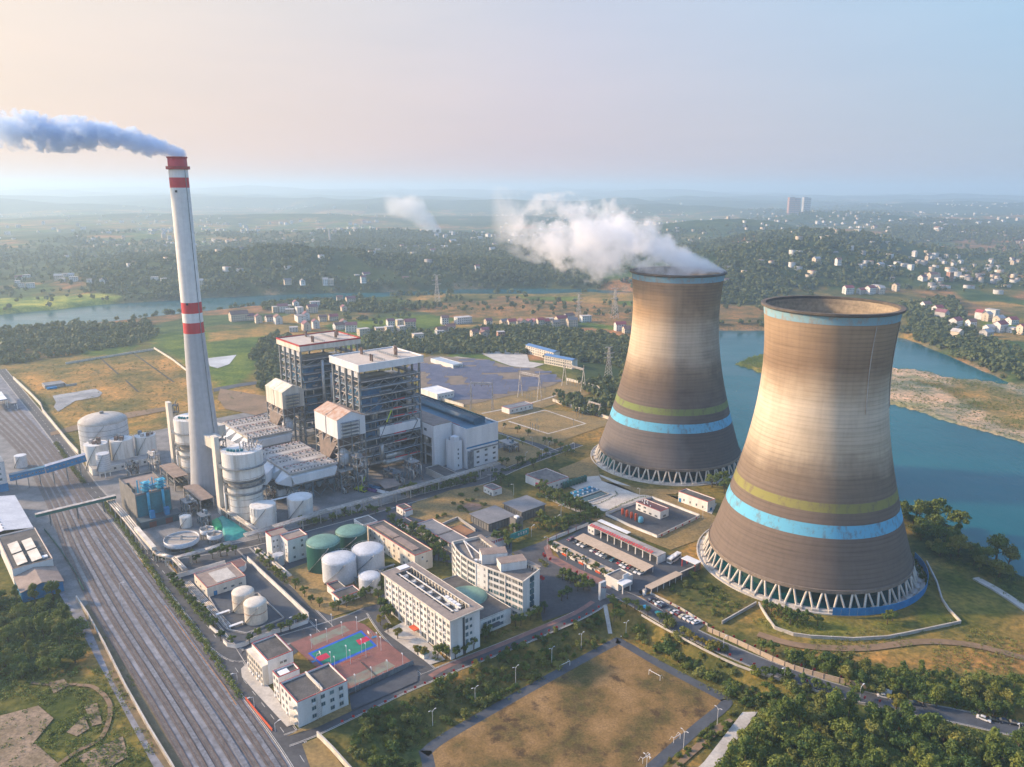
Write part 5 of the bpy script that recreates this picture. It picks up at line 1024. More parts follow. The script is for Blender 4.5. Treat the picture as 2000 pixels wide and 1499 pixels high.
hD1 = hgt(q('H', 372, 765), q('H', 345, 500)); r3, lu3, lv3 = block('canteen', 'white building with red roof edge and a tall windowed side next to the walled yard', 'building', 'H', (345, 500), (175, 312), (660, 432), hD1); shell(r3, -lu3, 0, 0, lv3, hD1-.6, white, roofd, redtrim, .6); wins(r3, 'S', -2.2, -lu3, 0, 7, [hD1*.18, hD1*.42, hD1*.66], 1.2, 1.6, 'd'); MB().box(-lu3, 0, -2.2, -.01, 0, hD1*.82).build('front_bay', cream, r3); wins(r3, 'E', 0, lv3*.45, lv3*.75, 2, [hD1*.7], 1.2, 1.0)
MB().box(-lu3, -lu3+.001+lu3, lv3-.9, lv3-.5, hD1, hD1+.25).build('roof_ridge', cream, r3)
# tank farm buildings
hh = 12.2; r, lu, lv = block('pump_house', 'three-storey white building with red roof line beside the dark green tanks', 'building', 'F', (340, 420), (70, 325), (550, 350), hh); lu = 9; shell(r, -lu, 0, 0, lv, hh-.6, white, roofb, redtrim, .6); wins(r, 'E', 0, 1, lv-1, 2, [2.2, 7.2, 10], 1.2, 1.3, skip=((0, 2),)); wins(r, 'S', 0, -lu, 0, 2, [3, 6.3, 9], .9, 1.1); MB().walls(-lu-7, -lu, -4.5, lv*.45, 0, hh).build('wing_wall', white, r); MB().box(-lu-7, -lu, -4.5, lv*.45, hh-.4, hh).build('wing_roof', roofb, r); mbb = MB(); [mbb.box(*bx, hh+.001, hh+.35) for bx in ((-lu-7.05,-lu+.05,-4.55,-4.3),(-lu-7.05,-lu-6.8,-4.3,lv*.45))]; mbb.build('roof_trim', redtrim, r)
wins(r, 'E', -lu, -4.2, -.6, 2, [3, 6.3, 9.4], .8, 1.0)
b = q('F', 250, 680); drum('acid_tank', 'small grey tank with open top at the foot of the three-storey white building', 'tank', b, 2.7, zat(b, q('F', 0, 570)[1]), tankw, rail=True)
hh = hgt(q('F', 1920, 712), q('F', 1915, 520)); r, lu, lv = block('workshop_block', 'long cream three-storey workshop with brown skylit roof beside the grey tanks', 'workshop', 'F', (1722, 585), (1205, 255), (1915, 520), hh); shell(r, -lu, 0, 0, lv, hh-.5, cream, roofd, redtrim, .5); wins(r, 'S', 0, -lu+1, -3, 9, [hh*.2, hh*.5, hh*.8], 1.3, 1.3, skip=((2, 0), (6, 1), (4, 2), (7, 2))); wins(r, 'E', 0, lv*.3, lv*.8, 2, [hh*.45, hh*.75], .8, .9, skip=((0, 0), (1, 1)))
for x0, x1 in ((-lu*.90, -lu*.52), (-lu*.50, -lu*.12)): MB().box(x0, x1, lv*.22, lv*.62, hh-.5, hh-.1).build('roof_light', roofb, r)
r, lu, lv = block('annex', 'flat grey-roofed annex behind the rear green tank', 'annex', 'F', (1160, 250), (1020, 240), (1265, 235), 4.5); shell(r, -10, 0, 0, 9, 4, white, roofg, None, .3)
hh = 3.6; r, lu, lv = block('meter_house', 'small L-shaped white building with brown roof in front of the small grey tank', 'building', 'F', (900, 1050), (815, 985), (1140, 970), hh); shell(r, -lu, 0, 0, lv, hh-.4, white, roofd, redtrim, .4, tw=.25); MB().walls(-lu-7.5, -lu, 1.5, 7, 0, hh+.4).build('wing_wall', white, r); MB().box(-lu-7.5, -lu, 1.5, 7, hh-.3, hh).build('wing_roof', roofd, r); mbb = MB(); [mbb.box(*bx, hh+.401, hh+.6) for bx in ((-lu-7.55,-lu+.0,1.45,1.7),(-lu-7.55,-lu-7.3,1.7,7))]; mbb.build('roof_trim', redtrim, r); wins(r, 'E', 0, 1, lv-1, 3, [1.8], 1.2, 1.2, 'b'); door(r, 'S', 0, -lu*.6)
for bpx, rr, top, m_, rm, lb in (((745, 705), 8.2, 435, greent, greenl, 'front dark green tank with pale domed top'), ((1042, 505), 8.0, 320, greent, greenl, 'rear dark green tank with pale domed top'), ((912, 835), 8.0, 615, tankw, tankw, 'largest-looking grey-white tank, beside the front green tank'), ((1222, 725), 7.8, 515, tankw, tankw, 'grey-white tank between the rear green tank and the workshop'), ((1237, 945), 5.0, 805, tankw, tankw, 'smallest grey-white tank, next to the office block')):
    b = q('F', *bpx); drum('storage_tank', lb, 'tank', b, rr, zat(b, q('F', 0, top)[1]), m_, dome=rr*.22, roofm=rm, group='storage tanks in the tank farm')
r, lu, lv = block('pipe_bridge', 'low grey pipe bridge among the grey tanks', 'pipe bridge', 'F', (1080, 830), (1060, 810), (1480, 660), 3.4); MB().box(-1.2, 0, 0, lv, 2.9, 3.3).build('deck', steel, r); [MB().box(-1.1, -.1, y, y+.3, 0, 2.9).build('trestle', steel, r) for y in np.linspace(0, lv-1, 6)]
# walled oil yard
hh = hgt(q('G', 515, 605), q('G', 510, 470)); r, lu, lv = block('oil_pump_house', 'single-storey white pump house with brown sunken roof in the walled oil yard', 'building', 'G', (510, 470), (320, 285), (1025, 300), hh); shell(r, -lu, 0, 0, lv, hh-.3, cream, roofb, redtrim, .3, tw=.22); MB().box(-lu*.8, -lu*.12, lv*.3, lv*.8, hh-.3, hh-.12).build('sunken_roof', concl, r); wins(r, 'E', 0, lv*.35, lv*.95, 3, [1.9], 1.6, 1.0); wins(r, 'S', 0, -lu, -1, 3, [1.9], 1.2, 1.0); door(r, 'E', 0, lv*.2, 1.6, 2.2)
for bpx, top, lb in (((1015, 748), 520, 'rear cream oil tank with rusty waist band'), ((1180, 905), 665, 'front cream oil tank with rusty waist band')):
    b = q('G', *bpx); z = zat(b, q('G', 0, top)[1]); rt = drum('oil_tank', lb, 'tank', b, 4.75, z, tankc, dome=1.3, roofm=tankc, rail=False, group='two cream oil tanks'); MB().lathe([(4.75, z*.55), (4.85, z*.55), (4.85, z*.59), (4.75, z*.59)], 40).build('waist_band', rusty, rt)
r, lu, lv = block('fire_pump_room', 'low maroon-roofed room at the back corner of the oil yard wall', 'building', 'G', (850, 225), (760, 130), (1060, 150), 3); MB().prism([(-lu, 0), (0, 0), (0, lv*.75), (-lu*.3, lv), (-lu, lv)], 0, 3, cap=False).build('wall', white, r); MB().prism([(-lu, 0), (0, 0), (0, lv*.75), (-lu*.3, lv), (-lu, lv)], 2.7, 2.8).build('roof', mat('maroon_roof', (.20,.11,.10), (.15,.08,.075), .2, .8), r)
def wall_line(name, label, pts, k, h, t=.3, m=white, cat='wall', cap=True, z=0.0, n=1, posts=0, postm=None, base=True):
    P_ = smoothline(pg(pts, z, k), n) if n > 1 else pg(pts, z, k); c = P_[0].copy(); o = MB(); rel = [p-c for p in P_]
    for a, b in zip(rel, rel[1:]): o.beam(a+Vector((0,0,h/2)), b+Vector((0,0,h/2)), t, h)
    root = empty(name, c, 0, label, cat); o.build('panel', m, root)
    if cap:
        o = MB(); [o.beam(a+Vector((0,0,h+.06)), b+Vector((0,0,h+.06)), t+.16, .14) for a, b in zip(rel, rel[1:])]; o.build('coping', concl if m is not tan else tan, root)
    if posts:
        for a, b in zip(rel, rel[1:]):
            l = (b-a).length
            for i in range(max(1, int(l/posts))): p = a.lerp(b, i*posts/l); MB().box(p.x-.22, p.x+.22, p.y-.22, p.y+.22, 0, h+.3).build('post', postm or m, root)
    return root
wall_line('yard_wall', 'white wall along the far and road side of the oil yard', [(95,350),(760,160)], 'G', 2.2); wall_line('yard_wall', 'long white oil yard wall running down beside the tank farm road', [(1060,110),(1280,320),(1880,880)], 'G', 2.4)
wall_line('yard_wall', 'curved white oil yard wall behind the trimmed trees at its low end', [(1885,890),(1870,950),(1620,1040),(1450,1085),(1150,1190),(1030,1255),(900,1290),(790,1270),(735,1215)], 'G', 1.8); wall_line('yard_wall', 'short white stub of oil yard wall between road-side shrubs', [(550,1010),(680,1130)], 'G', 1.6)
wall_line('bund_wall', 'low grey bund wall round the two cream oil tanks', [(690,690),(540,610),(800,1050),(1050,1100),(1550,890),(1200,560),(900,600)][1:], 'G', .8, .4, concrete, 'bund', False); r = empty('pipe_trench', g(*q('G', 240, 400)), 0, 'pale bundle of ground pipes beside the oil pump house', 'pipes'); P_ = [p-r.location for p in pg([(240,400),(500,680),(820,1030)], 0, 'G')]
for i in range(5): MB().path([p+Vector((UU.y*-1*(i*.65-1.3)+0, UU.x*(i*.65-1.3), .5)) for p in P_], .22, 8).build('pipe', steelw, r, True)
for a in ((720, 810), (900, 970)): rr, lu, lv = block('pipe_step', 'low white step-over bridge across the oil pipes, '+('upper' if a[0] < 800 else 'lower')+' one', 'footbridge', 'G', (a[0]-80, a[1]+30), (a[0]-90, a[1]+10), (a[0]+90, a[1]-50), 1.2); MB().box(-1.4, 0, 0, lv, 1.0, 1.2).build('deck', whitem, rr); [MB().box(-1.3, -.1, y, y+.2, 0, 1.0).build('leg', whitem, rr) for y in (.1, lv-.3)]
# grey halls, lawn buildings
for near, left, right, bot, lb in (((1060, 570), (825, 445), (1375, 460), (1065, 672), 'left of two grey flat-roofed halls with dark walls'), ((1450, 430), (1215, 320), (1720, 320), (1460, 545), 'right of two grey flat-roofed halls with dark walls')):
    hh = hgt(q('N', *bot), q('N', *near)); r, lu, lv = block('grey_hall', lb, 'hall', 'N', near, left, right, hh, 'two grey halls'); MB().walls(-lu+.8, -.8, .8, lv-.8, 0, hh-.5).build('wall', greyb, r); MB().box(-lu, 0, 0, lv, hh-.25, hh).build('roof', greyr, r); MB().walls(-lu+.7, -.7, .7, lv-.7, hh*.78, hh-.26).build('clerestory', glass, r); mb = MB(); [mb.box(-.79, -.6, y, y+.2, 0, hh*.78) for y in np.linspace(1, lv-1.2, 9)]; [mb.box(x, x+.2, .6, .79, 0, hh*.78) for x in np.linspace(-lu+1, -1.2, 8)]; mb.build('fin_posts', steeld, r)
r, lu, lv = block('hall_link', 'grey brick entrance tower joining the two grey halls', 'entrance', 'N', (1375, 520), (1325, 480), (1465, 490), 7.5); lu = max(lu, 4); MB().walls(-lu, 0, 0, lv, 0, 7.5).build('wall', greyb, r); MB().box(-lu, 0, 0, lv, 7.2, 7.35).build('roof', roofg, r); MB().box(-lu*.7, -lu*.2, lv*.3, lv*.7, 7.36, 8.3).build('roof_light', whitem, r); MB().box(.005, .1, lv*.4, lv*.6, 0, 6).build('dark_slot', steeld, r)
hh = hgt(q('N', 1110, 247), q('N', 1110, 165)); r, lu, lv = block('guard_house', 'small white house with red roof edge on the dry lawn', 'house', 'N', (1110, 165), (988, 115), (1218, 135), hh); shell(r, -lu, 0, 0, lv, hh-.3, white, roofg, redtrim, .3, tw=.25); wins(r, 'S', 0, -lu, -lu*.3, 2, [1.9], 1.0, 1.0); door(r, 'S', 0, -lu*.22, 1.1, 2.1, DOOR.mesh('door', [glass])); wins(r, 'E', 0, 1, lv*.5, 1, [1.9], 1.4, .9)
hh = 5.0; r, lu, lv = block('long_shed', 'long white store with red roof line and grey sheet roof behind the curved office', 'store', 'N', (690, 850), (170, 570), (800, 805), hh); lv = 11; shell(r, -lu, 0, 0, lv, hh-.5, white, greyr, redtrim, .4, tw=.25); MB().box(-lu*.52, -lu*.49, .3, lv-.3, hh-.5, hh-.3).build('roof_joint', roofd, r)
for near, left, right, hh, lb in (((105, 590), (-30, 520), (190, 560), 3.6, 'small brown-roofed house at the upper end of the long store'), ((45, 395), (-40, 350), (150, 370), 4.2, 'small white two-part house with brown roof above the lawn edge'), ((70, 420), (40, 395), (160, 395), 3.4, 'low balcony wing beside the small two-part house')):
    r, lu, lv = block('small_house', lb, 'house', 'N', near, left, right, hh); lv = max(lv, 5); lu = max(lu, 5); shell(r, -lu, 0, 0, lv, hh-.3, white, roofd, redtrim, .3, tw=.22); wins(r, 'S', 0, -lu, 0, 2, [1.8], 1, 1)
def glyphs(root, face_x, y0, y1, z, hgt_, n, m, name='lettering'):
    rnd = random.Random(n); mb = MB(); dy = (y1-y0)/n
    for i in range(n):      # square characters made of strokes
        a = y0+dy*i+dy*.12; b = y0+dy*(i+1)-dy*.12
        for k in range(4): zz = z+hgt_*(k/3-.5)*.9; mb.box(face_x, face_x+.12, a+rnd.random()*dy*.2, b-rnd.random()*dy*.2, zz-.09, zz+.09)
        for k in range(2): yy = a+(b-a)*rnd.choice((.15, .5, .85)); mb.box(face_x+.001, face_x+.121, yy-.1, yy+.1, z-hgt_*.5, z+hgt_*.5)
    return mb.build(name, m, root)
r, lu, lv = block('slogan_wall', 'white gate wall carrying a row of red characters by the forecourt', 'sign wall', 'N', (1035, 790), (960, 740), (1240, 700), 5.0); lv = max(lv, 8); MB().walls(-6, 0, 0, lv, 0, 5).build('wall', white, r); MB().box(-6, 0, 0, lv, 4.4, 4.6).build('roof', roofg, r); glyphs(r, .02, .8, lv-.8, 4.0, 1.3, 7, red)
r, lu, lv = block('billboard', 'teal hoarding with white painted ornaments on the forecourt bank', 'billboard', 'N', (1285, 800), (1280, 790), (1492, 690), 0); lv = max(lv, 9); MB().box(-.3, 0, 0, lv, 1.2, 4.6).build('board', mat('billboard_teal', (.02,.22,.22), (.03,.33,.30), .25, .5), r); glyphs(r, .02, lv*.45, lv*.92, 3.1, 1.4, 4, white); [MB().box(-.5, -.31, y, y+.25, 0, 4.4).build('post', steel, r) for y in (.3, lv*.5, lv-.6)]
wall_line('court_wall', 'low dark wall round the orange clay yard', [(540,650),(480,605),(690,515),(900,660)], 'N', 1.6, .4, concrete)
# ---------------------------------------------------------------- car park, gate, gas yard, pump house
hh = hgt(q('L', 1290, 622), q('L', 1285, 530)); r, lu, lv = block('gas_station_house', 'two-storey white building beside the row of orange cylinders', 'building', 'L', (1285, 530), (1030, 430), (1360, 490), hh); shell(r, -lu, 0, 0, lv, hh-.4, white, mat('maroon_felt', (.15,.07,.075), (.10,.05,.055), .3, .8), redtrim, .4, tw=.3); wins(r, 'S', 0, -lu+.5, -1, 4, [hh*.27, hh*.72], 1.9, 1.1, skip=((2, 1), (3, 1))); wins(r, 'E', 0, .5, lv-.5, 1, [hh*.3], 2.4, 1.3); rnd = random.Random(2)
for i in range(9): x, y = -lu*rnd.uniform(.45, .95), lv*rnd.uniform(.15, .85); MB().tube((x, y, hh-.4), (x, y, hh+.35), .3, n=10).build('roof_vent', whitem, r)
for i, (a, top) in enumerate((((888, 575), 492), ((933, 598), 508), ((980, 615), 530), ((1027, 638), 545))):
    b = q('L', *a); c = g(*b); z = zat(b, q('L', 0, top+6)[1]); rt = empty('gas_cylinder', c, 0, f'upright orange gas cylinder, {ordw(i)} of four counted from the hedge', 'cylinder', 'orange gas cylinders'); MB().lathe([(.05, .9), (.65, 1.0), (.8, 1.4), (.8, z-.7), (.6, z-.2), (.05, z)], 20).build('vessel', orange, rt, True); [MB().tube((.9*math.cos(k), .9*math.sin(k), 0), (.9*math.cos(k), .9*math.sin(k), 1.3), .12, n=6).build('leg', orange, rt) for k in (0, 2.1, 4.2)]
b = q('L', 1077, 662); c = g(*b); rt = empty('gas_cylinder', c, 0, 'short light blue gas vessel at the end of the orange cylinders', 'cylinder'); MB().lathe([(.05, .6), (1.2, .9), (1.5, 1.6), (1.5, 3.2), (1.1, 4.1), (.05, 4.5)], 20).build('vessel', mat('sky_blue_paint', (.14,.42,.55), None, .3, .5), rt, True); [MB().tube((1.1*math.cos(k), 1.1*math.sin(k), 0), (1.1*math.cos(k), 1.1*math.sin(k), 1.2), .12, n=6).build('leg', steelw, rt) for k in (0, 2.1, 4.2)]
sheet('gas_yard', asphalt, [(700,590),(1040,455),(1190,400),(1690,595),(1250,810)], 'L')
wall_line('compound_wall', 'white red-marked wall on the car park side of the gas yard', [(715,580),(970,700),(1250,812)], 'L', 1.7); wall_line('compound_wall', 'white red-marked wall on the near tower side of the gas yard', [(1258,812),(1692,600)], 'L', 1.7); wall_line('compound_wall', 'plain white wall at the back of the gas yard', [(1690,592),(1400,480),(1190,400),(1030,455),(712,570)], 'L', 1.7)
for k, (a, b) in enumerate((((715, 580), (1250, 812)), ((1258, 812), (1692, 600)))):
    for i in range(6): p = g(*q('L', a[0]+(b[0]-a[0])*(i+.5)/6, a[1]+(b[1]-a[1])*(i+.5)/6)); par = [o for o in bpy.data.objects if o.name.startswith('compound_wall')][k]; d = g(*q('L', *b))-g(*q('L', *a)); an = math.atan2(d.y, d.x); o = MB().box(-.7, .7, -.24, -.17, .5, 1.4).build('red_mark', red, par); o.location = p-par.location; o.rotation_euler = (0, 0, an)
hh = hgt(q('L', 1780, 542), q('L', 1780, 430)); r, lu, lv = block('pump_station', 'white dark-roofed pump station between the two cooling towers', 'building', 'L', (1780, 430), (1580, 280), (1895, 410), hh); shell(r, -lu, 0, 0, lv, hh-.4, white, roofd, redtrim, .4, tw=.3); wins(r, 'S', 0, -lu+2, -1, 4, [hh*.35], .9, 1.5); door(r, 'S', 0, -lu+1.4, 1.6, 2.6); door(r, 'E', 0, lv*.5, 2, 2)
hh = 4.6; r, lu, lv = block('garage_canopy', 'long grey-roofed open garage with red characters along its roof edge', 'garage', 'L', (1255, 1000), (535, 668), (1345, 962), hh); MB().box(-lu, 0, 0, lv, hh-.4, hh).build('roof', mat('streaked_grey_roof', (.42,.41,.40), (.25,.235,.225), .12, .8, st=(1,1,1)), r); mb = MB(); n_ = 9
MB().walls(-lu, 0, lv-.4, lv-.1, 0, hh-.4).build('back_wall', white, r); MB().box(-.4, -.05, 0, lv-.4, 0, hh-.4).build('end_wall', white, r); MB().walls(-lu, -lu*.9, .1, lv-.41, 0, hh-.4).build('end_room', white, r); wins(r, 'S', .1, -lu, -lu*.9, 2, [2], 1, 1)
for i in range(1, n_): x = -lu*.9+lu*.9*i/n_; MB().box(x-.25, x+.25, .1, .6, 0, hh-.4).build('post', white, r)
rnd = random.Random(4); mb = MB()
for i in range(26):
    x0 = -lu*.97+i*lu*.90/26
    for k in range(3): mb.beam((x0+.1, -.05+.7*k, hh+.25+.2*k), (x0+lu*.026, -.05+.7*k, hh+.25+.2*k), .14, .3)
    mb.beam((x0+.2+rnd.random()*.6, -.1, hh+.12), (x0+.2+rnd.random()*.6, 1.5, hh+.7), .16, .22)
mb.build('lettering', red, r)
r2, lu2, lv2 = block('cycle_shed', 'white-roofed narrow shed behind the open garage', 'shed', 'L', (935, 765), (620, 630), (970, 745), 3.6); MB().box(-lu2, 0, 0, lv2, 3.4, 3.6).build('roof', whitem, r2); [MB().box(x-.1, x+.1, y-.1, y+.1, 0, 3.4).build('post', steel, r2) for x in np.linspace(-lu2+.3, -.3, 6) for y in (.3, lv2-.3)]
def carport(label, near, left, right, h, ends=True, m=tan):
    r, lu, lv = block('carport', label, 'carport', 'L', near, left, right, h); MB().add([(-lu,0,h-.35),(0,0,h-.35),(0,lv,h+.35),(-lu,lv,h+.35),(-lu,0,h-.2),(0,0,h-.2),(0,lv,h+.5),(-lu,lv,h+.5)], [(4,5,6,7),(3,2,1,0),(0,1,5,4),(1,2,6,5),(2,3,7,6),(3,0,4,7)]).build('roof', m, r)
    n_ = max(2, int(lu/6))
    for i in range(n_+1): x = -lu+.2+(lu-.4)*i/n_; MB().box(x-.12, x+.12, lv-.6, lv-.35, 0, h).build('post', white, r)
    return r, lu, lv
carport('long tan carport sheltering the middle row of parked cars', (1120, 1155), (365, 812), (1200, 1103), 3.0); carport('tan carport behind the poster fence nearest the brick pavement', (798, 1205), (140, 862), (850, 1178), 3.0)
r, lu, lv = block('bicycle_canopy', 'tan canopy on top of the long dark stone wall by the gate', 'canopy', 'L', (1190, 1345), (1135, 1303), (1515, 1185), 3.2); MB().box(-lu, 0, 0, lv, 3.0, 3.2).build('roof', tan, r); [MB().box(x-.12, x+.12, y-.12, y+.12, 0, 3.0).build('post', white, r) for x in (-lu+.3, -.3) for y in np.linspace(.4, lv-.4, 6)]
wall_line('stone_wall', 'long dark stained retaining wall under the tan bicycle canopy', [(1195,1380),(1500,1225),(1700,1135)], 'L', 3.0, .5, mat('stained_stone', (.17,.15,.14), (.09,.082,.08), .5, .9))
r, lu, lv = block('wash_canopy', 'white canopy on red posts at the edge of the near tower basin', 'canopy', 'L', (1650, 1085), (1525, 1008), (1710, 1053), 4.4); MB().box(-lu, 0, 0, lv, 4.1, 4.4).build('roof', whitem, r); [MB().box(x-.2, x+.2, y-.2, y+.2, 0, 4.1).build('post', redtrim, r) for x in (-lu+.5, -.5) for y in (.4, lv-.4)]
r, lu, lv = block('gate_lodge', 'grey-white gate lodge with a flat stepped roof and a sign over it', 'gate lodge', 'L', (845, 1260), (785, 1195), (1015, 1200), 5.2); lu = max(lu, 8); shell(r, -lu, 0, 0, lv, 4.8, white, roofg, None, .5); MB().box(.01, 3.6, -1, lv*.55, 4.3, 4.9).build('gate_canopy', whitem, r); [MB().box(3.0, 3.4, y, y+.4, 0, 4.3).build('post', white, r) for y in (-.6, lv*.45)]; MB().box(-.6, -.2, lv*.35, lv*.72, 5.3, 6.9).build('roof_sign', whitem, r); wins(r, 'E', 0, lv*.55, lv-.3, 2, [2.0], 1.3, 1.4, 'b')
b0 = g(*q('L', 655, 1468)); hh = hgt(q('L', 655, 1468), q('L', 655, 1285)); r = empty('gate_pylon', b0, PA, 'tall grey gate pylon with red emblem boards beside the road', 'gate pylon'); MB().box(-1.3, 0, 0, 3.6, 0, hh).build('shaft', tankw, r); mb = MB(); [mb.box(-1.36, .06, y, y+.12, .3, hh-.3) for y in (.05, 1.1, 2.2, 3.4)]; mb.build('ribs', steelw, r); [MB().box(.07, .12, .5+k*1.1, 1.1+k*1.1, hh*.72-k*.5, hh*.80-k*.5).build('emblem', redtrim, r) for k in range(3)]
r = empty('gate_post', g(*q('L', 1115, 1405)), PA, 'short white gate post with dark cabinet opposite the lodge', 'gate post'); MB().box(-.6, .6, -.6, .6, 0, 2.6).build('pillar', white, r); MB().box(-2.6, -.9, -.5, .7, 0, 1.6).build('cabinet', black, r); MB().box(-.7, .7, -.7, .7, 2.6, 2.8).build('cap', concrete, r)
wall_line('poster_fence', 'low white fence with red posters between trimmed trees', [(130,910),(400,1045),(780,1250)], 'L', 1.5, .2, white); par = [o for o in bpy.data.objects if o.name.startswith('poster_fence')][0]
for i in range(7): t = (i+.7)/7.4; a, b = q('L', 130, 918), q('L', 780, 1258); p = g(a[0]+(b[0]-a[0])*t, a[1]+(b[1]-a[1])*t); o = MB().box(-1.6, 1.6, -.22, -.12, .25, 1.35).build('poster', orange if i % 2 else white, par); o.location = p-par.location; o.rotation_euler = (0, 0, PA)
wall_line('car_park_wall', 'white panelled wall with red coping along the upper end of the car park', [(110,852),(320,765),(530,680)], 'L', 1.8, .25, white, posts=6, postm=redtrim)
# water treatment
hh = 5.5; r, lu, lv = block('pump_room', 'L-shaped white pump room with red roof edge above the water basins', 'building', 'L', (108, 240), (-120, 140), (322, 168), hh); shell(r, -lu, 0, 0, lv, hh-.4, white, roofg, redtrim, .4, tw=.3); wins(r, 'E', 0, 2, lv-1, 4, [2.4], 1.2, 1.4); door(r, 'E', 0, 1.6, 2.2, 2.6)
r, lu, lv = block('filter_bank', 'row of dark green pressure filters beside the basins', 'filters', 'L', (300, 310), (240, 270), (510, 215), 0); lv = max(lv, 16)
for i in range(8): y = lv*(i+.5)/8; MB().lathe([(1.1, .4), (1.3, .9), (1.3, 3.4), (.9, 4.2), (.05, 4.5)], 14, -3, y).build('filter_vessel', greent, r, True)
r, lu, lv = block('clarifier', 'sunken water basin with blue covers and white caps on its walkways', 'basin', 'L', (500, 450), (330, 345), (740, 350), 0); lu, lv = max(lu, 14), max(lv, 14)
mb = MB(); [mb.box(*bx, 0, .9) for bx in ((-lu,0,0,.5),(-lu,0,lv-.5,lv),(-lu,-lu+.5,.5,lv-.5),(-.5,0,.5,lv-.5),(-lu*.45,-lu*.45+.5,.5,lv-.5))]; mb.build('basin_wall', concl, r); MB().box(-lu*.45+.5, -.5, .5, lv-.5, .15, .25).build('water', mat('basin_water_green', (.03,.075,.075), (.02,.05,.055), .3, .15), r); MB().box(-lu+.5, -lu*.45, .5, lv-.5, .6, .7).build('deck', mat('basin_blue', (.05,.16,.21), (.03,.11,.16), .3, .4), r)
for i in range(5):
    for j in range(2): x, y = -lu*(.62+.24*j), lv*(.12+.19*i); MB().tube((x, y, .7), (x, y, 1.5), .95, .8, n=14).build('blue_cover', cyan if j else mat('cover_blue', (.03,.2,.38), None, .3, .5), r); MB().tube((x+.9, y+1, .7), (x+.9, y+1, 1.6), .7, .5, n=12).build('white_cap', whitem, r)
wall_line('basin_kerb', 'pale kerb round the basin lawn', [(320,350),(520,462),(830,360),(740,320)], 'L', .4, .4, concl, 'kerb', False)
drum('red_tank', 'small squat red tank by the hedge in front of the pump room', 'tank', q('L', 20, 275), 2.6, 2.6, mat('pinkish_red', (.5,.03,.08), None, .3, .5), dome=.8, rail=False)
# railway-side buildings on the left
wsh = mat('white_corrugated_roof', (.66,.67,.68), (.54,.55,.57), .15, .5)
r, lu, lv = block('goods_shed', 'large white-roofed goods shed at the left edge', 'shed', 'J', (415, 470), (190, 50), (520, 430), 8.0); lv0 = 24; MB().walls(-lu, 0, -lv0, 0, 0, 7.4).build('wall', whitem, r); MB().gable(-lu, 0, -lv0, 0, 7.4, 9.6, .25, 'x', .8).build('roof', wsh, r); MB().box(-lu+1, -1.5, -6.8, -3.6, 8.12, 8.35).build('roof_light', greyr, r)
mb = MB(); [mb.box(-lu*(i+.5)/12-.3, -lu*(i+.5)/12+.3, -lv0/2-.3, -lv0/2+.3, 9.75, 10.3) for i in range(12)]; mb.build('ridge_vents', steel, r)
hh = hgt(q('J', 185, 1270), q('J', 160, 1030)); r, lu, lv = block('unloading_house', 'white building with dark roof and four pale skylight panels by the railway', 'building', 'J', (160, 1030), (-40, 600), (700, 890), hh); shell(r, -lu, 0, 0, lv, hh-.4, white, roofd, rusty, .4, tw=.3)
for i in range(2):
    for j in range(2): x, y = -lu*(.18+.34*i), lv*(.14+.36*j); o = MB().box(-lu*.15, lu*.15, -lv*.13, lv*.13, 0, .2).build('skylight', cream, r); o.location = (x, y+lv*.13, hh+.5); o.rotation_euler = (.14, 0, 0)
MB().box(-6, -3.4, lv*.78, lv*.92, hh-.4, hh+.2).build('roof_vent', whitem, r)
r, lu, lv = block('locomotive_shed', 'blue-walled shed with brown pitched roof beside the railway', 'shed', 'J', (285, 1350), (185, 1150), (840, 1205), 5.0); lu = max(lu, 12); MB().walls(-lu, 0, 0, lv, 0, 5).build('wall', blues, r); m_ = MB(); m_.add([(0,0,5),(0,lv,5),(0,lv/2,7.3)], [(0,1,2)]); m_.build('gable_wall', blues, r); MB().gable(-lu, 0, 0, lv, 5, 7.3, .2, 'x', .5).build('roof', roofb, r)
r, lu, lv = block('transfer_house', 'blue-grey transfer house with bright blue base at the left edge', 'building', 'I', (130, 1640), (40, 1500), (160, 1630), 0); MB().walls(-14, 0, -16, 0, 5, 19).build('wall', tankw, r); MB().walls(-14.2, .2, -16.2, .2, 0, 5).build('base', blues, r); MB().box(-14, 0, -16, 0, 18.6, 19).build('roof', steel, r); [link('window', WINM['b'], r, (0, y, z), pi/2, (1.4, 1, 1.6)) for y in (-3, -8, -13) for z in (8, 11.5, 15)]
def gallery(label, a, b, za, zb, wd, ht, m, roofm, k='I', legs=3, wn=True):
    A, B = g(*q(k, *a), za), g(*q(k, *b), zb); c = A.copy(); c.z = 0; r = empty('conveyor_gallery', c, 0, label, 'conveyor'); A, B = A-c, B-c; MB().beam(A, B, wd, ht).build('casing', m, r); up = Vector((0, 0, ht/2+.1)); MB().beam(A+up, B+up, wd+.4, .2).build('roof', roofm, r)
    d = (B-A).normalized(); nn = Vector((d.y, -d.x, 0)).normalized()
    if wn:
        for i in range(10): p = A.lerp(B, (i+.5)/10)+nn*(wd/2); link('window', WINM['b'], r, p, math.atan2(d.y, d.x), (1.1, 1, .9))
    for i in range(legs):
        p = A.lerp(B, (i+.5)/legs); mb = MB(); [mb.beam((p+nn*s*wd*.45)-Vector((0, 0, ht/2)), (p.x+nn.x*s*wd*.6, p.y+nn.y*s*wd*.6, 0), .35) for s in (-1, 1)]; mb.build('trestle', steel, r)
    return r
gallery('bright blue conveyor gallery crossing over the railway, lower half', (140, 1450), (655, 1330), 8, 9.5, 3.6, 3.8, blues, bluer); gallery('bright blue conveyor gallery crossing over the railway, upper half by the silos', (665, 1325), (1255, 1150), 9.6, 13, 4.2, 4.4, blues, mat('lavender_sheet', (.32,.36,.46), None, .3, .5))
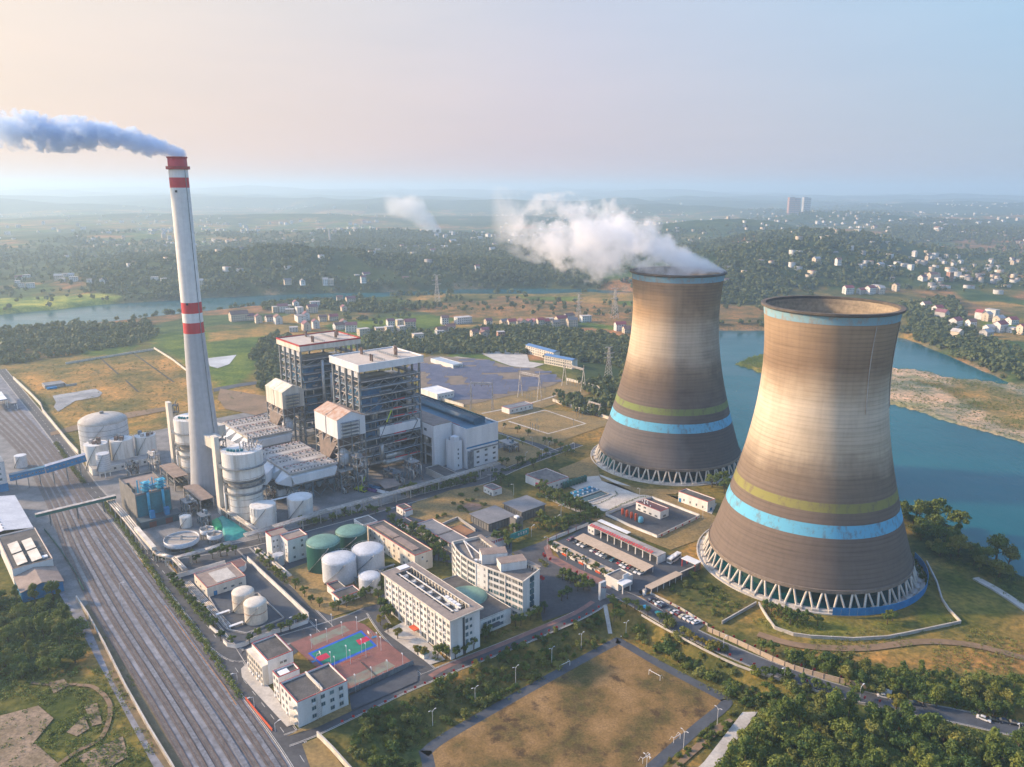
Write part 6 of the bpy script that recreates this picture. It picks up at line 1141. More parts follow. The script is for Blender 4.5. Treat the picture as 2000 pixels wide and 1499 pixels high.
gallery('slim green-sided pipe bridge crossing the railway tracks', (470, 325), (1540, 70), 7.5, 8.2, 2.2, 1.6, mat('bridge_green', (.02,.17,.14), None, .3, .5), steelw, 'J', 3, False)
for k_, near, left, right, hh, m_, lb in (('I', (85, 300), (0, 190), (100, 290), 8, bluer, 'blue-edged pale canopy roof cut by the left edge of the frame'), ('I', (165, 365), (90, 190), (245, 345), 6, greyr, 'grey lean-to roof on posts next to the blue-edged canopy')):
    r, lu, lv = block('loading_canopy', lb, 'canopy', k_, near, left, right, hh); y0 = -14 if hh == 8 else 0; MB().box(-lu, 0, y0, lv, hh-.3, hh).build('roof', m_ if hh < 8 else whitem, r); MB().box(.001, .15, y0, lv, hh-.7, hh+.02).build('fascia', m_, r); [MB().box(x-.25, x+.25, lv-.6, lv-.1, 0, hh-.3).build('post', whitem, r) for x in np.linspace(-lu+.3, -.3, 4)]
b = q('I', 320, 1290); drum('track_silo', 'small grey drum standing alone among the tracks', 'tank', b, 3.6, zat(b, q('I', 0, 1120)[1]), tankw, rail=False)
r, lu, lv = block('field_compound', 'low walled shed compound with blue-grey roofs on the dry field', 'compound', 'R1', (290, 510), (120, 470), (470, 470), 3.5); lv = 26; shell(r, -14, 0, 0, 16, 3, concrete, greyr, None, .2); MB().box(.2, 5, 1, 9, 0, 1.6).build('blue_container', blues, r); MB().box(-12, 2, 17, 17.5, 0, 2).build('yard_wall', concl, r); MB().box(1.5, 2, 17.5, 26, 0, 2).build('yard_wall', concl, r)
wall_line('boundary_wall', 'long pale wall between the railway road and the dry field', [q('I', 200, 10), q('I', 450, 240), q('I', 600, 400), q('I', 630, 490), q('I', 800, 700), q('I', 1010, 960), q('I', 1150, 1110)], 'X', 2.8, .5, cream); wall_line('boundary_wall', 'thin pale wall along the far edge of the dry field', [(128,712),(200,700),(300,684)], 'X', 2, .4, cream); wall_line('boundary_wall', 'pale wall stepping down the right edge of the dry field', [(301,682),(335,703),(366,727),(385,745)], 'X', 2.2, .4, cream)
wall_line('boundary_wall', 'weathered white wall below the railway verge at bottom left', [(150,1172),(172,1205),(205,1265),(245,1345),(290,1425),(335,1499),(370,1560)], 'X', 2.0, .35, lichen); wall_line('boundary_wall', 'pale broken wall running down to the bottom of the frame beside the dry strip', [(620,1440),(650,1470),(690,1515)], 'X', 2.2, .35, cream)
wall_line('switchyard_wall', 'pale wall in front of the dark thicket by the far tower', [(1270,612),(1500,690),(1765,772)], 'S6', 2.6, .4, cream); wall_line('switchyard_wall', 'pale wall at the far right corner of the solar field', [(1392,425),(1690,500)], 'S6', 2.6, .4, cream); wall_line('switchyard_wall', 'pale wall between turbine hall and solar field', [(110,545),(260,595),(480,662)], 'S6', 2.6, .4, cream)
wall_line('slope_wall', 'thin grey wall curving round the grass below the near tower', [(395,545),(440,620),(490,690),(600,728),(700,742),(950,756),(1150,745),(1270,722),(1580,656)], 'R7', 1.3, .4, concl); wall_line('slope_wall', 'thin grey wall climbing from the curved slope wall towards the lake', [(1580,655),(1510,580),(1470,520),(1440,420),(1380,300)], 'R7', 1.2, .4, concl)
wall_line('garden_wall', 'low grey wall at the right end of the little garden', [(180,660),(380,545)], 'R7', 1.4, .3, concrete); wall_line('road_fence', 'long tan panel wall with posts on the upper side of the gate road', [q('M', 1640, 1130), (1440, 1259), (1532, 1302), (1608, 1326), (1735, 1357)], 'X', 2.0, .25, tan, 'fence', True, 0, 4, 5, roofb); wall_line('road_fence', 'low grey parapet on the lower side of the gate road', [q('M', 800, 935), q('M', 1250, 1190), (1440, 1302), (1575, 1345), (1640, 1368), (1705, 1380)], 'X', .9, .3, concl, 'fence', False, 0, 4); wall_line('car_park_fence', 'thin grey parapet behind the row of cars parked on the gate road', [q('M', 910, 655), q('M', 1300, 850), q('M', 1640, 1060)], 'X', 1.0, .25, concl, 'fence', False)
wall_line('court_fence', 'low dark mesh fence along the bottom of the tennis court', [(1220,880),(1930,555)], 'H', 2.4, .06, steel, 'fence', False, posts=5); wall_line('rail_fence', 'thin green fence along the loading platform by the tracks', [(590,520),(780,760),(1000,1090),(1120,1340)], 'J', 1.6, .1, greent, 'fence', False); wall_line('orange_barrier', 'orange pipe barrier between the railway and the road', [q('H', 110, 920), q('H', 230, 1070), q('H', 400, 1270)], 'X', .9, .3, orange, 'barrier', False); wall_line('orange_barrier', 'faint orange kerb barrier under the rail-side hedge', [(322,1185),(380,1265),(440,1345),(462,1380)], 'X', .6, .25, mat('faded_orange', (.42,.19,.05), (.3,.15,.05), .4, .7), 'barrier', False)
# courts
sheet('court_pad', courto, [(590,325),(880,215),(1190,95),(1290,82),(1400,120),(1930,540),(1230,885),(1000,690),(760,480)], 'H'); sheet('tennis_court', courtf, [(800,285),(1180,132),(1240,188),(850,350)], 'H'); sheet('tennis_court', courtf, [(1190,715),(1640,515),(1735,572),(1250,795)], 'H'); sheet('basketball_surround', courtb, [(785,435),(1365,185),(1538,355),(975,606)], 'H'); sheet('basketball_court', courtg, [(822,440),(1358,208),(1500,350),(972,575)], 'H')
sheet('court_key', courtr, [(865,480),(985,430),(1030,475),(920,527)], 'H'); sheet('court_key', courtr, [(1305,295),(1420,250),(1465,290),(1345,345)], 'H'); sheet('exercise_yard', asphaltb, [(1235,895),(1930,560),(1985,640),(1975,740),(1260,1060)], 'H')
for a, b in (((860, 520), (1, 0)), ((1500, 260), (-1, 0))):
    r = empty('basketball_hoop', g(*q('H', *a)), rad(33) if b[0] > 0 else rad(213), 'basketball stand at the '+('left' if b[0] > 0 else 'right')+' end of the green court', 'basketball hoop'); MB().box(-1.2, .8, -.6, .6, 0, .5).build('base', blues, r); MB().beam((0, 0, .4), (1.2, 0, 3.2), .22).build('arm', steelw, r); MB().beam((1.2, 0, 3.2), (2.2, 0, 3.3), .2).build('bracket', steelw, r); MB().box(2.2, 2.26, -.9, .9, 2.8, 3.9).build('backboard', white, r); MB().lathe([(.22, 3.05), (.26, 3.05), (.26, 3.09), (.22, 3.09)], 16, 2.6, 0).build('rim', orange, r)
r = empty('tennis_net', g(*q('H', 1440, 610)), rad(-51), 'dark net across the lower tennis court', 'net'); MB().box(-6, 6, -.03, .03, .1, 1.0).build('mesh', steeld, r); [MB().tube((x, 0, 0), (x, 0, 1.1), .06, n=6).build('post', steel, r) for x in (-6, 6)]
r = empty('exercise_frame', g(*q('H', 1330, 500)), rad(39), 'low red exercise frame at the edge of the green court', 'exercise frame'); [MB().beam((x, -.6, 0), (x, 0, 1.3), .1).build('post', orange, r) for x in (-7, -3, 1, 5)]; MB().beam((-7, 0, 1.3), (5, 0, 1.3), .14).build('rail', orange, r)
for i, (a, rz, lb) in enumerate((((1103, 1305), 38, 'white goal frame on the upper edge of the worn pitch, left of the corner'), ((1278, 1324), -47, 'white goal frame near the far right edge of the worn pitch'), ((1322, 1448), 38, 'small white goal by the lower right corner of the pitch'), ((1262, 1488), 38, 'small white goal at the bottom edge of the frame'))):
    p = g(*a, SZ); r = empty('goal', p, rad(rz), lb, 'goal', 'goals on the pitch'); w_ = 5.4 if i < 2 else 3.4; h_ = 2.1
    for x in (-w_/2, w_/2): MB().tube((x, 0, 0), (x, 0, h_), .11, n=8).build('post', lampw, r); MB().path([(x, 0, h_), (x, 1.0, h_), (x, 1.9, 0)], .06, 6).build('stay', lampw, r)
    MB().tube((-w_/2, 0, h_), (w_/2, 0, h_), .11, n=8).build('crossbar', lampw, r)

rnd = random.Random(8)
for o in [x for x in bpy.data.objects if x.name.startswith(('office_block', 'dormitory', 'canteen', 'workshop_block', 'pump_house')) and x.type == 'EMPTY']:     # air-conditioning boxes hung under some windows
    ws = [w_ for w_ in o.children if w_.name.startswith('window')]
    for w_ in rnd.sample(ws, min(len(ws)//3, 16)):
        k = link('air_conditioner', ACM, o, w_.location+Vector((0, 0, -w_.scale.z/2-.45)), w_.rotation_euler.z)
# ---------------------------------------------------------------- railway
LE = pg([(-60,800),(30,880),(88,985),(120,1075),(172,1190),(252,1322),(312,1425),(365,1520),(400,1590)]); RE = pg([(40,800),(110,880),(172,965),(226,1038),(345,1192),(455,1345),(515,1428),(570,1510),(610,1580)])
rail_ns = [mat('track_bed', (.165,.15,.145), (.11,.10,.098), .3, .95, fine=.3)]
for i, f in enumerate((.07, .21, .36, .52, .70, .84, .96)):
    P_ = smoothline([a.lerp(b, f) for a, b in zip(LE, RE)], 4); c = P_[0].copy(); rel = [p-c for p in P_]; r = empty('railway_track', c, 0, f'railway track, {ordw(i)} of seven counted from the loading platform', 'railway track', 'tracks of the rail yard')
    strip(MB(), rel, 2.3, .24).build('sleeper_bed', rail_ns[0], r)
    for s in (-.72, .72): strip(MB(), rel, .22, .36, s).build('rail', rust, r)
blu = mat('wet_ballast', (.155,.165,.19), (.20,.21,.235), .1, .95, fine=.3)
for f in (.285, .61, .90): strip_P = smoothline([a.lerp(b, f) for a, b in zip(LE[3:], RE[3:])], 4); LAYER[0] += .006; tag(strip(MB(), strip_P, 1.6, LAYER[0]).build('drain_strip', blu), kind='structure')
def pole(name, k, b, t, label, cat, group=None, kind=0, rz=0.0, z=0.0):
    c = g(*q(k, *b), z); tp = q(k, *t); X = g(*q(k, *b), z); lo, hi = z, 60.
    for _ in range(30):
        m = (lo+hi)/2
        if pj((X.x, X.y, m))[1] > tp[1]: lo = m
        else: hi = m
    h = lo-z; r = empty(name, c, rz, label, cat, group); MB().tube((0, 0, 0), (0, 0, h), .10, .07, n=8).build('pole', lampw, r)
    if kind == 0:
        MB().beam((0, 0, h), (1.5, 0, h+.5), .12).build('arm', lampw, r); MB().box(1.2, 2.2, -.2, .2, h+.42, h+.58).build('lamp_head', lampw, r)
    elif kind == 1:
        for s in (-1, 1): MB().path([(0, 0, h-.8), (s*.5, 0, h+.1), (s*1.3, 0, h+.3)], .06, 6).build('arm', lampw, r); MB().box(min(s*.9, s*1.6), max(s*.9, s*1.6), -.13, .13, h+.2, h+.32).build('lamp_head', lampw, r)
    else:
        MB().box(-.15, .9, -.12, .12, h-.1, h+.05).build('arm', lampw, r); MB().box(.2, .85, -.22, .22, h-.05, h+.2).build('lamp_head', lampw, r)
    return r
pole('yard_mast', 'R3', (600, 740), (575, 600), 'thin lattice mast standing alone among the railway tracks', 'mast', None, 0); [o for o in bpy.data.objects if o.name == 'yard_mast'][0]
LG = 'street lamps of the plant'
for i, (b, t) in enumerate((((620,300),(620,235)), ((800,205),(800,138)), ((972,118),(972,50)), ((1125,35),(1125,-30)), ((1250,-25),(1250,-92)), ((1440,-85),(1440,-140)))): pole('street_lamp', 'Q', b, t, f'white double-arm lamp above the running path, {ordw(i)} from its lower left bend', 'street lamp', LG, 1, rad(40), -4.3)
for i, (b, t) in enumerate((((1827,300),(1830,225)), ((1684,402),(1680,322)), ((1528,478),(1526,428)))): pole('street_lamp', 'Q', b, t, f'white lamp on the right side of the worn pitch, {ordw(i)} from its far corner', 'street lamp', LG, 1, rad(130), SZ)
CL = [((885,210),(878,70)),((1048,150),(1040,10)),((1160,245),(1150,95)),((1320,185),(1315,40)),((828,385),(820,235)),((995,315),(985,165)),((1540,370),(1525,210)),((1580,405),(1580,255)),((1208,495),(1195,350)),((1250,550),(1245,400)),((1418,480),(1420,325)),((1372,430),(1365,280)),((1037,575),(1022,420)),((1080,615),(1075,470)),((1305,845),(1285,665)),((1480,755),(1465,585)),((1652,680),(1635,510)),((1818,605),(1800,435))]
where = ['over the upper tennis court'] * 6+['at the right end of the green court'] * 2+['along the lower edge of the green court'] * 6+['along the lower tennis court'] * 4
cnt = {}
for (b, t), wv in zip(CL, where): i = cnt.get(wv, 0); cnt[wv] = i+1; pole('court_lamp', 'H', b, t, f'white floodlight pole {wv}, {ordw(i)} of its line', 'floodlight', 'court floodlights', 2, rad(120))
for nm, k, lst in (('beside the railway road', 'H', [((205,1030),(200,900)), ((432,1275),(428,1185)), ((20,720),(10,640))]), ('along the oil yard hedge', 'G', [((255,585),(245,525)),((475,830),(468,765)),((708,1120),(700,1050)),((1115,1170),(1112,1075)),((1695,970),(1695,865))]), ('around the car park', 'L', [((100,930),(98,800)),((303,1045),(303,940)),((490,1150),(490,1020)),((735,1270),(735,1150))]), ('on the hedge-lined road to the basins', 'L', [((245,590),(245,470)),((203,700),(203,585)),((812,490),(812,390)),((625,570),(625,455)),((1065,400),(1065,290)),((1725,610),(1728,520))]), ('on the gate road', 'O', [((325,300),(330,195)),((850,440),(850,330)),((1958,660),(1965,580)),((-100,80),(-95,-10))]), ('near the grey halls', 'N', [((1353,230),(1355,100)),((1913,490),(1915,350)),((1868,620),(1868,490)),((1563,720),(1563,600)),((85,235),(85,160))]), ('by the switchyard roads', 'S6', [((1088,1000),(1088,930)),((1228,1045),(1228,975)),((1178,1110),(1178,1040)),((1025,1140),(1025,1070)),((1462,1060),(1462,980)),((822,905),(822,840)),((715,1330),(715,1260))])):
    for i, (b, t) in enumerate(lst): pole('street_lamp', k, b, t, f'white street lamp {nm}, {ordw(i)} of its line', 'street lamp', LG, 0, rad(40 if i % 2 else 220))
# ---------------------------------------------------------------- flags
fme = MB().mat(0); fme.tube((0,0,0),(0,0,2.2),.03,n=6); FP = fme.mesh('pole', steel); FC = MB().box(.04,.98,-.03,.03,1.2,2.15).mesh('cloth', red)
def flag(p, label, group, rz, s=1.0):
    r = empty('flag', p, rz, label, 'flag', group); link('pole', FP, r); link('cloth', FC, r); r.scale = (s, s, s)
def along(P_, n):
    L_ = [0.]
    for a, b in zip(P_, P_[1:]): L_.append(L_[-1]+(b-a).length)
    out = []
    for i in range(n):
        t = L_[-1]*(i+.5)/n; j = max(k for k in range(len(L_)) if L_[k] <= t); j = min(j, len(P_)-2); out.append(P_[j].lerp(P_[j+1], (t-L_[j])/(L_[j+1]-L_[j])))
    return out
PR = smoothline(pg([(655,1422),(740,1383),(830,1340),(910,1306),(1000,1270),(1085,1232),(1150,1203),(1172,1188)]), 6)
for i, p in enumerate(along(PR, 30)): flag(p, f'small red flag on the perimeter road below the offices, {ordw(i)} from its lower left end', 'red flags lining the perimeter road', random.uniform(0, .5), .95)
for lb, pts, n in (('along the upper side of the gate road', [(1300,1182),(1385,1232),(1445,1258),(1535,1300),(1610,1324),(1735,1354)], 20), ('along the lower side of the gate road', [(1330,1242),(1440,1296),(1575,1340),(1640,1362),(1760,1388)], 17)):
    for i, p in enumerate(along(pg(pts), n)): flag(p, f'small red flag {lb}, {ordw(i)} from the gate', 'red flags lining the gate road', random.uniform(0, .6), 1.1)
for i, a in enumerate(((50,1035),(62,1050),(118,1085),(320,1195),(335,1240),(395,1225),(440,1255),(512,1285),(20,1275),(40,1290))): flag(g(*q('L', *a)), f'red flag on the planted islands before the curved office, {ordw(i)} from the left', 'red flags of the forecourt', random.uniform(0, 1), 1.6)
# ---------------------------------------------------------------- cars
def paint(n, c): return mat(n, c, None, .5, .28, .0, fine=0, spec=.6)
CARP = {'white': paint('car_white', (.74,.74,.73)), 'dark blue': paint('car_dark_blue', (.012,.03,.075)), 'black': paint('car_black', (.012,.013,.016)), 'maroon': paint('car_maroon', (.13,.012,.03)), 'grey': paint('car_grey', (.10,.115,.12)), 'cream': paint('car_cream', (.55,.52,.38)), 'teal': paint('car_teal', (.02,.14,.2)), 'red': paint('car_red', (.30,.015,.025)), 'silver': paint('car_silver', (.38,.40,.41))}
headm = mat('headlight', (.8,.8,.75), None, .5, .1, fine=0); tailm = mat('tail_light', (.4,.02,.02), None, .5, .2, fine=0)
BP = [(-2.25,.42),(-2.3,.75),(-2.2,.98),(-1.3,1.02),(.95,.95),(2.05,.80),(2.28,.62),(2.25,.38)]; CP = [(-1.55,1.01),(-1.05,1.44),(-.2,1.50),(.45,1.40),(1.15,.94)]
def extr(P_, w0, w1, mid):
    m = MB(); n = len(P_); vs = []
    for s in (-1, 1):
        for x, z in P_: vs.append((x, s*(w0 if z < mid else w1), z))
    return m.add(vs, [(i, (i+1) % n, n+(i+1) % n, n+i) for i in range(n)]+[tuple(range(n-1, -1, -1)), tuple(range(n, 2*n))])
WH = MB().tube((0,-.11,0),(0,.11,0),.33,n=16).mesh('wheel', black); RIM = MB().tube((0,-.125,0),(0,.125,0),.2,n=12).mesh('rim', steel); CABM = extr(CP, .80, .66, 1.2).mesh('cabin_glass', glass); HL = MB().box(-.05,.05,-.2,.2,-.09,.09)
HLM, TLM = HL.mesh('headlight', headm), HL.mesh('tail_light', tailm); BODY = {k: extr(BP, .90, .86, .9).mesh('body', m) for k, m in CARP.items()}; ROOF = {k: extr([(-1.02,1.45),(-.95,1.50),(-.2,1.54),(.4,1.45),(.42,1.40),(-.2,1.49)], .66, .62, 1.47).mesh('roof_panel', m) for k, m in CARP.items()}
def car(p, rz, c, label, group=None):
    r = empty('car', p, rz, label, 'car', group); link('body', BODY[c], r); link('cabin_glass', CABM, r); link('roof_panel', ROOF[c], r)
    for x in (-1.4, 1.42):
        for y in (-.82, .82): link('rim', RIM, link('wheel', WH, r, (x, y, .33)))
    for y in (-.62, .62): link('headlight', HLM, r, (2.2, y, .66)); link('tail_light', TLM, r, (-2.26, y, .78))
for i, (x, y, c) in enumerate(((930,735,'dark blue'),(985,760,'black'),(1025,782,'white'),(1075,812,'dark blue'),(1178,868,'grey'),(1225,892,'white'),(1285,912,'maroon'),(1332,945,'cream'),(1385,967,'white'),(1440,998,'white'),(1495,1020,'white'))):
    car(g(*q('M', x, y+8)), PA+rad(78), c, f'{c} car parked in the open row beside the gate road, {ordw(i)} from the gate', 'cars parked by the gate road')
for i, (x, y, c) in enumerate(((-98,-33,'maroon'),(-20,0,'black'),(25,27,'white'),(75,50,'white'),(190,107,'white'),(235,122,'maroon'),(265,147,'white'),(310,167,'white'),(355,192,'grey'),(440,232,'teal'),(530,264,'red'),(565,290,'white'),(605,315,'white'),(655,325,'red'),(700,355,'grey'),(745,378,'white'),(800,397,'white'))):
    car(g(*q('M', x, y+2)), PA-rad(90), c, f'{c} car under the long tan carport, {ordw(i)} from its upper end', 'cars under the tan carport')
for x, y, c, rz, lb in ((1020,402,'white',-20,'white car driving on the gate road near its pale sign'),(1245,455,'dark blue',-14,'dark blue car on the gate road by a small white sign'),(1718,560,'white',-38,'white car pulling out among trees at the right end of the road'),(1792,568,'black',-20,'dark car behind the white one at the right end of the road'),(1862,578,'dark blue',-20,'dark blue car second from the right edge of the road'),(1932,592,'black',-20,'black car nearest the right edge of the frame')):
    car(g(*q('O', x, y)), rad(rz), c, lb)
a, b = g(*q('L', 1372, 1085)), g(*q('L', 1478, 1012)); d = a-b; r = empty('bus', (a+b)/2, math.atan2(d.y, d.x), 'white coach parked beside the open garage', 'bus'); hl = d.length/2
MB().box(-hl, hl, -1.25, 1.25, .45, 3.1).build('body', CARP['white'], r); MB().box(-hl+.6, hl-.4, -1.28, 1.28, 1.5, 2.6).build('side_window', glass, r); MB().box(hl-.3, hl+.04, -1.1, 1.1, 1.2, 2.7).build('windscreen', glass, r); [MB().box(x, x+1.6, -.7, .7, 3.1, 3.3).build('roof_hatch', whitem, r) for x in (-hl*.5, hl*.3)]
for x in (-hl*.6, hl*.6):
    for y in (-1.15, 1.15): MB().tube((x, y-.15, .5), (x, y+.15, .5), .5, n=14).build('wheel', black, r)
for a, lb in (((1052, 375), 'white notice board on the roadside behind the white moving car'), ((1295, 425), 'small white notice board near the dark blue moving car')): r = empty('notice_board', g(*q('O', a[0], a[1]+14)), rad(-20), lb, 'sign'); MB().box(-1.1, 1.1, -.06, .06, .8, 2.6).build('board', whitem, r); [MB().box(x-.05, x+.05, -.05, .05, 0, .8).build('post', steel, r) for x in (-.9, .9)]
for a, c, lb in (((850, 870), cyan, 'pale blue parasol among the roadside trees, nearer the gate'), ((1012, 945), tealm, 'teal parasol among the roadside trees, farther from the gate')): r = empty('parasol', g(*q('M', *a)), 0, lb, 'parasol'); MB().lathe([(1.7, 2.1), (.05, 2.9)], 8).build('canopy', c, r); MB().tube((0, 0, 0), (0, 0, 2.8), .05, n=6).build('pole', steel, r)
r = empty('flower_trough', g(*q('K', 490, 1440)), PA, 'long white planter shed with green top at the office corner', 'planter'); MB().box(-6, 0, 0, 2.4, 0, 2.2).build('box', white, r); MB().box(-6.2, .2, -.2, 2.6, 2.2, 2.4).build('cover', greenl, r)
p = g(1213, 1248, SZ); r = empty('person', p, 0, 'lone figure in dark trousers and pale top walking on the running path', 'person')
pb = MB().lathe([(.01,.0),(.13,.03),(.14,.4),(.17,.85),(.2,1.0),(.21,1.35),(.16,1.45),(.06,1.5),(.06,1.55),(.1,1.6),(.11,1.7),(.08,1.8),(.01,1.82)], 12); me = pb.mesh('body', [mat('dark_cloth', (.03,.035,.05), None, 2, .8)]); link('body', me, r); MB().lathe([(.215,.98),(.225,1.34),(.18,1.46)], 12).build('shirt', white, r)
# ---------------------------------------------------------------- solar field
SOL = pg([(800,716),(822,704),(842,698),(880,712),(905,703),(950,705),(1000,720),(1052,722),(1096,742),(1080,752),(1010,768),(930,785),(905,790),(880,778),(830,772),(822,740)]); sxm = [p.x for p in SOL]; sym = [p.y for p in SOL]; an = rad(8); ca, sa = math.cos(an), math.sin(an)
mb = MB(); mb.mat(0).add([(-8.6,-1.9,.55),(8.6,-1.9,.55),(8.6,1.9,1.75),(-8.6,1.9,1.75),(-8.6,-1.9,.63),(8.6,-1.9,.63),(8.6,1.9,1.83),(-8.6,1.9,1.83)], [(4,5,6,7),(3,2,1,0),(0,1,5,4),(1,2,6,5),(2,3,7,6),(3,0,4,7)]); PANEL = mb.mesh('panel', mat('solar_glass', (.16,.155,.19), (.11,.11,.145), .12, .3, fine=.12))
mb = MB(); [mb.box(x-.1, x+.1, -.1, .1, 0, 1.2) for x in (-7, 0, 7)]; SUP = mb.mesh('support', steel); cnt = 0
gap = pg([(885,738),(912,741),(905,752),(878,748)]), pg([(960,732),(1030,728),(1065,735),(1000,742)]), pg([(838,698),(905,703),(908,718),(880,718),(838,710)])
for i in range(-14, 16):
    for j in range(-1, 36):
        u, v = i*17.8+(j % 3)*2.1, 620+j*7.6; x, y = u*ca-(v-760)*sa+30, u*sa+(v-760)*ca+760; X_, Y_ = np.array([x]), np.array([y])
        if sdist(SOL, X_, Y_)[0] > -3 or any(sdist(G_, X_, Y_)[0] < 3 for G_ in gap) or cnt >= 290: continue
        cnt += 1; r = empty('solar_table', (x, y, 0), an, 'grey tilted solar panel table in the dense solar field behind the boiler houses', 'solar panels', 'solar panel tables of the solar field'); link('panel', PANEL, r); link('support', SUP, r)
sheet('solar_ground', mat('solar_gravel', (.22,.17,.12), (.15,.12,.09), .1, .95), [(796,716),(822,702),(842,696),(905,700),(950,703),(1000,718),(1052,720),(1100,743),(1080,754),(1010,771),(930,789),(905,793),(875,780),(825,774),(818,740)])
for near, left, right, hh, nm, rf, lb in ((('S6', 385, 285), (185, 228), (470, 270), 5, 'warehouse', mat('pale_blue_roof', (.38,.45,.52), (.32,.39,.46), .2, .5), 'long white shed with pale blue roof inside the solar field'), (('S6', 245, 545), (168, 480), (410, 520), 6.5, 'control_house', whitem, 'white flat-roofed control house at the near side of the solar field'), (('S6', 885, 675), (830, 655), (1085, 625), 5, 'relay_house', greyr, 'white relay house with red roof edge in the switchyard')):
    r, lu, lv = block(nm, lb, 'building', 'S6', near[1:], left, right, hh); lu, lv = max(lu, 10), max(lv, 8); shell(r, -lu, 0, 0, lv, hh-.4, white, rf, redtrim if nm == 'relay_house' else None, .3, tw=.3); wins(r, 'E', 0, 1, lv-1, 5, [hh*.5], 1.4, 1.3)
bluepale = mat('blue_dormitory_roof', (.10,.22,.42), (.08,.17,.33), .2, .5)
for near, left, right, hh, lb in (((1275, 250), (1030, 180), (1290, 245), 9, 'rear cream apartment row with blue roof beyond the switchyard'), ((1440, 325), (1195, 275), (1465, 315), 9, 'front cream apartment row with blue roof beyond the switchyard')):
    A, B = g(*q('S6', *near)), g(*q('S6', *left)); d = A-B; r = empty('apartment_row', A, math.atan2(d.y, d.x), lb, 'apartments'); l_ = d.length; MB().walls(-l_, 0, 0, 9, 0, hh).build('wall', cream, r); MB().gable(-l_, 0, 0, 9, hh, hh+1.4, .2, 'x', .6).build('roof', bluepale, r); wins(r, 'S', 0, -l_+1, -1, 12, [1.8, 4.7, 7.4], 1.8, 1.5)
    for z in (3.2, 6.1): MB().box(-l_, 0, -.9, -.01, z-.2, z+.5).build('balcony', cream, r)
# ---------------------------------------------------------------- gantries and pylons
def lattice_leg(mb, a, b, w0, w1, n, t=.22):
    a, b = Vector(a), Vector(b)
    for i in range(n):
        p, q_ = a.lerp(b, i/n), a.lerp(b, (i+1)/n); k0, k1 = w0+(w1-w0)*i/n, w0+(w1-w0)*(i+1)/n; cs = ((-1,-1),(1,-1),(1,1),(-1,1))
        for j in range(4):
            c0, c1 = cs[j], cs[(j+1) % 4]; mb.beam(p+Vector((c0[0]*k0, c0[1]*k0, 0)), q_+Vector((c0[0]*k1, c0[1]*k1, 0)), t); mb.beam(p+Vector((c0[0]*k0, c0[1]*k0, 0)), q_+Vector((c1[0]*k1, c1[1]*k1, 0)), t*.7)
    return mb
def gantry(k, a, at, b, label):
    A, B = g(*q(k, *a)), g(*q(k, *b)); h = hgt(q(k, *a), q(k, *at)); d = B-A; r = empty('switchyard_gantry', A, math.atan2(d.y, d.x), label, 'gantry', 'switchyard gantries'); w_ = d.length
    for x in (0, w_):
        mb = MB()
        for s in (-1, 1): mb.beam((x, s*3.2, 0), (x, 0, h*.86), .45); mb.beam((x, s*1.6, h*.43), (x, -s*1.6, h*.43), .25)
        mb.beam((x, 0, h*.84), (x, 0, h), .3); mb.build('leg', steelw, r)
    mb = MB()
    for s in (-.6, .6): mb.beam((0, s, h*.86), (w_, s, h*.86), .35); mb.beam((0, s, h*.81), (w_, s, h*.81), .35)
    for i in range(10): mb.beam((w_*i/10, -.6, h*.81), (w_*(i+1)/10, -.6, h*.86), .2); mb.beam((w_*i/10, .6, h*.86), (w_*(i+1)/10, .6, h*.81), .2)
    mb.build('beam', steelw, r)
    for i in range(3): MB().tube((w_*(i+.5)/3, 0, h*.81), (w_*(i+.5)/3, 0, h*.81-2), .2, n=8).build('insulator', rust, r)
gantry('S6', (545, 680), (555, 400), (735, 690), 'gantry nearest the turbine hall in the switchyard'); gantry('S6', (980, 570), (985, 310), (1150, 610), 'middle gantry of the switchyard before the solar panels'); gantry('S6', (1372, 470), (1375, 245), (1540, 520), 'far gantry of the switchyard in front of the apartment rows'); gantry('S6', (1590, 690), (1590, 595), (1690, 722), 'short gantry in the thicket beside the far tower')
def pylon(k, b, t, label, th=.3):
    p = g(*q(k, *b)); h = hgt(q(k, *b), q(k, *t)); r = empty('pylon', p, rad(25), label, 'pylon', 'power pylons'); w0 = h*.10
    lattice_leg(MB(), (0, 0, 0), (0, 0, h*.62), w0, w0*.35, 6, th).build('body', steelw, r); lattice_leg(MB(), (0, 0, h*.62), (0, 0, h), w0*.35, w0*.2, 4, th*.8).build('head', steelw, r)
    for z, l_ in ((.66, .17), (.80, .21), (.985, .15)):
        for s in (-1, 1): mb = MB(); mb.beam((0, -.6, h*z), (s*h*l_, 0, h*(z+.02)), th*.8); mb.beam((0, .6, h*z), (s*h*l_, 0, h*(z+.02)), th*.8); mb.beam((0, 0, h*(z+.05)), (s*h*l_, 0, h*(z+.02)), th*.8); mb.build('cross_arm', steelw, r)
pylon('S6', (1762, 412), (1765, 130), 'lattice pylon closest to the far cooling tower, in the thicket'); pylon('S3', (1310, 1235), (1312, 1005), 'lattice pylon behind the red-roofed village houses', .4); pylon('S3', (1640, 1230), (1645, 955), 'lattice pylon just left of the far cooling tower', .45); pylon('S2', (1795, 1030), (1795, 790), 'lattice pylon left of the brown river flats', .45); pylon('S2', (600, 705), (600, 565), 'faint lattice pylon on the dark wooded hill beyond the river', .6); pylon('S2', (1722, 830), (1722, 685), 'faint lattice pylon beyond the river near the middle', .6)
DIS = MB().tube((0,0,0),(0,0,4.6),.14,n=6); DIS.tube((0,0,4.6),(0,0,6.0),.26,.2,n=8); DISM = DIS.mesh('bus_support', steelb)
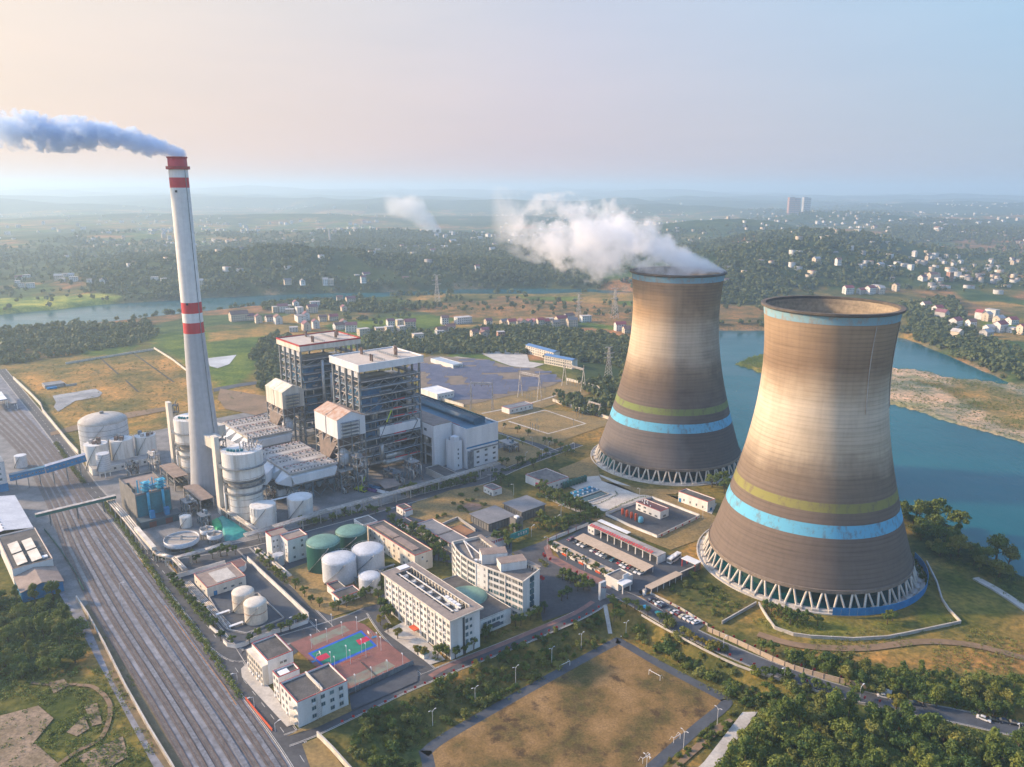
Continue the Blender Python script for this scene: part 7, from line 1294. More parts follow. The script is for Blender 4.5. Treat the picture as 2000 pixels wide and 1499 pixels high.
for i, a in enumerate(((1040,590),(1060,600),(1085,590),(1120,560),(1200,545),(1410,465),(1430,470),(1455,478),(1480,485),(1500,500),(1070,860),(1090,870),(1115,880),(1140,890),(1480,750),(1505,755),(1530,770),(1580,720),(1600,728),(1625,735),(1650,742),(1455,830),(1130,830))): tag(link('bus_support', DISM, None, g(*q('S6', *a))), f'thin switchyard post insulator, {ordw(i)} counted from the solar field', 'insulator', 'switchyard post insulators')
# ---------------------------------------------------------------- houses
def gt(px, py):
    z = 0.
    for _ in range(7): p = g(px, py, z); z = .5*z+.5*max(-5., min(60., hz(p.x, p.y)))
    return Vector((p.x, p.y, z-.3))
hw = {k: mat('house_'+k, c, None, .1, .8) for k, c in (('white', (.72,.71,.68)), ('cream', (.66,.56,.44)), ('grey', (.45,.44,.43)), ('brick', (.45,.25,.18)))}
hr = {k: mat('tile_'+k, c, None, .3, .8) for k, c in (('red', (.36,.075,.085)), ('brown', (.24,.13,.11)), ('grey', (.22,.2,.2)), ('blue', (.10,.2,.36)), ('pale', (.5,.48,.46)), ('maroon', (.24,.10,.12)))}
HWM, HRM = {}, {}
def hmesh(w_, d, h, flat, wk, rk):
    key = (w_, d, h, flat, wk, rk)
    if key not in HWM:
        m = MB(); m.mat(0).walls(-w_/2, w_/2, -d/2, d/2, -2, h)
        if not flat: m.add([(-w_/2,-d/2,h),(-w_/2,d/2,h),(-w_/2,0,h+d*.38),(w_/2,-d/2,h),(w_/2,d/2,h),(w_/2,0,h+d*.38)], [(0,2,1),(3,4,5)])
        m.mat(1); n = max(2, int(w_/3))
        for j in range(int(h/3)):
            for i in range(n): x = -w_/2+w_*(i+.5)/n; m.box(x-.65, x+.65, -d/2-.06, -d/2+.1, 3*j+.9, 3*j+2.3)
            m.box(w_/2-.1, w_/2+.06, -.7, .7, 3*j+.9, 3*j+2.3); m.box(-w_/2-.06, -w_/2+.1, -.7, .7, 3*j+.9, 3*j+2.3)
        HWM[key] = m.mesh('wall', [hw[wk], glass]); HRM[key] = (MB().box(-w_/2-.3, w_/2+.3, -d/2-.3, d/2+.3, h, h+.35) if flat else MB().gable(-w_/2, w_/2, -d/2, d/2, h, h+d*.38, .25, 'x', .5)).mesh('roof', hr[rk])
    return HWM[key], HRM[key]
hrnd = random.Random(21); hcount = {}
def house(px, py, cl, size=1.0, wk=None, rk=None, flat=None, big=False, rz=None, hh=None):
    wk = wk or hrnd.choice(['white','white','cream','cream','grey']); rk = rk or hrnd.choice(['maroon','brown','red','maroon','grey']); flat = hrnd.random() < .22 if flat is None else flat
    if flat and rk in ('red', 'maroon', 'brown'): rk = 'pale'
    w_, d, h = (hrnd.choice([(10,8,6),(9,8,9),(12,9,6),(14,9,9)]) if not big else (22,12,9)); h = hh or h
    a, b = hmesh(w_*size, d*size, h*(size if size < 1.4 else 1), flat, wk, rk); p = gt(px, py); i = hcount.get((cl, wk, rk), 0); hcount[(cl, wk, rk)] = i+1
    lab = f'{"large" if big else "small"} {wk} house, {"flat" if flat else "pitched"} {rk} roof, {cl}, {ordw(i)} of its look from left'
    r = empty('house', p, rz if rz is not None else rad(hrnd.choice([20, 28, 35, 15, 118])), lab, 'house', 'houses '+cl); link('wall', a, r); link('roof', b, r); return r
c1 = 'behind the boiler houses'
for x, y in sorted(((170,1180),(245,1205),(340,1190),(415,1210),(500,1085),(570,1075),(660,1180),(710,1115),(735,1070),(800,1190),(950,1030),(1045,1040),(985,1100),(515,1120),(395,1115),(550,1280),(660,1270),(740,1250),(985,1250),(1050,1280),(1300,1285),(1390,1245),(1470,1235),(1380,1297),(1485,1293),(1560,1250),(1860,1215),(1830,1300),(940,1260),(455,1110),(600,1120))): house(*q('S2', x, y), c1, 1.05, None, hrnd.choice(['maroon','maroon','brown']))
house(*q('S2', 75, 1185), c1, 1.1, 'cream', 'brown', False, True); house(*q('S2', 610, 1192), c1, 1, 'white', 'grey', True, True); house(*q('S2', 895, 1182), c1, 1, 'cream', 'red', False, False); house(*q('S2', 1155, 1312), c1, 1, 'cream', 'pale', True, False, None, 9); house(*q('S2', 1628, 1352), c1, .9, 'cream', 'pale', True)
c2 = 'left of far tower'
for x, y in sorted(((85,1275),(485,1305),(630,1290),(790,1290),(455,1370),(440,1400),(360,1410),(910,1290),(860,1290),(1050,1265),(1000,1290),(1375,1260),(1250,1300),(1690,1340),(1760,1360),(40,1380),(140,1340),(960,1300),(1100,1300))): house(*q('S3', x, y), c2, 1.0)
house(*q('S3', 255, 1272), c2, 1, 'white', 'pale', True, True); house(*q('S3', 700, 1295), c2, 1.1, 'cream', 'red', False); house(*q('S3', 1150, 1290), c2, 1.1, 'cream', 'red', False); house(*q('S3', 1222, 1258), c2, 1, 'white', 'brown', False, False, None, 9); house(*q('S3', 600, 1412), c2, 1, 'brick', 'pale', True)
c3 = 'across the lake'
for x, y in sorted(((890,690),(970,690),(1030,690),(1095,690),(1070,660),(1190,672),(1360,608),(1420,602),(1460,612),(1455,805),(1575,960),(1660,912),(1765,862),(1795,832),(1840,872),(1775,932),(1925,935),(1985,945),(1920,882),(1480,848),(1760,962),(1380,780),(1720,850))): house(*q('S4', x, y), c3, 1.15, None, hrnd.choice(['maroon','brown','red','pale']))
house(*q('S4', 1565, 905), c3, 1.2, 'white', 'red', False, False); house(*q('S4', 1845, 930), c3, 1.2, 'white', 'red', False); house(*q('S4', 1530, 608), c3, 1, 'brick', 'brown', True, False, None, 16)
far = [('S4', 'on blue right hills', ((270,355),(320,340),(375,335),(440,335),(510,345),(565,350),(440,400),(225,385),(520,370),(600,325),(655,320),(705,320),(750,300),(800,320),(840,320),(690,500),(800,490),(830,480),(870,460),(980,540),(1105,510),(1090,540),(1200,510),(1240,530),(1285,535),(1330,530),(1310,445),(1385,435),(1400,460),(1420,470),(1440,460),(1460,480),(1480,490),(1390,480),(1490,500),(1545,500),(1555,525),(1580,465),(1600,500),(1510,465),(1790,500),(1770,545),(1680,520),(1920,490),(1960,495),(1930,510),(1020,195),(1050,190),(1080,200),(940,255),(860,255),(1020,260),(1060,280),(1100,265),(960,300),(1480,250),(1440,260),(1500,270),(1530,270),(1560,275),(1480,295),(1450,295),(1360,265),(1600,240),(1650,245),(1690,190),(1550,210),(1720,250),(1780,255),(1830,245),(1870,240),(1680,320),(80,240),(30,240),(120,225),(1240,190),(1350,60+120),(700,240),(740,245),(1900,215),(1960,230))),
 ('S2', 'on hazy middle hills', ((1300,555),(1280,590),(1490,560),(1600,560),(1790,470),(1865,470),(1935,440),(1760,600),(1850,580),(1205,690),(1330,660),(1375,655),(1115,720),(1150,760),(1180,740),(1530,620),(1590,620),(820,770),(870,770),(440,750),(490,755),(620,760),(1040,610),(1040,355),(1085,355),(1160,340),(1200,340),(1270,330),(340,350),(440,350),(480,355),(530,345),(610,330),(85,370),(1100,860),(1180,855),(1520,870),(900,205),(1090,200),(1190,200),(650,195),(370,240),(360,165),(1650,210),(240,380),(130,380))),
 ('S3', 'beyond river under steam', ((385,790),(730,475),(690,540),(300,570),(410,500),(485,490),(530,480),(440,550),(540,575),(520,625),(220,580),(60,600),(100,590),(15,490),(990,190),(1040,195),(400,185),(1300,360),(350,510),(90,480),(160,560))),
 ('S1', 'on hazy left plain', ((60,380),(145,380),(60,435),(850,430),(735,430),(570,410),(610,370),(650,395),(1040,340),(950,345),(1120,250),(1220,340),(1170,425),(1280,460),(1325,470),(150,790),(170,850),(240,850),(490,800),(520,760),(580,800),(800,815),(1210,790),(1280,800),(210,770),(140,830),(560,770),(460,790),(1570,830),(1330,420),(420,395),(340,355),(700,820))),
 ('X', 'in far horizon town', ((1260,455),(1290,440),(1310,445),(1335,437),(1355,440),(1370,432),(1240,410),(1330,400),(1200,395),(1420,430),(1850,430),(1880,432),(1910,440),(1950,430)))]
fsz = {'S4': 1.0, 'S2': 1.0, 'S3': 1.0, 'S1': 1.0, 'X': 1.0}
for k, cl, lst in far:
    for x, y in sorted(lst):
        px_, py_ = q(k, x, y); house(px_, py_, cl, 1.0 if py_ > 480 else 1.35, hrnd.choice(['white','white','white','cream']), hrnd.choice(['pale','grey','brown','maroon','pale']), hrnd.random() < .5)
for px_, lb, s in ((1549, 'wider of two tower blocks alone on the far blue hills', 1.3), (1573, 'narrower of two tower blocks alone on the far blue hills', .8)):
    p = gt(px_, 419); d = math.hypot(p.x, p.y); hh = 30*d/1521; r = empty('tower_block', p, rad(20), lb, 'tower block'); w_ = 20*s*d/3000
    for i in (-1, 1): MB().walls(i*w_*.5-w_*.45, i*w_*.5+w_*.45, -9, 9, -4, hh*(1 if i < 0 else .97)).build('wall', hw['brick'] if s > 1 else hw['grey'], r); MB().box(i*w_*.5-w_*.45, i*w_*.5+w_*.45, -9, 9, hh*(1 if i < 0 else .97)-.5, hh*(1 if i < 0 else .97)).build('roof', hr['brown'], r)
    for j in range(8): MB().box(-w_*.95, w_*.95, -9.3, -9.05, hh*(j+.4)/8.6, hh*(j+.6)/8.6).build('window_band', glass, r)
p = gt(*q('S2', 866, 515)); d = math.hypot(p.x, p.y); r = empty('far_stack', p, 0, 'slim pale brickworks stack on the far plain behind the boiler houses', 'chimney'); MB().lathe([(4, -3), (2.6, 27*d/1521*.98), (1.8, 27*d/1521*.98)], 14).build('shaft', concl, r)

# the scattered hamlets and the town too far off to count: one mass
R_ = np.random.default_rng(5); hv, hf, hm_ = [], [], []; nb_ = 0
for cl in range(130):
    if cl < 60: px_, py_ = R_.uniform(0, 2000), R_.uniform(402, 475)
    elif cl < 90: px_, py_ = R_.uniform(1380, 2000), R_.uniform(398, 470)
    elif cl < 105: px_, py_ = R_.uniform(1500, 2000), R_.uniform(470, 560)
    else: px_, py_ = R_.uniform(0, 1230), R_.uniform(435, 530)
    p0 = g(px_, py_, 15)
    for i in range(int(R_.integers(4, 14))):
        s_ = 55+p0.length*.022; x, y = p0.x+R_.normal()*s_*1.2, p0.y+R_.normal()*s_*.6; z = hz(x, y)
        if z < -4: continue
        w_, d_, h_ = R_.uniform(8, 15), R_.uniform(7, 10), R_.uniform(4, 9); a = R_.uniform(0, 3); ca_, sa_ = math.cos(a), math.sin(a); wk_ = int(R_.choice([0, 0, 4, 4, 5])); n0 = len(hv)
        for zz in (z-3, z+h_, z+h_+.01):
            for sx_, sy_ in ((-1,-1),(1,-1),(1,1),(-1,1)): hv.append((x+ca_*sx_*w_/2-sa_*sy_*d_/2, y+sa_*sx_*w_/2+ca_*sy_*d_/2, zz))
        for k in range(4): hf.append((n0+k, n0+(k+1) % 4, n0+4+(k+1) % 4, n0+4+k)); hm_.append(wk_)
        hf.append((n0+8, n0+9, n0+10, n0+11)); hm_.append(int(R_.integers(1, 4)))
tag(link('distant_town', npmesh('distant_town', hv, hf, [hw['white'], hr['maroon'], hr['grey'], hr['brown'], hw['cream'], hw['grey']], mi=hm_)), kind='stuff')
# ---------------------------------------------------------------- trees and bushes
def leaf_cloud(n, rx, ry, rz_, cz, seed, lobes=9, ls=.75, droop=.0):
    R_ = np.random.default_rng(seed); th = R_.uniform(0, 2*pi, lobes); ph = R_.uniform(-.5, 1, lobes); rr = R_.uniform(.3, .85, lobes)
    lc = np.c_[np.cos(th)*rr*rx*np.sqrt(1-np.clip(ph, 0, 1)**2*.7), np.sin(th)*rr*ry*np.sqrt(1-np.clip(ph, 0, 1)**2*.7), cz+ph*rz_*.62]; lr = R_.uniform(.22, .58, lobes)
    k = R_.integers(0, lobes, n); d = R_.normal(size=(n, 3)); d /= np.linalg.norm(d, axis=1)[:, None]; d[:, 2] = np.abs(d[:, 2])*R_.choice([1, 1, 1, -.6], n)
    rad_ = lr[k]*R_.uniform(.30, 1.22, n)**.7; c = lc[k]+d*rad_[:, None]*np.array([rx, ry, rz_*.8])
    nrm = d+R_.normal(scale=.65, size=(n, 3)); nrm /= np.linalg.norm(nrm, axis=1)[:, None]; t = np.cross(nrm, R_.normal(size=(n, 3))); t /= np.linalg.norm(t, axis=1)[:, None]; b = np.cross(nrm, t)
    s = ls*R_.uniform(.55, 1.25, n)[:, None]; a = s*R_.uniform(.45, .8, (n, 1))
    V_ = np.stack([c-t*s*.5, c+b*a*.5, c+t*s*.5, c-b*a*.5], 1).reshape(-1, 3); return V_, np.arange(n*4).reshape(-1, 4)
def trunk_mesh(h, r, seed, n=5):
    rnd = random.Random(seed); m = MB(); p = Vector((0, 0, -.4))
    for i in range(3): q_ = Vector((rnd.uniform(-.15, .15)*i, rnd.uniform(-.15, .15)*i, h*(i+1)/3)); m.tube(p, q_, r*(1-.22*i), r*(1-.22*(i+1)), n=7); p = q_
    for i in range(n): a = rnd.uniform(0, 2*pi); z = h*rnd.uniform(.45, .95); m.tube((0, 0, z), (math.cos(a)*h*.38, math.sin(a)*h*.38, z+h*.35), r*.45, r*.15, n=5)
    return m.mesh('trunk', trunkm)
def kinds(name, specs, mats_):
    out = []
    for i, (n, rx, rz_, cz, lobes, ls) in enumerate(specs):
        V_, F_ = leaf_cloud(n, rx, rx*random.uniform(.88, 1.1), rz_, cz, 100+i*7+len(name), lobes, ls)
        for m in mats_: out.append((npmesh('crown', V_, F_, m), trunk_mesh(cz, .09*rx+.05, i+3)))
    return out
FT = kinds('forest_tree', [(1700, 3.6, 3.8, 4.6, 11, .8), (1500, 3.0, 4.4, 5.0, 10, .75), (1900, 4.4, 3.6, 4.4, 13, .85), (1200, 2.6, 3.0, 3.4, 8, .7), (1300, 2.1, 5.2, 5.6, 12, .7), (1500, 3.9, 2.6, 3.2, 12, .8)], [leafd, leafo, leafd, leafo, leafs])
STT = kinds('street_tree', [(1100, 1.9, 1.9, 3.0, 9, .5), (1000, 1.7, 2.1, 3.1, 8, .5)], [leafo, leafd]); YT = kinds('yellow_tree', [(900, 1.8, 1.8, 2.8, 8, .5)], [leafy])
BU = kinds('bush', [(700, 1.7, 1.3, .9, 8, .5), (600, 1.3, 1.1, .8, 7, .45)], [leafs, leafo, leafd, leafs])
trnd = random.Random(99); occupied = []
def plant(proto, name, p, s, label, cat, group):
    r = empty(name, p, trnd.uniform(0, 6.28), label, cat, group); r.scale = (s, s, s*trnd.uniform(.88, 1.15)); link('crown', proto[0], r); link('trunk', proto[1], r)
def scatter(poly, n, dmin, fn, z=None):
    xs, ys = [p.x for p in poly], [p.y for p in poly]; pts = []; t = 0
    while len(pts) < n and t < n*60:
        t += 1; x, y = trnd.uniform(min(xs), max(xs)), trnd.uniform(min(ys), max(ys))
        if sdist(poly, np.array([x]), np.array([y]))[0] > 0 or any((x-a)**2+(y-b)**2 < dmin*dmin for a, b in pts): continue
        pts.append((x, y))
    for x, y in pts: fn(Vector((x, y, hz(x, y) if z is None else z)))
GFT = lambda lab, grp, s0=.8, s1=1.3: (lambda p: plant(trnd.choice(FT), 'forest_tree', p, trnd.uniform(s0, s1), lab, 'tree', grp))
scatter(pg([(1490,1384),(1570,1390),(1660,1402),(1760,1424),(1880,1446),(2020,1466),(2020,1580),(1400,1580),(1440,1440)]), 135, 4.3, GFT('leafy tree of the dense wood filling the bottom right corner below the gate road', 'trees of the bottom right wood', .5, 1.25))
scatter(pg([(1545,1296),(1620,1305),(1720,1322),(1830,1350),(2020,1388),(2020,1415),(1880,1392),(1760,1366),(1640,1338)]), 42, 4.0, GFT('leafy tree of the belt above the gate road on the right', 'trees of the belt above the gate road', .6, 1.0))
scatter(pg([(-60,1165),(105,1168),(165,1235),(160,1290),(110,1322),(-60,1330)]), 62, 4.2, GFT('leafy tree of the dark wood left of the railway at bottom left', 'trees of the bottom left wood', .4, 1.1))
scatter(pg([(1750,1010),(1800,1010),(1860,1040),(1900,1085),(1960,1120),(1940,1140),(1850,1095),(1790,1060)]), 26, 5, GFT('dark tree on the lake shore right of the near tower', 'trees on the lake shore', .8, 1.4))
scatter(pg([(1640,1300),(1760,1318),(2020,1340),(2020,1385),(1830,1348),(1720,1322)]), 22, 5, GFT('low olive tree on the rough ground right of the gate road belt', 'trees on the rough ground', .5, .8))
for i, a in enumerate(((1830,1010,1.7),(1872,1025,1.6),(1945,1085,1.8),(1968,1100,1.5),(1812,1000,1.2))): plant(FT[i*3 % len(FT)], 'shore_tree', g(a[0], a[1]+12, -1), a[2], f'tall dark tree against the lake, {ordw(i)} listed from the near tower outwards', 'tree', 'tall trees against the lake')
def row(k, pts, name, lab, grp, protos=STT, s=1.0, z=0.0):
    for i, a in enumerate(pts): plant(trnd.choice(protos), name, g(*q(k, *a), z), s*trnd.uniform(.85, 1.15), f'{lab}, {ordw(i)} of the row', 'tree', grp)
row('G', [(45,390),(95,470),(150,530),(205,590),(270,670),(335,740),(385,800),(435,860),(495,920),(545,970),(600,1010)], 'street_tree', 'round tree between oil yard and rail-side road', 'trees beside the oil yard', STT, 1.05)
row('G', [(860,1250),(1200,1160),(1370,1095),(1510,1075),(1630,1045),(1740,985),(1825,940),(1090,1235),(700,1190)], 'street_tree', 'trimmed round tree behind the oil yard low wall', 'trees at the oil yard low end')
row('F', [(430,955),(530,1040),(600,1110),(690,1150),(835,1190),(895,1185),(985,1150),(1065,1115),(1140,1080),(1185,1050),(1240,1010),(1330,1080),(1365,960),(1440,1240),(1400,1180)], 'street_tree', 'green tree round the foot of the tank farm', 'trees of the tank farm', STT, 1.1)
row('F', [(40,620),(90,660),(150,720),(215,790),(260,830),(310,880),(480,220),(560,240),(640,270),(700,200),(830,220),(960,160),(1100,120)], 'street_tree', 'green tree on the verge around the tank farm', 'trees of the tank farm verge', STT, 1.05)
row('F', [(1440,160),(1490,230),(1560,290),(1620,310),(1690,350),(1780,400),(1860,460),(1950,500),(1990,560),(1930,640),(1230,130),(1300,150)], 'street_tree', 'dark tree in the line behind the long workshop', 'trees behind the workshop', STT, 1.2)
row('K', [(600,330),(650,360),(700,390),(740,420),(640,260),(700,280),(600,230),(520,150),(560,180),(470,110),(380,60)], 'street_tree', 'dark tree between workshop and curved office', 'trees behind the offices', STT, 1.4)
row('K', [(100,1145),(205,1215),(20,1065),(500,1420),(420,1390)], 'yellow_tree', 'yellow-green tree on the pavement by the office block', 'yellow trees by the office block', YT, 1.0); row('K', [(60,905),(100,960),(60,1000),(20,880),(130,980)], 'street_tree', 'dark tree at the upper end of the office block', 'trees at the office block end', STT, 1.3)
row('K', [(830,1430),(940,1380),(1030,1330),(1150,1255),(1180,1190),(1480,1090),(1540,1070),(1640,1010),(1720,980),(1790,940),(690,1400),(730,1420),(640,1440)], 'street_tree', 'green tree along the front of the offices', 'trees before the offices', STT, 1.15)
row('L', [(135,925),(188,950),(290,995),(345,1030),(405,1055),(470,1085),(510,1110),(570,1145),(608,1165),(685,1215),(755,1245)], 'street_tree', 'round clipped tree along the poster fence', 'trees along the poster fence', STT, .85)
row('L', [(20,330),(70,370),(120,400),(180,430),(230,450),(290,480),(340,510),(400,530),(450,545),(500,560),(560,590),(600,610),(430,500),(520,540),(60,330),(150,390),(330,470)], 'hedge_tree', 'dense dark tree on the hedge-lined road to the basins', 'trees on the road to the basins', STT, 1.5)
row('L', [(30,650),(80,680),(140,700),(200,740),(260,700),(320,680),(380,660),(440,640),(20,700),(100,740),(560,650),(500,640),(280,760)], 'hedge_tree', 'dark tree in the belt between grey halls and car park', 'trees beside the grey halls', STT, 1.35)
row('L', [(420,1370),(480,1360),(520,1330),(470,1320),(390,1320),(340,1290),(260,1250),(310,1270),(540,1370),(250,1470),(310,1450)], 'hedge_tree', 'dense green tree on the planted island before the gate', 'trees on the gate island', STT, 1.2)
row('M', [(410,770),(440,830),(500,890),(480,950),(530,980),(610,815),(715,850),(790,910),(880,935),(1030,1020),(1125,1035),(450,1000)], 'street_tree', 'dark green tree on the bank opposite the parked cars', 'trees opposite the parked cars', STT, 1.0)
row('M', [(1410,1235),(1490,1290),(1580,1315),(1665,1360),(1775,1390)], 'yellow_tree', 'light green sapling on the lower verge of the gate road', 'saplings on the gate road', YT, .9); row('O', [(195,262),(250,285),(330,290),(465,328),(545,352),(615,378),(830,425)], 'street_tree', 'round tree on the lower verge of the gate road', 'trees on the lower verge of the gate road', STT, 1.1); row('O', [(1105,500)], 'yellow_tree', 'single tall yellow-green tree leaning over the gate road', 'yellow tree over the gate road', YT, 2.0)
row('O', [(165,85),(245,120),(360,165),(720,262),(830,305),(980,345),(1060,360),(1135,395),(500,180),(580,210),(640,230)], 'street_tree', 'tree behind the tan road fence', 'trees behind the road fence', STT, 1.3)
row('R7', [(470,600),(510,610),(560,640),(620,650),(680,665),(740,670),(1150,660),(1180,640),(580,665),(440,590)], 'street_tree', 'dark bush-like tree on the grass below the near tower', 'trees below the near tower', STT, 1.2)
row('N', [(30,230),(90,220),(160,200),(230,200),(300,190),(370,180),(440,160),(520,140),(600,130),(680,110),(760,90),(830,70),(900,60),(1140,60),(1200,90),(1290,130)], 'street_tree', 'tree of the line between dry lawn and boiler house road', 'trees along the dry lawn', STT, 1.35)
row('N', [(1120,820),(1160,810),(1270,830),(1300,860),(1240,790),(1400,680),(1350,700)], 'street_tree', 'dark tree by the red-lettered gate wall', 'trees by the gate wall', STT, 1.4); row('N', [(800,300),(740,330),(720,390),(780,410),(860,300),(980,345),(1010,350),(640,340),(430,260),(530,480),(450,500),(730,240),(915,180)], 'bush', 'bush on the dry lawn by the grey halls', 'bushes on the dry lawn', BU, 1.0)
row('S6', [(845,850),(960,890),(1050,920),(1340,1030),(1400,1060),(1440,1080),(1380,1090),(1200,990),(1240,1000),(1290,1010),(1210,1090),(1150,1130),(1000,1160),(960,1180),(1090,1180),(1280,580),(690,1230),(640,1260),(580,1260),(520,1290),(820,1180),(860,1170),(1000,1000),(1280,1150),(1100,1200)], 'street_tree', 'small tree beside the switchyard roads', 'trees by the switchyard roads', STT, 1.1)
row('R6', [(1330,330),(1370,320),(1400,350),(1300,340),(1380,380)], 'hedge_tree', 'dark tree between the two cooling towers', 'trees between the towers', STT, 1.8)
row('R3', [(930,490),(1040,480),(1080,470),(1110,465),(1150,460),(960,500),(800,500),(770,490),(870,540)], 'street_tree', 'tree on the grass strip under the pipe racks', 'trees under the pipe racks', STT, 1.2)
def bushes(poly, n, lab, grp, s0=.7, s1=1.6, z=None): scatter(poly, n, 2.0, lambda p: plant(trnd.choice(BU), 'bush', p, trnd.uniform(s0, s1), lab, 'bush', grp), z)
bushes(pg([(690,1420),(800,1375),(930,1310),(1050,1255),(1165,1208),(1190,1238),(1060,1310),(900,1395),(800,1448)], -2), 105, 'scrubby bush on the bank between perimeter road and running path', 'bushes on the bank'); bushes(pg([(660,1450),(780,1400),(800,1450),(810,1500),(720,1520)], -2), 22, 'bush in the hollow at the lower end of the bank', 'bushes in the hollow', .9, 1.9)
bushes(pg([(1205,1225),(1290,1215),(1420,1280),(1560,1345),(1620,1372),(1500,1370),(1460,1368),(1330,1300)], -1), 55, 'bush on the slope right of the worn pitch', 'bushes on the right slope', .8, 2.0); bushes(pg([(1300,1150),(1360,1120),(1460,1178),(1400,1215)]), 26, 'bush in the little garden under the near tower', 'bushes in the garden', .5, 1.2); bushes(pg([(1450,1395),(1430,1390),(1290,1499),(1330,1510)], SZ), 18, 'bush along the pitch side of the concrete path', 'bushes by the concrete path', .6, 1.1, SZ)
# continuous hedge and ground scrub
def leafy_mass(name, pts, size, per, m, label, cat, kind=None, zoff=0.0, hgt_=1.0, z0=None):
    R_ = np.random.default_rng(len(pts)); n = len(pts)*per; c = np.repeat(np.array([(p.x, p.y, p.z) for p in pts]), per, 0); d = R_.normal(size=(n, 3)); d /= np.linalg.norm(d, axis=1)[:, None]; d[:, 2] = np.abs(d[:, 2])
    c = c+d*R_.uniform(.5, 1, (n, 1))*np.array([size, size, size*hgt_]); nr = d+R_.normal(scale=.5, size=(n, 3)); nr /= np.linalg.norm(nr, axis=1)[:, None]; t = np.cross(nr, R_.normal(size=(n, 3))); t /= np.linalg.norm(t, axis=1)[:, None]; b = np.cross(nr, t); s = size*R_.uniform(.3, .6, (n, 1))
    V_ = np.stack([c-t*s*.5, c+b*s*.35, c+t*s*.5, c-b*s*.35], 1).reshape(-1, 3); return tag(link(name, npmesh(name, V_, np.arange(n*4).reshape(-1, 4), m)), label, cat, None, kind)
def hedge(pts, k, size, label, m=leafo, wob=.5, step=1.1):
    P_ = smoothline(pg(pts, 0, k), 4); n = int(sum((b-a).length for a, b in zip(P_, P_[1:]))/step); leafy_mass('hedge', [p+Vector((trnd.uniform(-wob, wob), trnd.uniform(-wob, wob), .2)) for p in along(P_, n)], size, 26, m, label, 'hedge')
hedge([(196,975),(240,1030),(302,1125),(346,1190),(402,1262),(448,1328),(468,1368)], 'X', 1.5, 'long dark hedge between the railway and the rail-side road', leafo, .9); hedge([(108,865),(135,905),(165,945)], 'X', 1.6, 'short green hedge between the tracks and the road by the blue gallery', leafs, .8)
hedge([(1200,1070),(1240,1150),(1330,1170),(1480,1110)], 'K', 1.2, 'low green hedge at the link building entrance', leafs, 1.2); hedge([(690,1450),(640,1460),(600,1430),(650,1390)], 'K', 1.0, 'low clipped hedge at the office block corner', leafs, .8); hedge([(205,1240),(260,1215),(340,1260),(430,1310)], 'L', 1.3, 'broad green hedge on the island before the gate', leafs, 1.5); hedge([(0,1040),(60,1070),(110,1120)], 'L', 1.3, 'clipped hedge on the island by the curved office', leafs, 1.2); hedge([(500,470),(620,460),(760,400),(830,360),(810,320)], 'L', .6, 'thin dark hedge round the basin lawn', leafd, .2); hedge([(640,590),(800,500),(960,430),(1080,385),(1170,392)], 'L', .7, 'dark hedge behind the gas yard wall', leafd, .3); hedge([(1500,800),(1560,770),(1650,740),(1760,750),(1880,820),(1920,900)], 'M', .9, 'dark curved hedge round the garden lawn', leafd, .5)
for near in (((720,390),(700,420),(760,425),(830,440)),): hedge(near, 'N', .9, 'dark hedge curving beside the flower bed', leafd, .5)
hedge([(20,215),(300,175),(600,120),(880,55)], 'N', 2.2, 'thick dark hedge between dry lawn and boiler house road', leafd, 1.6, 1.4); hedge([(20,355),(250,440),(480,520),(620,600)], 'L', 2.6, 'tall dark hedge along the road to the basins', leafd, 2.0, 1.3); hedge([(-20,690),(180,720),(380,640),(540,640)], 'L', 2.2, 'thick dark shrubbery between the grey halls and the car park', leafd, 2.2, 1.3)
hedge([(480,235),(700,215),(900,160),(1150,110)], 'F', 1.9, 'dark shrubbery between pipe rack and tank farm', leafo, 1.5, 1.4); hedge([(1440,170),(1620,320),(1790,400),(1960,520)], 'F', 1.5, 'dark shrubbery behind the long workshop', leafd, 1.0, 1.3); hedge([(30,390),(230,600),(420,840),(600,1000)], 'G', 1.1, 'low hedge under the trees beside the oil yard', leafo, .8); hedge([(30,620),(200,770),(330,890)], 'F', 1.2, 'low hedge between oil yard lane and tank farm', leafo, .8)
hedge([(480,585),(600,650),(740,675)], 'R7', 2.2, 'dense dark green shrubs under the near tower hoarding, left part', leafo, 2.0, 1.4); hedge([(1290,260),(1330,330),(1390,420)], 'R7', 2.4, 'dark shrubs right of the near tower basin', leafd, 2.0, 1.4); hedge([(720,1230),(900,1215),(1010,1160)], 'S6', 1.6, 'dark hedge beside the turbine hall road', leafd, 1.2, 1.4); hedge([(950,1190),(1100,1130),(1330,1070),(1400,1040)], 'S6', 1.4, 'dark hedge along the road by the dry grass island', leafd, 1.0, 1.4)
def mass(polys, dens, size, per, m, name='undergrowth', zz=None, seed=3):
    R_ = np.random.default_rng(seed); pts = []
    for poly in polys:
        a = abs(sum(poly[i].x*poly[(i+1) % len(poly)].y-poly[(i+1) % len(poly)].x*poly[i].y for i in range(len(poly))))/2; n = int(a*dens*1.3); xs, ys = [p.x for p in poly], [p.y for p in poly]; x, y = R_.uniform(min(xs), max(xs), n*3), R_.uniform(min(ys), max(ys), n*3); k = (sdist(poly, x, y) < 0) & (fbm(x/16, y/16, 3, 12) > .42); x, y = x[k][:n], y[k][:n]; z = height(x, y)
        pts += [Vector(t) for t in zip(x, y, z)]
    leafy_mass(name, pts, size, per, m, None, None, 'stuff')
mass([pg([(1480,1370),(1660,1385),(2030,1450),(2030,1580),(1400,1580)]), pg([(1540,1290),(2030,1330),(2030,1420),(1640,1340)]), pg([(-60,1165),(110,1168),(170,1240),(150,1320),(-60,1335)])], .10, 2.0, 16, leafd, 'undergrowth')
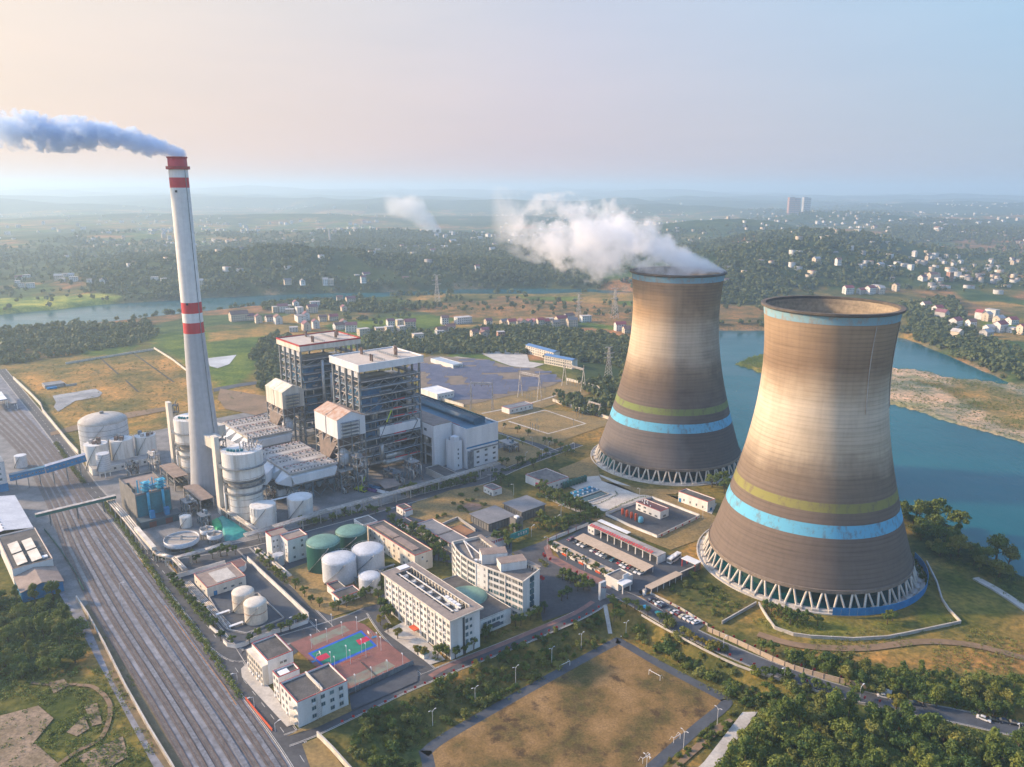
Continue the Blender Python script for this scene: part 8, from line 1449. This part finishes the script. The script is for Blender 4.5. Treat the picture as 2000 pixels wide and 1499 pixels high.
mass([pg([(690,1420),(930,1310),(1165,1208),(1190,1238),(900,1395),(800,1448)]), pg([(1205,1225),(1420,1280),(1620,1372),(1460,1368)]), pg([(100,1320),(175,1200),(260,1330),(330,1560),(200,1560)]), pg([(1480,1200),(1620,1240),(1850,1210),(2030,1260),(2030,1330),(1600,1290),(1440,1240)]), pg([(1300,1150),(1360,1120),(1460,1178),(1400,1215)])], .13, 1.0, 14, leafs, 'scrub', seed=5)
mass([pg([(-60,1320),(160,1330),(330,1560),(-60,1560)]), pg([(1750,1010),(1880,1040),(2030,1150),(2030,1200),(1850,1110)]), PENINS, SANDBAR], .05, 1.1, 14, leafo, 'scrub', seed=6)
mass([pg([(-60,1335),(90,1330),(160,1345),(210,1400),(140,1420),(110,1400),(75,1375),(0,1395),(-60,1400)]), pg([(110,1410),(150,1400),(130,1450),(230,1435),(300,1499),(330,1560),(130,1560),(120,1490),(70,1450)]), pg([(165,1250),(200,1270),(330,1530),(260,1480),(200,1380)])], .16, 1.3, 16, leafo, 'scrub', seed=9)
mass([pg([(20,722),(315,684),(385,727),(515,770),(535,805),(330,812),(250,828),(150,850),(85,790)]), pg([(880,780),(960,755),(1120,745),(1170,765),(1050,800),(1180,812),(1070,872),(990,850)]), pg([(805,985),(880,958),(960,945),(1010,990),(880,1030)]), pg([(1190,1000),(1400,1010),(1310,1075)])], .045, .75, 9, leafw, 'dry_grass', seed=12)
mass([pg([(20,722),(315,684),(385,727),(515,770),(330,812),(150,850)]), pg([(760,604),(1090,588),(1240,600),(1238,640),(900,618)])], .006, 1.4, 14, leafs, 'scrub', seed=13)
mass([pg([(835,1462),(1195,1256),(1410,1370),(1280,1499),(1240,1560),(880,1560)], SZ)], .05, .35, 8, leafw, 'dry_grass', seed=14)
# distant woods: crowns by the thousand, one mass
import bmesh
R_ = np.random.default_rng(77); cxs, cys = [], []
for poly in woods:
    xs, ys = [p.x for p in poly], [p.y for p in poly]; a = abs(sum(poly[i].x*poly[(i+1) % len(poly)].y-poly[(i+1) % len(poly)].x*poly[i].y for i in range(len(poly))))/2; d = np.mean(np.hypot(xs, ys)); n = int(min(a/(24 if d < 1100 else 45 if d < 1700 else 150), 3600))
    x, y = R_.uniform(min(xs), max(xs), n*4), R_.uniform(min(ys), max(ys), n*4); k = sdist(poly, x, y) < 6; cxs.append(x[k][:n]); cys.append(y[k][:n])
x, y = R_.uniform(-1500, 1700, 60000), R_.uniform(700, 2900, 60000); dd2 = np.hypot(x, y); hh_ = height(x, y); k = (hh_ > -3) & (np.abs(x)/y < .8) & ((fbm(x/420, y/300, 5, 80)-.49+.006*np.clip(hh_, 0, 60)) > -.015) & (dd2 > 950); x, y = x[k][:6000], y[k][:6000]; cxs.append(x); cys.append(y)
x, y = R_.uniform(-1500, 1700, 60000), R_.uniform(600, 2600, 60000); hh_ = height(x, y); k = (hh_ > -4) & (hh_ < 12) & (np.minimum(np.abs(sdist(RIVER, x, y)-14), np.abs(sdist(LAKE, x, y)-16)) < 13) & (np.abs(x)/y < .8) & (fbm(x/60, y/60, 3, 31) > .38) & (np.hypot(x-T1[0], y-T1[1]) > 75) & (np.hypot(x-T2[0], y-T2[1]) > 80); cxs.append(x[k][:2400]); cys.append(y[k][:2400])
x, y = np.concatenate(cxs), np.concatenate(cys); zz_ = height(x, y); k = zz_ > -6.5
HO = np.array([o.location[:2] for o in bpy.data.objects if o.name.startswith(('house', 'apartment', 'pylon', 'tower_block'))])
dist2 = np.min((x[:, None]-HO[None, :, 0])**2+(y[:, None]-HO[None, :, 1])**2, 1); k &= (dist2 > 130) & ~((x-30)**2/150**2+(y-770)**2/90**2 < .35) & (sdist(SOL, x, y) > 6); x, y, zz_ = x[k], y[k], zz_[k]; n = len(x); far_ = np.clip(np.hypot(x, y)/1200, .8, 1.9)
NQ = 26; s = R_.uniform(2.1, 3.9, n)*far_**.6; zs = s*R_.uniform(.85, 1.4, n); d_ = R_.normal(size=(n, NQ, 3)); d_ /= np.linalg.norm(d_, axis=2)[..., None]; d_[..., 2] = np.abs(d_[..., 2])*R_.choice([1, 1, 1, -.5], (n, NQ))
c_ = d_*R_.uniform(.6, 1.08, (n, NQ, 1))*np.stack([s, s, zs], 1)[:, None]+np.stack([x, y, zz_+zs*.85], 1)[:, None]; nr = d_+R_.normal(scale=.4, size=d_.shape); nr /= np.linalg.norm(nr, axis=2)[..., None]
t_ = np.cross(nr, R_.normal(size=d_.shape)); t_ /= np.linalg.norm(t_, axis=2)[..., None]; b_ = np.cross(nr, t_); q_ = (s*.62)[:, None, None]*R_.uniform(.6, 1.3, (n, NQ, 1))
V_ = np.stack([c_-t_*q_, c_+b_*q_*.7, c_+t_*q_, c_-b_*q_*.7], 2).reshape(-1, 3); tag(link('distant_wood', npmesh('distant_wood', V_, np.arange(n*NQ*4).reshape(-1, 4), leaff)), kind='stuff')
# ---------------------------------------------------------------- steam and smoke
def plume(name, label, loc, L0, L1, zc, rz_, ry, dens, colr, nsc, amp, warp, edge=3.0, step=1.0, aniso=.2, bias=1.0):
    # stations along -x: centre height and half heights as curves; the body is their noise-torn product
    def curve(N, L, t, pts, hi):
        n = N.new('ShaderNodeValToRGB'); e = n.color_ramp.elements
        while len(e) < len(pts): e.new(.5)
        for i, (p, v) in enumerate(pts): e[i].position = p; e[i].color = ((v+100)/300,)*3+(1,)
        n.color_ramp.interpolation = 'B_SPLINE' if False else 'LINEAR'; L.new(t, n.inputs[0]); return mth(N, L, 'SUBTRACT', mth(N, L, 'MULTIPLY', n.outputs[0], 300), 100)
    m = bpy.data.materials.new(name); N, L = nodes(m); N.remove(N['Principled BSDF']); tcn = N.new('ShaderNodeTexCoord').outputs['Object']
    wn = N.new('ShaderNodeTexNoise'); wn.inputs['Scale'].default_value = nsc*.42; wn.inputs['Detail'].default_value = 2; L.new(tcn, wn.inputs['Vector'])
    vs = N.new('ShaderNodeVectorMath'); vs.operation = 'SUBTRACT'; L.new(wn.outputs['Color'], vs.inputs[0]); vs.inputs[1].default_value = (.5, .5, .5); vm = N.new('ShaderNodeVectorMath'); vm.operation = 'SCALE'; L.new(vs.outputs[0], vm.inputs[0]); vm.inputs['Scale'].default_value = warp
    sx = N.new('ShaderNodeSeparateXYZ'); L.new(tcn, sx.inputs[0]); t = mth(N, L, 'DIVIDE', mth(N, L, 'SUBTRACT', sx.outputs[0], L0), L1-L0)
    wf = mth(N, L, 'MULTIPLY', t, 2.5, True); vm2 = N.new('ShaderNodeVectorMath'); vm2.operation = 'SCALE'; L.new(vm.outputs[0], vm2.inputs[0]); L.new(wf, vm2.inputs['Scale']); va = N.new('ShaderNodeVectorMath'); L.new(tcn, va.inputs[0]); L.new(vm2.outputs[0], va.inputs[1]); s2 = N.new('ShaderNodeSeparateXYZ'); L.new(va.outputs[0], s2.inputs[0])
    zz = mth(N, L, 'DIVIDE', mth(N, L, 'SUBTRACT', s2.outputs[2], curve(N, L, t, zc, 1)), curve(N, L, t, rz_, 1)); yy = mth(N, L, 'DIVIDE', s2.outputs[1], curve(N, L, t, ry, 1))
    r = mth(N, L, 'SQRT', mth(N, L, 'ADD', mth(N, L, 'MULTIPLY', zz, zz), mth(N, L, 'MULTIPLY', yy, yy)))
    n1 = noise(N, L, tcn, nsc, 7, .62); f = mth(N, L, 'ADD', mth(N, L, 'SUBTRACT', bias, r), mth(N, L, 'MULTIPLY', mth(N, L, 'SUBTRACT', n1, .5), mth(N, L, 'MULTIPLY', mth(N, L, 'ADD', mth(N, L, 'MULTIPLY', t, .8), .35), amp)))
    fade = ramp(N, L, t, [(0, 1.0), (.7, 1.0), (.88, .5), (1, .0)]); f = mth(N, L, 'MULTIPLY', mth(N, L, 'MULTIPLY', f, edge, True), fade); L.new(mth(N, L, 'MULTIPLY', f, dens), (pv := N.new('ShaderNodeVolumePrincipled')).inputs['Density'])
    pv.inputs['Color'].default_value = (*colr, 1); pv.inputs['Anisotropy'].default_value = aniso; L.new(pv.outputs[0], N['Material Output'].inputs['Volume']); m.cycles.volume_step_rate = step if hasattr(m.cycles, 'volume_step_rate') else 1
    itp = lambda pts, t_: float(np.interp(t_, [p for p, _ in pts], [v for _, v in pts])); mb = MB(); ns, nc = 14, 16; vs_ = []
    for i in range(ns):
        t_ = i/(ns-1); e = 1.32+.25*t_
        for j in range(nc): a = 2*pi*j/nc; vs_.append((L0+(L1-L0)*t_, itp(ry, t_)*e*math.cos(a), itp(zc, t_)+itp(rz_, t_)*e*math.sin(a)))
    mb.add(vs_, [(i*nc+j, i*nc+(j+1) % nc, (i+1)*nc+(j+1) % nc, (i+1)*nc+j) for i in range(ns-1) for j in range(nc)]+[tuple(range(nc-1, -1, -1)), tuple(range((ns-1)*nc, ns*nc))])
    me = mb.mesh(name, m); bm = bmesh.new(); bm.from_mesh(me); bmesh.ops.recalc_face_normals(bm, faces=bm.faces); bm.to_mesh(me); bm.free(); return tag(link(name, me, None, loc), label, 'steam' if 'steam' in name else 'smoke', None, 'stuff')
plume('steam_plume', 'white steam cloud drifting left from the far cooling tower', (*T1, 128.4), 30, -122, [(0, 0), (.12, 4), (.28, 11), (.45, 18), (.6, 21), (.78, 25), (1, 34)], [(0, 1), (.12, 8), (.28, 17), (.45, 21), (.6, 20), (.78, 17), (1, 13)], [(0, 8), (.12, 24), (.3, 28), (.5, 27), (1, 22)], .07, (1, 1, 1), .046, 8.0, 30, 3.2, .5, bias=.80)
plume('chimney_smoke', 'blue-grey smoke drifting left from the banded chimney top', (*CH, 196.5), 5, -108, [(0, 2.0), (.06, 3.5), (.2, 8), (.4, 12.5), (.6, 12.5), (.8, 14.5), (1, 15)], [(0, 2.6), (.06, 4.2), (.2, 6.0), (.4, 7), (.6, 7.2), (.8, 8.0), (1, 7)], [(0, 3), (.06, 4.4), (.2, 6.2), (.4, 7.5), (.8, 9.5), (1, 8.5)], .36, (.74, .85, .97), .16, 6.0, 8, 5.0, .5, 0.0, .95)
p = gt(830, 455); plume('field_smoke', 'thin white smoke rising from the far fields near the middle', (p.x, p.y, 0), 60, -150, [(0, 20), (.3, 80), (.6, 110), (1, 120)], [(0, 25), (.3, 70), (.6, 50), (1, 40)], [(0, 25), (.3, 50), (1, 50)], .022, (1, 1, 1), .014, 2.2, 40, 2.0, .6)
